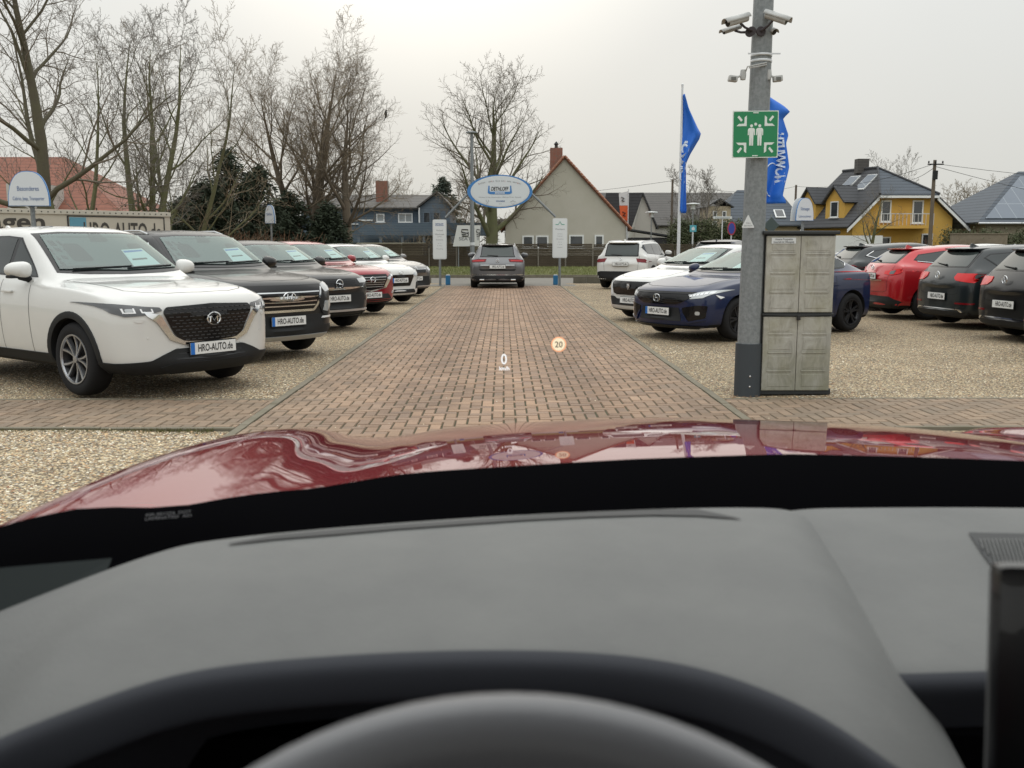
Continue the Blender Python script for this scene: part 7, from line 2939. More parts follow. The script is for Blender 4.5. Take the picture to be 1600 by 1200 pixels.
def front_white_hatch():
    p = hatch(W=1.73, wb=2.57, xf=2.02, xr=-2.0, hf=.88, H=1.48, hc=.99, xc=.95, xrf=.15, xrr=-1.45, xw=-1.8, sheet_y=.14, mirror_mat=M_white)
    c = Car("parked_car", "small white hatchback with a black hexagonal grille, fifth car on the left side", p, M_white)
    c.cabin(dlo_for(p), [.0, -.88])
    c.wheels('seven')
    c.patch("grille", 'F', [(-.46, .715), (.46, .715), (.50, .67), (.36, .44), (-.36, .44), (-.50, .67)], M_gloss, .010, .05, .02)
    c.plate('F', .58, out=.02)
    c.patch("air_intake", 'F', [(-.58, .27), (.58, .27), (.52, .36), (-.52, .36)], M_plast, .010, .05, .02)
    c.badge('F', 0, .765, 'slant_h', .055)
    for s in (1, -1):
        c.patch("headlamp", 'F', [(s * .46, .72), (s * .60, .66), (s * .76, .72), (s * .83, .84), (s * .66, .80)], M_lens, .010, .04, .012)
        c.patch("fog_lamp", 'F', [(s * .58, .36), (s * .70, .38), (s * .72, .56), (s * .62, .52)], M_plast, .010, .04, .01)
    c.finish()
    return c

def front_grey_hatch():
    p = hatch(W=1.72, wb=2.52, xf=2.0, xr=-2.0, hf=.86, H=1.47, hc=.99, xc=.98, xrf=.18, xrr=-1.4, xw=-1.8, sheet_y=.14)
    c = Car("parked_car", "small grey hatchback, last and farthest car on the left side", p, M_grey)
    c.cabin(dlo_for(p), [.0, -.86])
    c.wheels('seven')
    c.patch("grille", 'F', [(-.46, .75), (.46, .75), (.40, .66), (-.40, .66)], M_gloss, .010, .05, .02)
    c.patch("grille_trim", 'F', [(-.46, .765), (.46, .765), (.46, .75), (-.46, .75)], M_chrome, .012, .05)
    c.patch("air_intake", 'F', [(-.66, .30), (.66, .30), (.60, .56), (-.60, .56)], M_plast, .010, .05, .03)
    c.patch("bumper_trim", 'F', [(-.70, .27), (.70, .27), (.70, .30), (-.70, .30)], M_satin, .012, .05)
    c.plate('F', .50, out=.02, strip_on=False)
    c.badge('F', 0, .80, 'slant_h', .05)
    for s in (1, -1):
        c.patch("headlamp", 'F', [(s * .48, .77), (s * .60, .70), (s * .78, .74), (s * .82, .84), (s * .64, .82)], M_lens, .010, .04, .012)
    c.finish()
    return c

def front_navy_hatch():
    p = hatch(W=1.80, wb=2.70, xf=2.24, xr=-2.06, hf=.80, H=1.41, hc=.95, xc=1.0, xrf=.05, xrr=-1.15, Hr=1.33, xw=-1.98, zw=1.02, br=1.03, rw=.325, fb=.22, sheet_y=.16, sub=3, rb=.16)
    c = Car("parked_car", "dark blue hatchback with black trim, parked half behind the grey metal post", p, M_navy)
    c.cabin([(p['xc'] - .36, .975), (-.12, 1.27), (-.45, 1.30), (-.9, 1.275), (-1.25, 1.215), (-1.42, 1.13), (-1.30, 1.06), (-.2, .995)], [.0, -.92], chrome_line=[[(-1.36, 1.09), (-1.44, 1.14), (-1.25, 1.225)]])
    c.wheels('ten', M_alloyd, M_gloss)
    c.patch("grille_brow", 'F', [(-.66, .735), (.66, .735), (.60, .705), (-.60, .705)], M_gloss, .016, .05, .008)
    g = c.patch("grille", 'F', [(-.54, .70), (.54, .70), (.62, .66), (.46, .585), (.36, .555), (-.36, .555), (-.46, .585), (-.62, .66)], M_gloss, .012, .05, .02)
    for k in range(3):
        z = .59 + k * .03
        c.patch("grille_bar", 'F', [(-.42, z), (.42, z), (.42, z + .008), (-.42, z + .008)], M_plast, .015, .06, parent=g)
    c.badge('F', 0, .64, 'square_h', .062)
    c.plate('F', .435, y=-.02, out=.03)
    c.patch("air_intake", 'F', [(-.40, .50), (.40, .50), (.46, .30), (-.46, .30)], M_plast, .008, .05, .02)
    c.patch("splitter", 'F', [(-.84, .19), (.84, .19), (.80, .235), (-.80, .235)], M_gloss, .014, .05)
    for s in (1, -1):
        h = c.patch("headlamp", 'F', [(s * .52, .665), (s * .60, .635), (s * .76, .655), (s * .86, .73), (s * .88, .775), (s * .70, .74), (s * .56, .70)], M_lens, .010, .035, .01)
        for k in range(6):
            y = .58 + k * .045
            z = .662 + k * .010
            c.patch("light_cell", 'F', [(s * y, z), (s * (y + .034), z + .008), (s * (y + .034), z + .040), (s * y, z + .030)], M_led, .0125, .03, parent=h, skirt=False)
        c.patch("fog_surround", 'F', [(s * .46, .50), (s * .70, .545), (s * .82, .54), (s * .80, .36), (s * .60, .30), (s * .50, .36)], M_gloss, .010, .04, .02)
        c.patch("fog_trim", 'F', [(s * .46, .42), (s * .49, .42), (s * .58, .30), (s * .80, .345), (s * .80, .325), (s * .56, .272)], M_navy, .020, .04)
        c.patch("fog_lamp", 'F', [(s * .68, .40), (s * .74, .40), (s * .74, .455), (s * .68, .455)], M_lens, .014, .03, .02)
        dd = 'L' if s > 0 else 'R'
        c.patch("side_repeater", dd, [(1.70, .665), (1.86, .70), (1.82, .665), (1.78, .64)], M_led, .012, .03)
    c.patch("tail_lamp", 'B', [(.56, .90), (.86, .84), (.88, .95), (.80, 1.0), (.60, .98)], M_redlens, .012, .04, .01, mirror=True)
    c.patch("bumper_trim", 'B', [(-.80, .22), (.80, .22), (.84, .45), (-.84, .45)], M_gloss, .01, .06)
    # little spoiler on the tail
    c.finish()
    return c

def front_white_hatch_shield():
    p = hatch(W=1.79, wb=2.67, xf=2.15, xr=-2.1, hf=.83, H=1.46, hc=.99, xc=.92, xrf=.0, xrr=-1.5, Hr=1.37, xw=-1.9, br=1.05, rw=.325, fb=.22, sheet_y=.12, mirror_mat=M_white)
    c = Car("parked_car", "white hatchback with large black grille, parked next to the dark blue hatchback", p, M_white)
    c.cabin(dlo_for(p), [.0, -.92])
    c.wheels('five')
    c.patch("grille", 'F', [(-.56, .755), (.56, .755), (.60, .70), (.52, .53), (.44, .50), (-.44, .50), (-.52, .53), (-.60, .70)], M_gloss, .012, .05, .02)
    c.badge('F', 0, .66, 'shield', .07)
    c.plate('F', .40, out=.03, strip_on=False)
    c.patch("air_intake", 'F', [(-.68, .46), (-.50, .46), (-.42, .42), (.42, .42), (.50, .46), (.68, .46), (.60, .30), (-.60, .30)], M_plast, .010, .05, .01)
    for s in (1, -1):
        c.patch("headlamp", 'F', [(s * .60, .72), (s * .74, .72), (s * .86, .80), (s * .70, .78)], M_lensd, .010, .04, .01)
        c.patch("light_guide", 'F', [(s * .64, .72), (s * .67, .72), (s * .62, .46), (s * .60, .50)], M_led, .012, .04)
    c.finish()
    return c

def rear_white_suv():
    p = suv(W=1.78, wb=2.50, xf=2.06, xr=-2.05, hf=.98, H=1.60, hc=1.07, xc=.85, xrf=.25, xrr=-1.75, Hr=1.55, xw=-1.95, zw=1.10, br=1.12, rw=.34, rb=.10, wr=.72, tr=.66, mirror_mat=M_white)
    c = Car("parked_car", "white SUV seen from behind near the street at the right of the lane", p, M_white)
    c.cabin(dlo_for(p, back=-.02), [.0, -.85], rails='s', sheet=False)
    c.wheels('five')
    c.rear([(-.58, 1.06), (.58, 1.06), (.54, 1.48), (-.54, 1.48)],
           [([(.50, 1.00), (.80, .98), (.88, .90), (.84, .86), (.56, .88)], M_dredlens)], M_redlens, .82,
           [([(-.88, .26), (.88, .26), (.88, .54), (.70, .58), (-.70, .58), (-.88, .54)], M_plast), ([(-.50, .28), (.50, .28), (.44, .36), (-.44, .36)], M_plast)], ('s', .98, .045))
    c.finish()
    return c

def rear_estate():
    p = hatch(W=1.86, wb=2.83, xf=2.35, xr=-2.38, hf=.80, H=1.50, hc=.97, xc=1.15, xrf=.35, xrr=-1.95, Hr=1.44, xw=-2.22, zw=1.04, br=1.02, rw=.335, rb=.12, wr=.70, tr=.66, zl=.19, tgz=.66)
    c = Car("parked_car", "grey estate car standing in the paved lane, seen from behind", p, M_mgrey, group="cars on the paved lane")
    c.cabin(dlo_for(p, back=.0), [.1, -.85], rails='s', sheet=False)
    c.wheels('ten')
    c.rear([(-.60, 1.03), (.60, 1.03), (.56, 1.10), (.52, 1.40), (-.52, 1.40), (-.56, 1.10)],
           [([(.36, .97), (.66, .97), (.86, .93), (.84, .86), (.40, .875)], M_dredlens), ([(.44, .93), (.80, .915), (.80, .895), (.44, .905)], M_redlens, .016)], M_redlens, .72,
           [([(-.62, .64), (.62, .64), (.56, .585), (-.56, .585)], M_plast), ([(-.88, .22), (.88, .22), (.88, .36), (.72, .42), (-.72, .42), (-.88, .36)], M_plast), ([(-.84, .45), (.84, .45), (.84, .465), (-.84, .465)], M_chrome), ([(-.56, .765), (.56, .765), (.56, .78), (-.56, .78)], M_chrome)],
           ('bolt', .925, .055))
    for s in (1, -1):
        q = MB()
        l, n_ = c.hit('B', s * .52, .29)
        q.rbox((l.x - .01, s * .52, .29), (.04, .16, .05), .012)
        q.build("exhaust_tip", M_chrome, c.root, True)
    c.finish()
    return c

def rear_red_hatch():
    p = hatch(W=1.80, wb=2.70, xf=2.25, xr=-2.20, hf=.80, H=1.455, hc=.96, xc=.85, xrf=-.05, xrr=-1.62, Hr=1.36, xw=-2.05, zw=1.06, br=1.08, rw=.33, rb=.20, wr=.66, tr=.60, zl=.19, sub=3)
    c = Car("parked_car", "bright red hatchback with silver wheels seen from behind at the right", p, M_red)
    d = dlo_for(p)
    c.cabin(d, [.0, -.9], sheet=False, chrome_line=[[(p['xrr'] + .04, p['Hr'] - .24), (p['xrr'] + .20, p['br'] + .025), ((p['xrr'] + p['xc']) / 2, (p['hc'] + p['br']) / 2), (p['xc'] - .4, p['hc'] + .02)]])
    c.wheels('split10')
    c.rear([(-.60, 1.08), (.60, 1.08), (.58, 1.14), (.50, 1.33), (-.50, 1.33), (-.58, 1.14)],
           [([(.44, .93), (.62, .95), (.88, 1.00), (.90, .97), (.80, .88), (.66, .85), (.46, .87)], M_redlens), ([(.60, .93), (.72, .95), (.70, .87), (.60, .87)], M_lensd, .018)], M_redlens, .83,
           [([(-.86, .21), (.86, .21), (.84, .36), (.66, .44), (-.66, .44), (-.84, .36)], M_plast), ([(-.42, .745), (.42, .745), (.42, .755), (-.42, .755)], M_chrome)],
           ('wing', 1.0, .06))
    c.finish()
    return c

def rear_dark_hatch(label, wheel='five', paint_=None, name="parked_car"):
    p = hatch(W=1.79, wb=2.63, xf=2.12, xr=-2.09, hf=.80, H=1.455, hc=.97, xc=.85, xrf=.0, xrr=-1.62, Hr=1.395, xw=-1.93, zw=1.05, br=1.04, rw=.325, rb=.11, wr=.70, tr=.66, zl=.18, tgz=.62)
    c = Car(name, label, p, paint_ or M_golf)
    c.cabin(dlo_for(p, kick=.06), [.0, -.9], sheet=False)
    c.wheels(wheel)
    c.rear([(-.60, 1.05), (.60, 1.05), (.56, 1.34), (-.56, 1.34)],
           [([(.44, .955), (.84, .955), (.88, .90), (.84, .80), (.50, .83), (.42, .88)], M_redlens)], M_redlens, .55,
           [([(-.80, .20), (.80, .20), (.80, .30), (-.80, .30)], M_plast), ([(-.64, .345), (.64, .345), (.70, .30), (.66, .29), (.60, .328), (-.60, .328), (-.66, .29), (-.70, .30)], M_chrome),
            ([(-.86, .46), (-.52, .46), (-.52, .43), (-.84, .43)], M_dredlens), ([(.86, .46), (.52, .46), (.52, .43), (.84, .43)], M_dredlens)],
           ('vw', .92, .062))
    c.finish()
    return c

def rear_dark_coupe_suv():
    p = hatch(W=1.80, wb=2.65, xf=2.2, xr=-2.2, hf=.90, H=1.50, hc=1.04, xc=.85, xrf=-.05, xrr=-1.65, Hr=1.40, xw=-2.0, zw=1.10, br=1.12, rw=.34, rb=.14, wr=.68, zl=.22)
    c = Car("parked_car", "dark blue-black crossover with chrome window line, behind the red hatchback", p, M_golf)
    c.cabin(dlo_for(p), [.0, -.9], sheet=False, rails=False, chrome_line=[[(p['xrr'] + .20, p['Hr'] - .10), (p['xrr'] + .02, p['Hr'] - .2), (p['xrr'] + .20, p['br'] + .03), (-.4, 1.085), (.5, 1.065)]])
    c.wheels('ten')
    c.rear([(-.60, 1.12), (.60, 1.12), (.52, 1.37), (-.52, 1.37)], [([(.44, .98), (.88, 1.0), (.86, .90), (.46, .91)], M_dredlens)], M_redlens, .72,
           [([(-.86, .24), (.86, .24), (.84, .44), (-.84, .44)], M_plast)], ('wing', 1.0, .05))
    c.finish()
    return c

def rear_dark_suv():
    p = suv(W=1.86, wb=2.68, xr=-2.25, H=1.63, xrr=-1.72, Hr=1.56, xw=-2.0, hc=1.09, wr=.70)
    c = Car("parked_car", "dark grey SUV with black roof spoiler, behind the white hatchback", p, M_dgrey)
    c.p['spoiler_mat'] = M_gloss
    c.cabin(dlo_for(p), [.0, -.95], sheet=False)
    c.wheels('five')
    c.rear([(-.60, 1.13), (.60, 1.13), (.54, 1.50), (-.54, 1.50)], [([(.44, 1.0), (.88, 1.0), (.86, .90), (.46, .91)], M_redlens)], M_redlens, .80,
           [([(-.86, .26), (.86, .26), (.84, .50), (-.84, .50)], M_plast)], ('s', 1.0, .05))
    c.finish()
    return c

def white_van():
    p = suv(W=1.96, wb=3.2, xf=2.55, xr=-2.6, hf=1.10, H=2.12, hc=1.28, xc=1.75, xrf=.95, xrr=-2.3, Hr=2.08, xw=-2.5, zw=1.4, br=1.30, rw=.34, wr=.84, tr=.84, cladding=0, zl=.22, mirror_mat=M_white)
    c = Car("parked_van", "white high-roofed van at the right edge behind the dark hatchbacks", p, M_white, cat="van")
    c.cabin([(1.30, 1.31), (.95, 1.80), (.80, 1.88), (.0, 1.88), (-.05, 1.33)], [.55], sheet=False, fin=False)
    c.wheels('five')
    c.patch("grille", 'F', [(-.5, .92), (.5, .92), (.45, .76), (-.45, .76)], M_plast, .01, .06, .02)
    c.patch("headlamp", 'F', [(.55, .95), (.85, 1.05), (.85, .82), (.58, .80)], M_lens, .01, .05, .02, mirror=True)
    c.plate('F', .5)
    c.finish()
    return c

M_grillebar = mat("grille_bar_black", (0.035, 0.036, 0.038), 0.3)

def dup_car(c, label, loc, rz, paint_new=None, group="cars parked in the sales yard", sheet=True):
    src = c.root
    r = src.copy()
    col.objects.link(r)
    r.location, r.rotation_euler = loc, (0, 0, rz)
    r["label"], r["group"] = label, group
    done = {}
    def rec(a, b):
        for ch in a.children:
            if not sheet and ch.name.startswith("price_"): continue
            q = ch.copy()
            if paint_new and q.type == 'MESH' and c.paint.name in [m.name for m in q.data.materials if m]:
                if q.data.name not in done:
                    me = q.data.copy()
                    for i, m in enumerate(me.materials):
                        if m == c.paint: me.materials[i] = paint_new
                    done[q.data.name] = me
                q.data = done[q.data.name]
            col.objects.link(q)
            q.parent = b
            rec(ch, q)
    rec(src, r)
    return r

HX, HY = .80, -.60
def left_row(c, wx, wy, h=(HX, HY), out=.80):
    """wx, wy: where the car's far (left) front wheel stands"""
    n = Vector(h).normalized()
    left = Vector((-n.y, n.x))
    q = Vector((wx, wy)) - left * out
    return c.place(q.x, q.y, n.x, n.y)

def by_plate(c, px, py, D, h=(.76, -.65)):
    """stand the car so that its front plate is where the photograph measures it"""
    n = Vector(h).normalized()
    q = Vector((at(px, py, D).x, D)) - n * (c.p['xf'] + .03)
    c.root.location = (q.x, q.y, 0)
    c.root.rotation_euler = (0, 0, math.atan2(n.y, n.x))
    return c
by_plate(front_white_suv(), 338, 540, 9.30, (.80, -.60))
by_plate(front_black_suv(), 455, 505, 12.1)
by_plate(front_dark_crossover(), 532, 469, 16.1)
by_plate(front_red_crossover(), 584, 461, 19.7)
c_small = by_plate(front_white_hatch(), 628, 443, 23.6)
by_plate(front_grey_hatch(), 652, 437, 27.2)
rear_estate().place(-.20, 32.9, 0, 1, 'R')
front_navy_hatch().place(3.12, 15.35, -.83, -.55)
front_white_hatch_shield().place(3.05, 18.7, -.83, -.55)
rear_white_suv().place(4.15, 32.3, .42, .90, 'R')
rear_dark_suv().place(7.3, 33.0, .42, .90, 'R')
rear_red_hatch().place(8.25, 19.5, .99, .05, 'R')
g1 = rear_dark_hatch("dark teal hatchback right beside the red hatchback, seen from behind")
g1.place(8.45, 17.15, .985, .12, 'R')
l0, r0_ = g1.root.location.copy(), g1.root.rotation_euler[2]
dup_car(g1, "black hatchback at the right edge, nearer than the dark teal one", (l0.x - .10, l0.y - 2.55, 0), r0_ - .02, M_black)
dup_car(g1, "blue-grey car of which only a rear corner shows at the right edge", (l0.x - .70, l0.y - 5.0, 0), r0_, M_blueg)
rear_dark_coupe_suv().place(8.35, 22.2, .99, .05, 'R')
dup_car(c_small, "white car whose roof shows just right of the storage cabinet", (12.6, 33.5, 0), R(200), None, sheet=False)
dup_car(c_small, "white car whose roof shows above the red hatchback", (15.2, 31.0, 0), R(185), None, sheet=False)
dup_car(c_small, "white car whose roof shows above the dark hatchbacks", (16.4, 28.0, 0), R(5), None, sheet=False)
white_van().place(13.6, 23.2, -.9, .1)
# ================================================================== THE CAR WE SIT IN
CX = .45                       # its centre line
own = empty("red_car", (CX, 0.6, 0), 0, "dark red car seen from its driver's seat: bonnet, dashboard and steering wheel rim", "car")
def OWN(v): return Vector(v) - Vector((CX, .6, 0))
M_own = mat("own_paint_red", (0.165, 0.0015, 0.009), 0.6, 0.0, coat=1.0, coatr=0.01, spec=.05)
M_own.node_tree.nodes["Principled BSDF"].inputs["Coat IOR"].default_value = 1.42
XS = [-.84, -.76, -.735, -.715, -.69, -.66, -.62, -.57, -.52, -.46, -.32, -.148, .024, .276, .45]
ZS = [.66, .84, .885, .912, .930, .940, .950, .955, .946, .924, .922, .951, .965, .974, .979]
def prof(x):
    x = CX - abs(x - CX)
    # smooth blend of the measured section
    acc = w = 0
    for q in range(-8, 9):
        k = math.exp(-(q / 4.2) ** 2)
        acc += k * interp(XS, ZS, x + q * .012); w += k
    return acc / w
def bonnet_z(x, y):
    t = y - 1.5
    z = prof(x) + .138 - .065 * t - .055 * t * t
    if y > 2.85: z -= (y - 2.85) ** 2 * 2.2
    return z
nx, ny = 150, 64
def grid(name, x0, x1, y0, y1, nx, ny, fn, m, parent):
    V, F = [], []
    for j in range(ny + 1):
        for i in range(nx + 1):
            x, y = x0 + (x1 - x0) * i / nx, y0 + (y1 - y0) * j / ny
            V.append(OWN((x, y, fn(x, y))))
    for j in range(ny):
        for i in range(nx):
            a = j * (nx + 1) + i
            F.append((a, a + 1, a + nx + 2, a + nx + 1))
    return mk(name, V, F, m, parent, True, 60)
YRX = [-.80, -.62, -.565, -.47, -.42, -.36, -.19, .02, .2, .7, 1.3, 1.5, 1.7]
YR = [1.05, 1.14, 1.22, 1.31, 1.40, 1.46, 1.47, 1.450, 1.47, 1.475, 1.46, 1.2, 1.05]
YF = 3.20
V, F = [], []
for j in range(ny + 1):
    for i in range(nx + 1):
        x = -.645 + (CX * 2 + 1.29) * i / nx
        y0_ = interp(YRX, YR, x) - .004
        y = y0_ + (YF - y0_) * j / ny
        V.append(OWN((x, y, bonnet_z(x, y))))
for j in range(ny):
    for i in range(nx):
        a = j * (nx + 1) + i
        F.append((a, a + 1, a + nx + 2, a + nx + 1))
bon = mk("bonnet", V, F, M_own, own, True, 60)
for s in (-1, 1):
    V, F = [], []
    cols_ = [(-.649, 0), (-.665, .0), (-.682, .0), (-.70, .0), (-.715, .0), (-.728, .0), (-.742, .03), (-.750, .12), (-.752, .45)]
    ys_ = [1.02 + (YF - 1.02) * k / 40 for k in range(41)]
    for y in ys_:
        for (x, dz) in cols_:
            xx = x if s < 0 else 2 * CX - x
            V.append(OWN((xx, y, bonnet_z(xx, y) - dz - (.002 if dz == 0 else 0))))
    nc = len(cols_)
    for j in range(len(ys_) - 1):
        for i in range(nc - 1):
            q = (j * nc + i, j * nc + i + 1, (j + 1) * nc + i + 1, (j + 1) * nc + i)
            F.append(q if s > 0 else q[::-1])
    mk("wing", V, F, M_own, own, True, 60)
# nose closing the front
V, F = [], []
rows_ = [(3.20, 0), (3.26, .08), (3.29, .2), (3.30, .38), (3.28, .5)]
for (y, dz) in rows_:
    for i in range(31):
        x = -.75 + (CX * 2 + 1.50) * i / 30
        V.append(OWN((x, y - .18 * abs((x - CX) / 1.1) ** 3 * (1 if dz else 0), bonnet_z(x, 3.20) - dz)))
for j in range(len(rows_) - 1):
    for i in range(30):
        a = j * 31 + i
        F.append((a, a + 1, a + 32, a + 31))
mk("front_bumper", V, F, M_own, own, True, 60)
# scuttle: black strip between the bonnet and the glass
M_scut = mat("scuttle_black", (0.003, 0.003, 0.0035), .9, spec=.0)
V, F = [], []
n = 60
for i in range(n + 1):
    x = -.632 + (CX * 2 + 1.264) * i / n
    y = interp(YRX, YR, x)
    z = bonnet_z(x, y)
    V += [OWN((x, y + .004, z - .01)), OWN((x, y, z + .006)), OWN((x, y - .010, z + .006)), OWN((x, y - .07, z - .022)), OWN((x, y - .13, z - .08)), OWN((x, y - .20, z - .30))]
for i in range(n):
    for j in range(5):
        F.append((i * 6 + j, i * 6 + j + 1, (i + 1) * 6 + j + 1, (i + 1) * 6 + j))
scut = mk("scuttle_panel", V, F, M_scut, own, True, 40)

def atz(px, py, z):
    p = gnd(px, py, z)
    return p
M_dash = mat("dashboard_skin", (0.142, 0.145, 0.141), 0.62, noise=(5, .22, (0.108, 0.111, 0.110)), bump=(260, .5, .0012), spec=.35)
M_dashl = mat("dashboard_lower", (0.040, 0.043, 0.052), 0.65, bump=(350, .25, .0006), spec=.25)  # dash face below the lip: its shade is painted in as a darker skin
cols = [((-150, 1010), (-330, 1400), -.05, -.07), ((0, 950), (-200, 1290), -.040, -.055), ((170, 884), (-110, 1215), -.016, -.030), ((262, 854), (-40, 1165), .002, .002), ((300, 845), (130, 1100), .004, .003), ((350, 838), (280, 1046), 0, 0), ((450, 827), (450, 1028), 0, 0),
        ((620, 813), (620, 1017), 0, 0), ((800, 801), (800, 1013), 0, 0), ((1000, 792), (980, 1020), 0, 0), ((1120, 789), (1130, 1048), 0, 0),
        ((1205, 789), (1290, 1116), 0, 0), ((1232, 792), (1400, 1200), -.004, -.010), ((1262, 800), (1500, 1262), -.018, -.05), ((1285, 815), (1560, 1300), -.05, -.12)]
V, F = [], []
nr = 0
def dash_rows(fp, npx, dzf, dzn):
    zf, zn = 1.115 + dzf, 1.10 + dzn
    a, b = atz(fp[0], fp[1], zf), atz(npx[0], npx[1], zn)
    out = [a + Vector((0, .03, -.05)), a + Vector((0, .012, -.012)), a]
    for t in (.12, .35, .62, .86, .97):
        p = a.lerp(b, t)
        p.z += .010 * math.sin(PI * t)
        out.append(p)
    out += [b, b + Vector((0, -.010, -.006)), b + Vector((0, -.013, -.016)), b + Vector((0, -.011, -.040)), b + Vector((0, -.004, -.048)), b + Vector((0, .06, -.055)), b + Vector((0, .12, -.16))]
    return out
for c in cols:
    r = dash_rows(*c)
    nr = len(r)
    V += [OWN(p) for p in r]
fm = []
for i in range(len(cols) - 1):
    for j in range(nr - 1):
        F.append((i * nr + j, i * nr + j + 1, (i + 1) * nr + j + 1, (i + 1) * nr + j))
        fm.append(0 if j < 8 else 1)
me = bpy.data.meshes.new("dashboard")
me.from_pydata([tuple(v) for v in V], [], F)
me.materials.append(M_dash)
me.materials.append(M_dashl)
me.polygons.foreach_set("material_index", fm)
me.polygons.foreach_set("use_smooth", [True] * len(F))
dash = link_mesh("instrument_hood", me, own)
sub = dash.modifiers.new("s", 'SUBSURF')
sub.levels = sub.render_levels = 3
# right-hand dashboard top
V, F = [], []
rc = [((1195, 800), (1330, 1052)), ((1260, 790), (1400, 1052)), ((1330, 790), (1470, 1050)), ((1500, 788), (1600, 1045)), ((1750, 792), (1800, 1045)), ((2050, 800), (2080, 1045)), ((2400, 812), (2400, 1045))]
for fp, npx in rc:
    zf, zn = 1.100, 1.060
    a, b = atz(fp[0], fp[1], zf), atz(npx[0], npx[1], zn)
    r = [a + Vector((0, .03, -.06)), a + Vector((0, .010, -.010)), a] + [a.lerp(b, t) + Vector((0, 0, .006 * math.sin(PI * t))) for t in (.12, .4, .7, .94)] + [b, b + Vector((0, -.012, -.014)), b + Vector((0, .01, -.05)), b + Vector((0, .05, -.22))]
    nr = len(r)
    V += [OWN(p) for p in r]
fm = []
for i in range(len(rc) - 1):
    for j in range(nr - 1):
        F.append((i * nr + j, i * nr + j + 1, (i + 1) * nr + j + 1, (i + 1) * nr + j))
        fm.append(0 if j < 7 else 1)
me = bpy.data.meshes.new("dashboard")
me.from_pydata([tuple(v) for v in V], [], F)
me.materials.append(M_dash)
me.materials.append(M_dashl)
me.polygons.foreach_set("material_index", fm)
me.polygons.foreach_set("use_smooth", [True] * len(F))
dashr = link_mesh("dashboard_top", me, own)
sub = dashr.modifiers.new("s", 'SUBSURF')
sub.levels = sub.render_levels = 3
# left end of the dashboard beside the hood
V = [OWN(p) for p in (atz(-200, 905, 1.085), atz(175, 872, 1.105), atz(140, 960, 1.075), atz(-30, 1060, 1.03), atz(-300, 1150, 1.0))]
mk("dashboard_side", V, [(0, 4, 3, 2, 1)], mat("side_trim_dark", (.016, .020, .020), .8, spec=.1), own)
mb = MB()
mb.box(OWN((CX, .86, .62)), (1.9, .06, .76))
mb.build("lower_panel", M_scut, own)

# things let into the dashboard
dg = bpy.context.evaluated_depsgraph_get()
def bvh_of(o):
    m_ = bpy.data.meshes.new_from_object(o.evaluated_get(dg))
    vs = [v.co + Vector((CX, .6, 0)) for v in m_.vertices]
    return BVHTree.FromPolygons(vs, [tuple(p.vertices) for p in m_.polygons])
bv1, bv2 = bvh_of(dash), bvh_of(dashr)
def drape(px, py, bv, off=.002):
    d = ray(px, py)
    h = bv.ray_cast(Vector((0, 0, CAM_Z)), d.normalized())
    if h[0] is None: return gnd(px, py, 1.10)
    n_ = h[1] if h[1].z > 0 else -h[1]
    return h[0] + n_ * off
M_slot = mat("vent_slot_black", (0.018, 0.02, 0.022), .6)
up = [(358, 851), (430, 838), (520, 830), (620, 822), (720, 815), (820, 808), (920, 802), (1020, 798), (1090, 798), (1157, 812)]
lo = [(358, 853), (430, 845), (520, 838), (620, 829), (720, 822), (820, 815), (920, 810), (1020, 807), (1090, 808), (1157, 813)]
V, F = [], []
for k in range(len(up)):
    V += [OWN(drape(*up[k], bv1)), OWN(drape(*lo[k], bv1))]
for k in range(len(up) - 1): F.append((2 * k, 2 * k + 1, 2 * k + 3, 2 * k + 2))
mk("demister_slot", V, F, M_slot, own)
# speaker
sp_poly = [(1513, 834), (1700, 838), (1720, 960), (1600, 925), (1560, 900), (1535, 868)]
V = [OWN(drape(a_, b_, bv2, .002)) for a_, b_ in densify(sp_poly, 12)]
spk = mk("speaker_grille", V, [tuple(range(len(V)))[::-1]], M_slot, own)
mb = MB()
for k in range(34):
    x0 = 1522 + k * 6.2
    seg = []
    for t in range(14):
        yy_ = 838 + t * 8
        xx_ = x0 + (yy_ - 838) * .32
        if inpoly(xx_, yy_, [(1517, 838), (1700, 841), (1715, 955), (1600, 920), (1562, 897), (1540, 868)]):
            seg.append(OWN(drape(xx_, yy_, bv2, .0032)))
    if len(seg) > 1: mb.tube(seg, .0009, 4)
mb.build("speaker_mesh", M_dash, spk)
# infotainment screen edge
a_ = at(1556, 930, .60)
mb = MB()
rotm = Matrix.Rotation(R(-8), 3, 'X') @ Matrix.Rotation(R(1.5), 3, 'Y')
zt_ = at(1570, 893, .60).z
mb.rbox(OWN((a_.x + .135, .60, zt_ - .075)), (.27, .018, .15), .008, mtx=rotm)
mb.build("display_screen", mat("screen_black", (0.006, 0.006, 0.007), .3, coat=.4), own, True)
# steering wheel
M_leather = mat("wheel_leather", (0.20, 0.205, 0.22), 0.34, bump=(500, .2, .0005), spec=.6)
tilt_ = R(24)
upd = Vector((0, math.sin(tilt_), math.cos(tilt_)))
nrm_ = Vector((0, -math.cos(tilt_), math.sin(tilt_)))
top_ = at(795, 1150, .36)
Rw = .185
cen = top_ - upd * Rw
mb = MB()
V, F = [], []
N1, N2 = 96, 18
for i in range(N1):
    t = 2 * PI * i / N1
    rad = Vector((1, 0, 0)) * math.cos(t) + upd * math.sin(t)
    for j in range(N2):
        s = 2 * PI * j / N2
        V.append(OWN(cen + rad * (Rw + .0165 * math.cos(s)) + nrm_ * (.0145 * math.sin(s))))
for i in range(N1):
    for j in range(N2):
        F.append((i * N2 + j, i * N2 + (j + 1) % N2, ((i + 1) % N1) * N2 + (j + 1) % N2, ((i + 1) % N1) * N2 + j))
whl = mk("steering_wheel", V, F, M_leather, own, True, 80)
mb = MB()
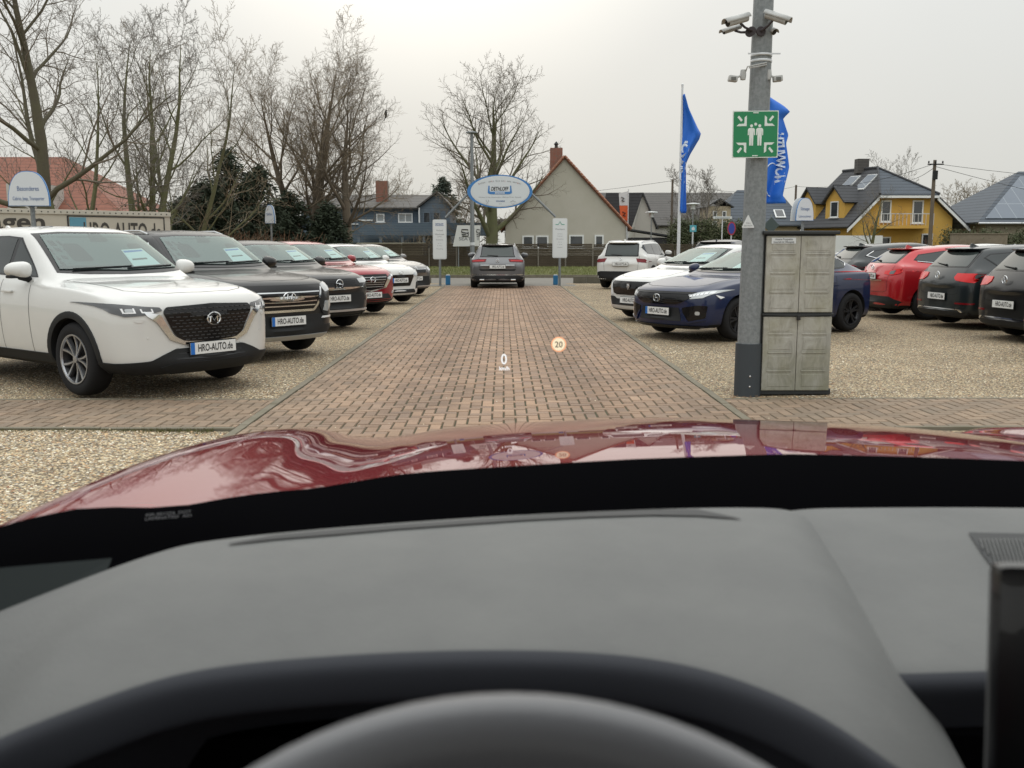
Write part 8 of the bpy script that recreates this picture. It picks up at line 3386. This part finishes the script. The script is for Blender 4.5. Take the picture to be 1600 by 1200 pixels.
for t in (R(180), R(0), R(-90)):
    rad = Vector((1, 0, 0)) * math.cos(t) + upd * math.sin(t)
    mb.tube([OWN(cen + rad * .05), OWN(cen + rad * .12), OWN(cen + rad * (Rw - .01))], [.030, .022, .014], 10)
mb.tube([OWN(cen - nrm_ * .03), OWN(cen + nrm_ * .012), OWN(cen + nrm_ * .022)], [.085, .08, .05], 24)
mb.build("wheel_hub", M_leather, whl, True)
# head-up display, floating where the driver sees it above the bonnet
def glow(name, c, s):
    return mat(name, (0, 0, 0), .5, emit=(*c, s))
YH = 2.62
hud = text("0", .041, OWN(at(787.5, 561, YH)), FACE_CAM, glow("display_white", (1, 1, 1), 1.0), own, "head_up_display", width=.016, bold=.0004)
text("km/h", .014, OWN(at(788, 575.5, YH)), FACE_CAM, MATS["display_white"], hud, "speed_unit", width=.028, bold=.0004)
c_ = at(873, 538, YH)
mb = MB()
mb.prism([(c_.x + .0175 * math.cos(R(t)), c_.z + .0175 * math.sin(R(t))) for t in range(0, 360, 10)], lambda a, b, w: OWN((a, w, b)), YH, YH + .0008)
mb.build("limit_disc", glow("display_cream", (1.0, .86, .60), .98), hud)
mb = MB()
mb.tube([OWN((c_.x + .0195 * math.cos(R(t)), YH - .001, c_.z + .0195 * math.sin(R(t)))) for t in range(0, 361, 10)], .0014, 5, False)
mb.build("limit_ring", glow("display_orange", (1.0, .42, .20), 1.1), hud)
text("20", .023, OWN((c_.x, YH - .002, c_.z)), FACE_CAM, mat("display_digit", (.12, .09, .06), .6), hud, "limit_digits", width=.021, bold=.0003)
# maker's print in the black band of the glass
pr = mat("band_print_grey", (0.08, 0.08, 0.085), .6)
bvs = BVHTree.FromPolygons([v.co + Vector((CX, .6, 0)) for v in scut.data.vertices], [tuple(p.vertices) for p in scut.data.polygons])
for k, (s, py_) in enumerate((("43R-001234  DOT", 803), ("LAMINATED  AS1", 809))):
    co, fs = text_mesh(s, 1.0)
    w0, h0 = co[:, 0].max(), co[:, 1].max()
    mk("band_print", [OWN(drape(262 + c_[0] / w0 * 36, py_ - c_[1] / h0 * 2.2 - c_[0] / w0 * 3, bvs, .0015)) for c_ in co], fs, pr, scut)

# cabin round the camera: corner trims, pillars, roof, doors, seats
V = [OWN(atz(a_, b_, 1.045)) for a_, b_ in ((-90, 868), (60, 838), (110, 834), (215, 860), (190, 884), (60, 905), (-120, 930))]
mk("pillar_trim", V, [tuple(range(len(V)))[::-1]], M_scut, own)
M_head = mat("headliner_grey", (0.30, 0.30, 0.29), .95)
for s in (-1, 1):
    q = MB()
    X = lambda v: CX + s * v
    q.tube([OWN((X(1.27), 1.22, 1.04)), OWN((X(1.06), .75, 1.42)), OWN((X(.93), .38, 1.665))], [.050, .045, .045], 10)
    q.build("windscreen_pillar", M_plast, own, True)
    q = MB()
    q.box(OWN((X(1.12), -.45, .66)), (.10, 2.6, .80))
    q.build("door", M_own, own)
    q = MB()
    q.box(OWN((X(.90), -.55, 1.40)), (.06, .14, .56))
    q.box(OWN((X(.90), -1.65, 1.40)), (.06, .30, .56))
    q.build("door_pillar", M_plast, own)
    q = MB()
    q.rbox(OWN((X(.44), -.42, .62)), (.50, .52, .18), .05)
    q.rbox(OWN((X(.44), -.72, .95)), (.48, .13, .62), .05)
    q.rbox(OWN((X(.44), -.76, 1.34)), (.26, .09, .18), .04)
    q.build("seat", M_dashl, own, True)
q = MB()
q.rbox(OWN((CX, -.72, 1.70)), (1.92, 2.20, .055), .02)
q.build("roof", M_own, own, True)
q = MB()
q.box(OWN((CX, -.72, 1.665)), (1.84, 2.12, .012))
q.build("headliner", M_head, own)
q = MB()
q.box(OWN((CX, -1.84, .80)), (1.9, .10, .90))
q.build("tailgate", M_own, own)
q = MB()
q.box(OWN((CX, -.30, .33)), (1.9, 2.9, .06))
q.build("floor_pan", M_scut, own)
for yy_ in (2.25, -1.35):
    for s in (-1, 1):
        q = MB()
        q.lathe([(0, -.10), (.23, -.11), (.35, -.10), (.36, 0), (.35, .10), (.23, .11), (0, .10)], 28, 'Z')
        rt_ = Matrix.Rotation(R(90), 3, 'Y')
        vv = [OWN((CX + s * .90, yy_, .36)) + rt_ @ Vector(v) for v in q.v]
        mk("wheel", vv, q.f, M_tyre, own, True)
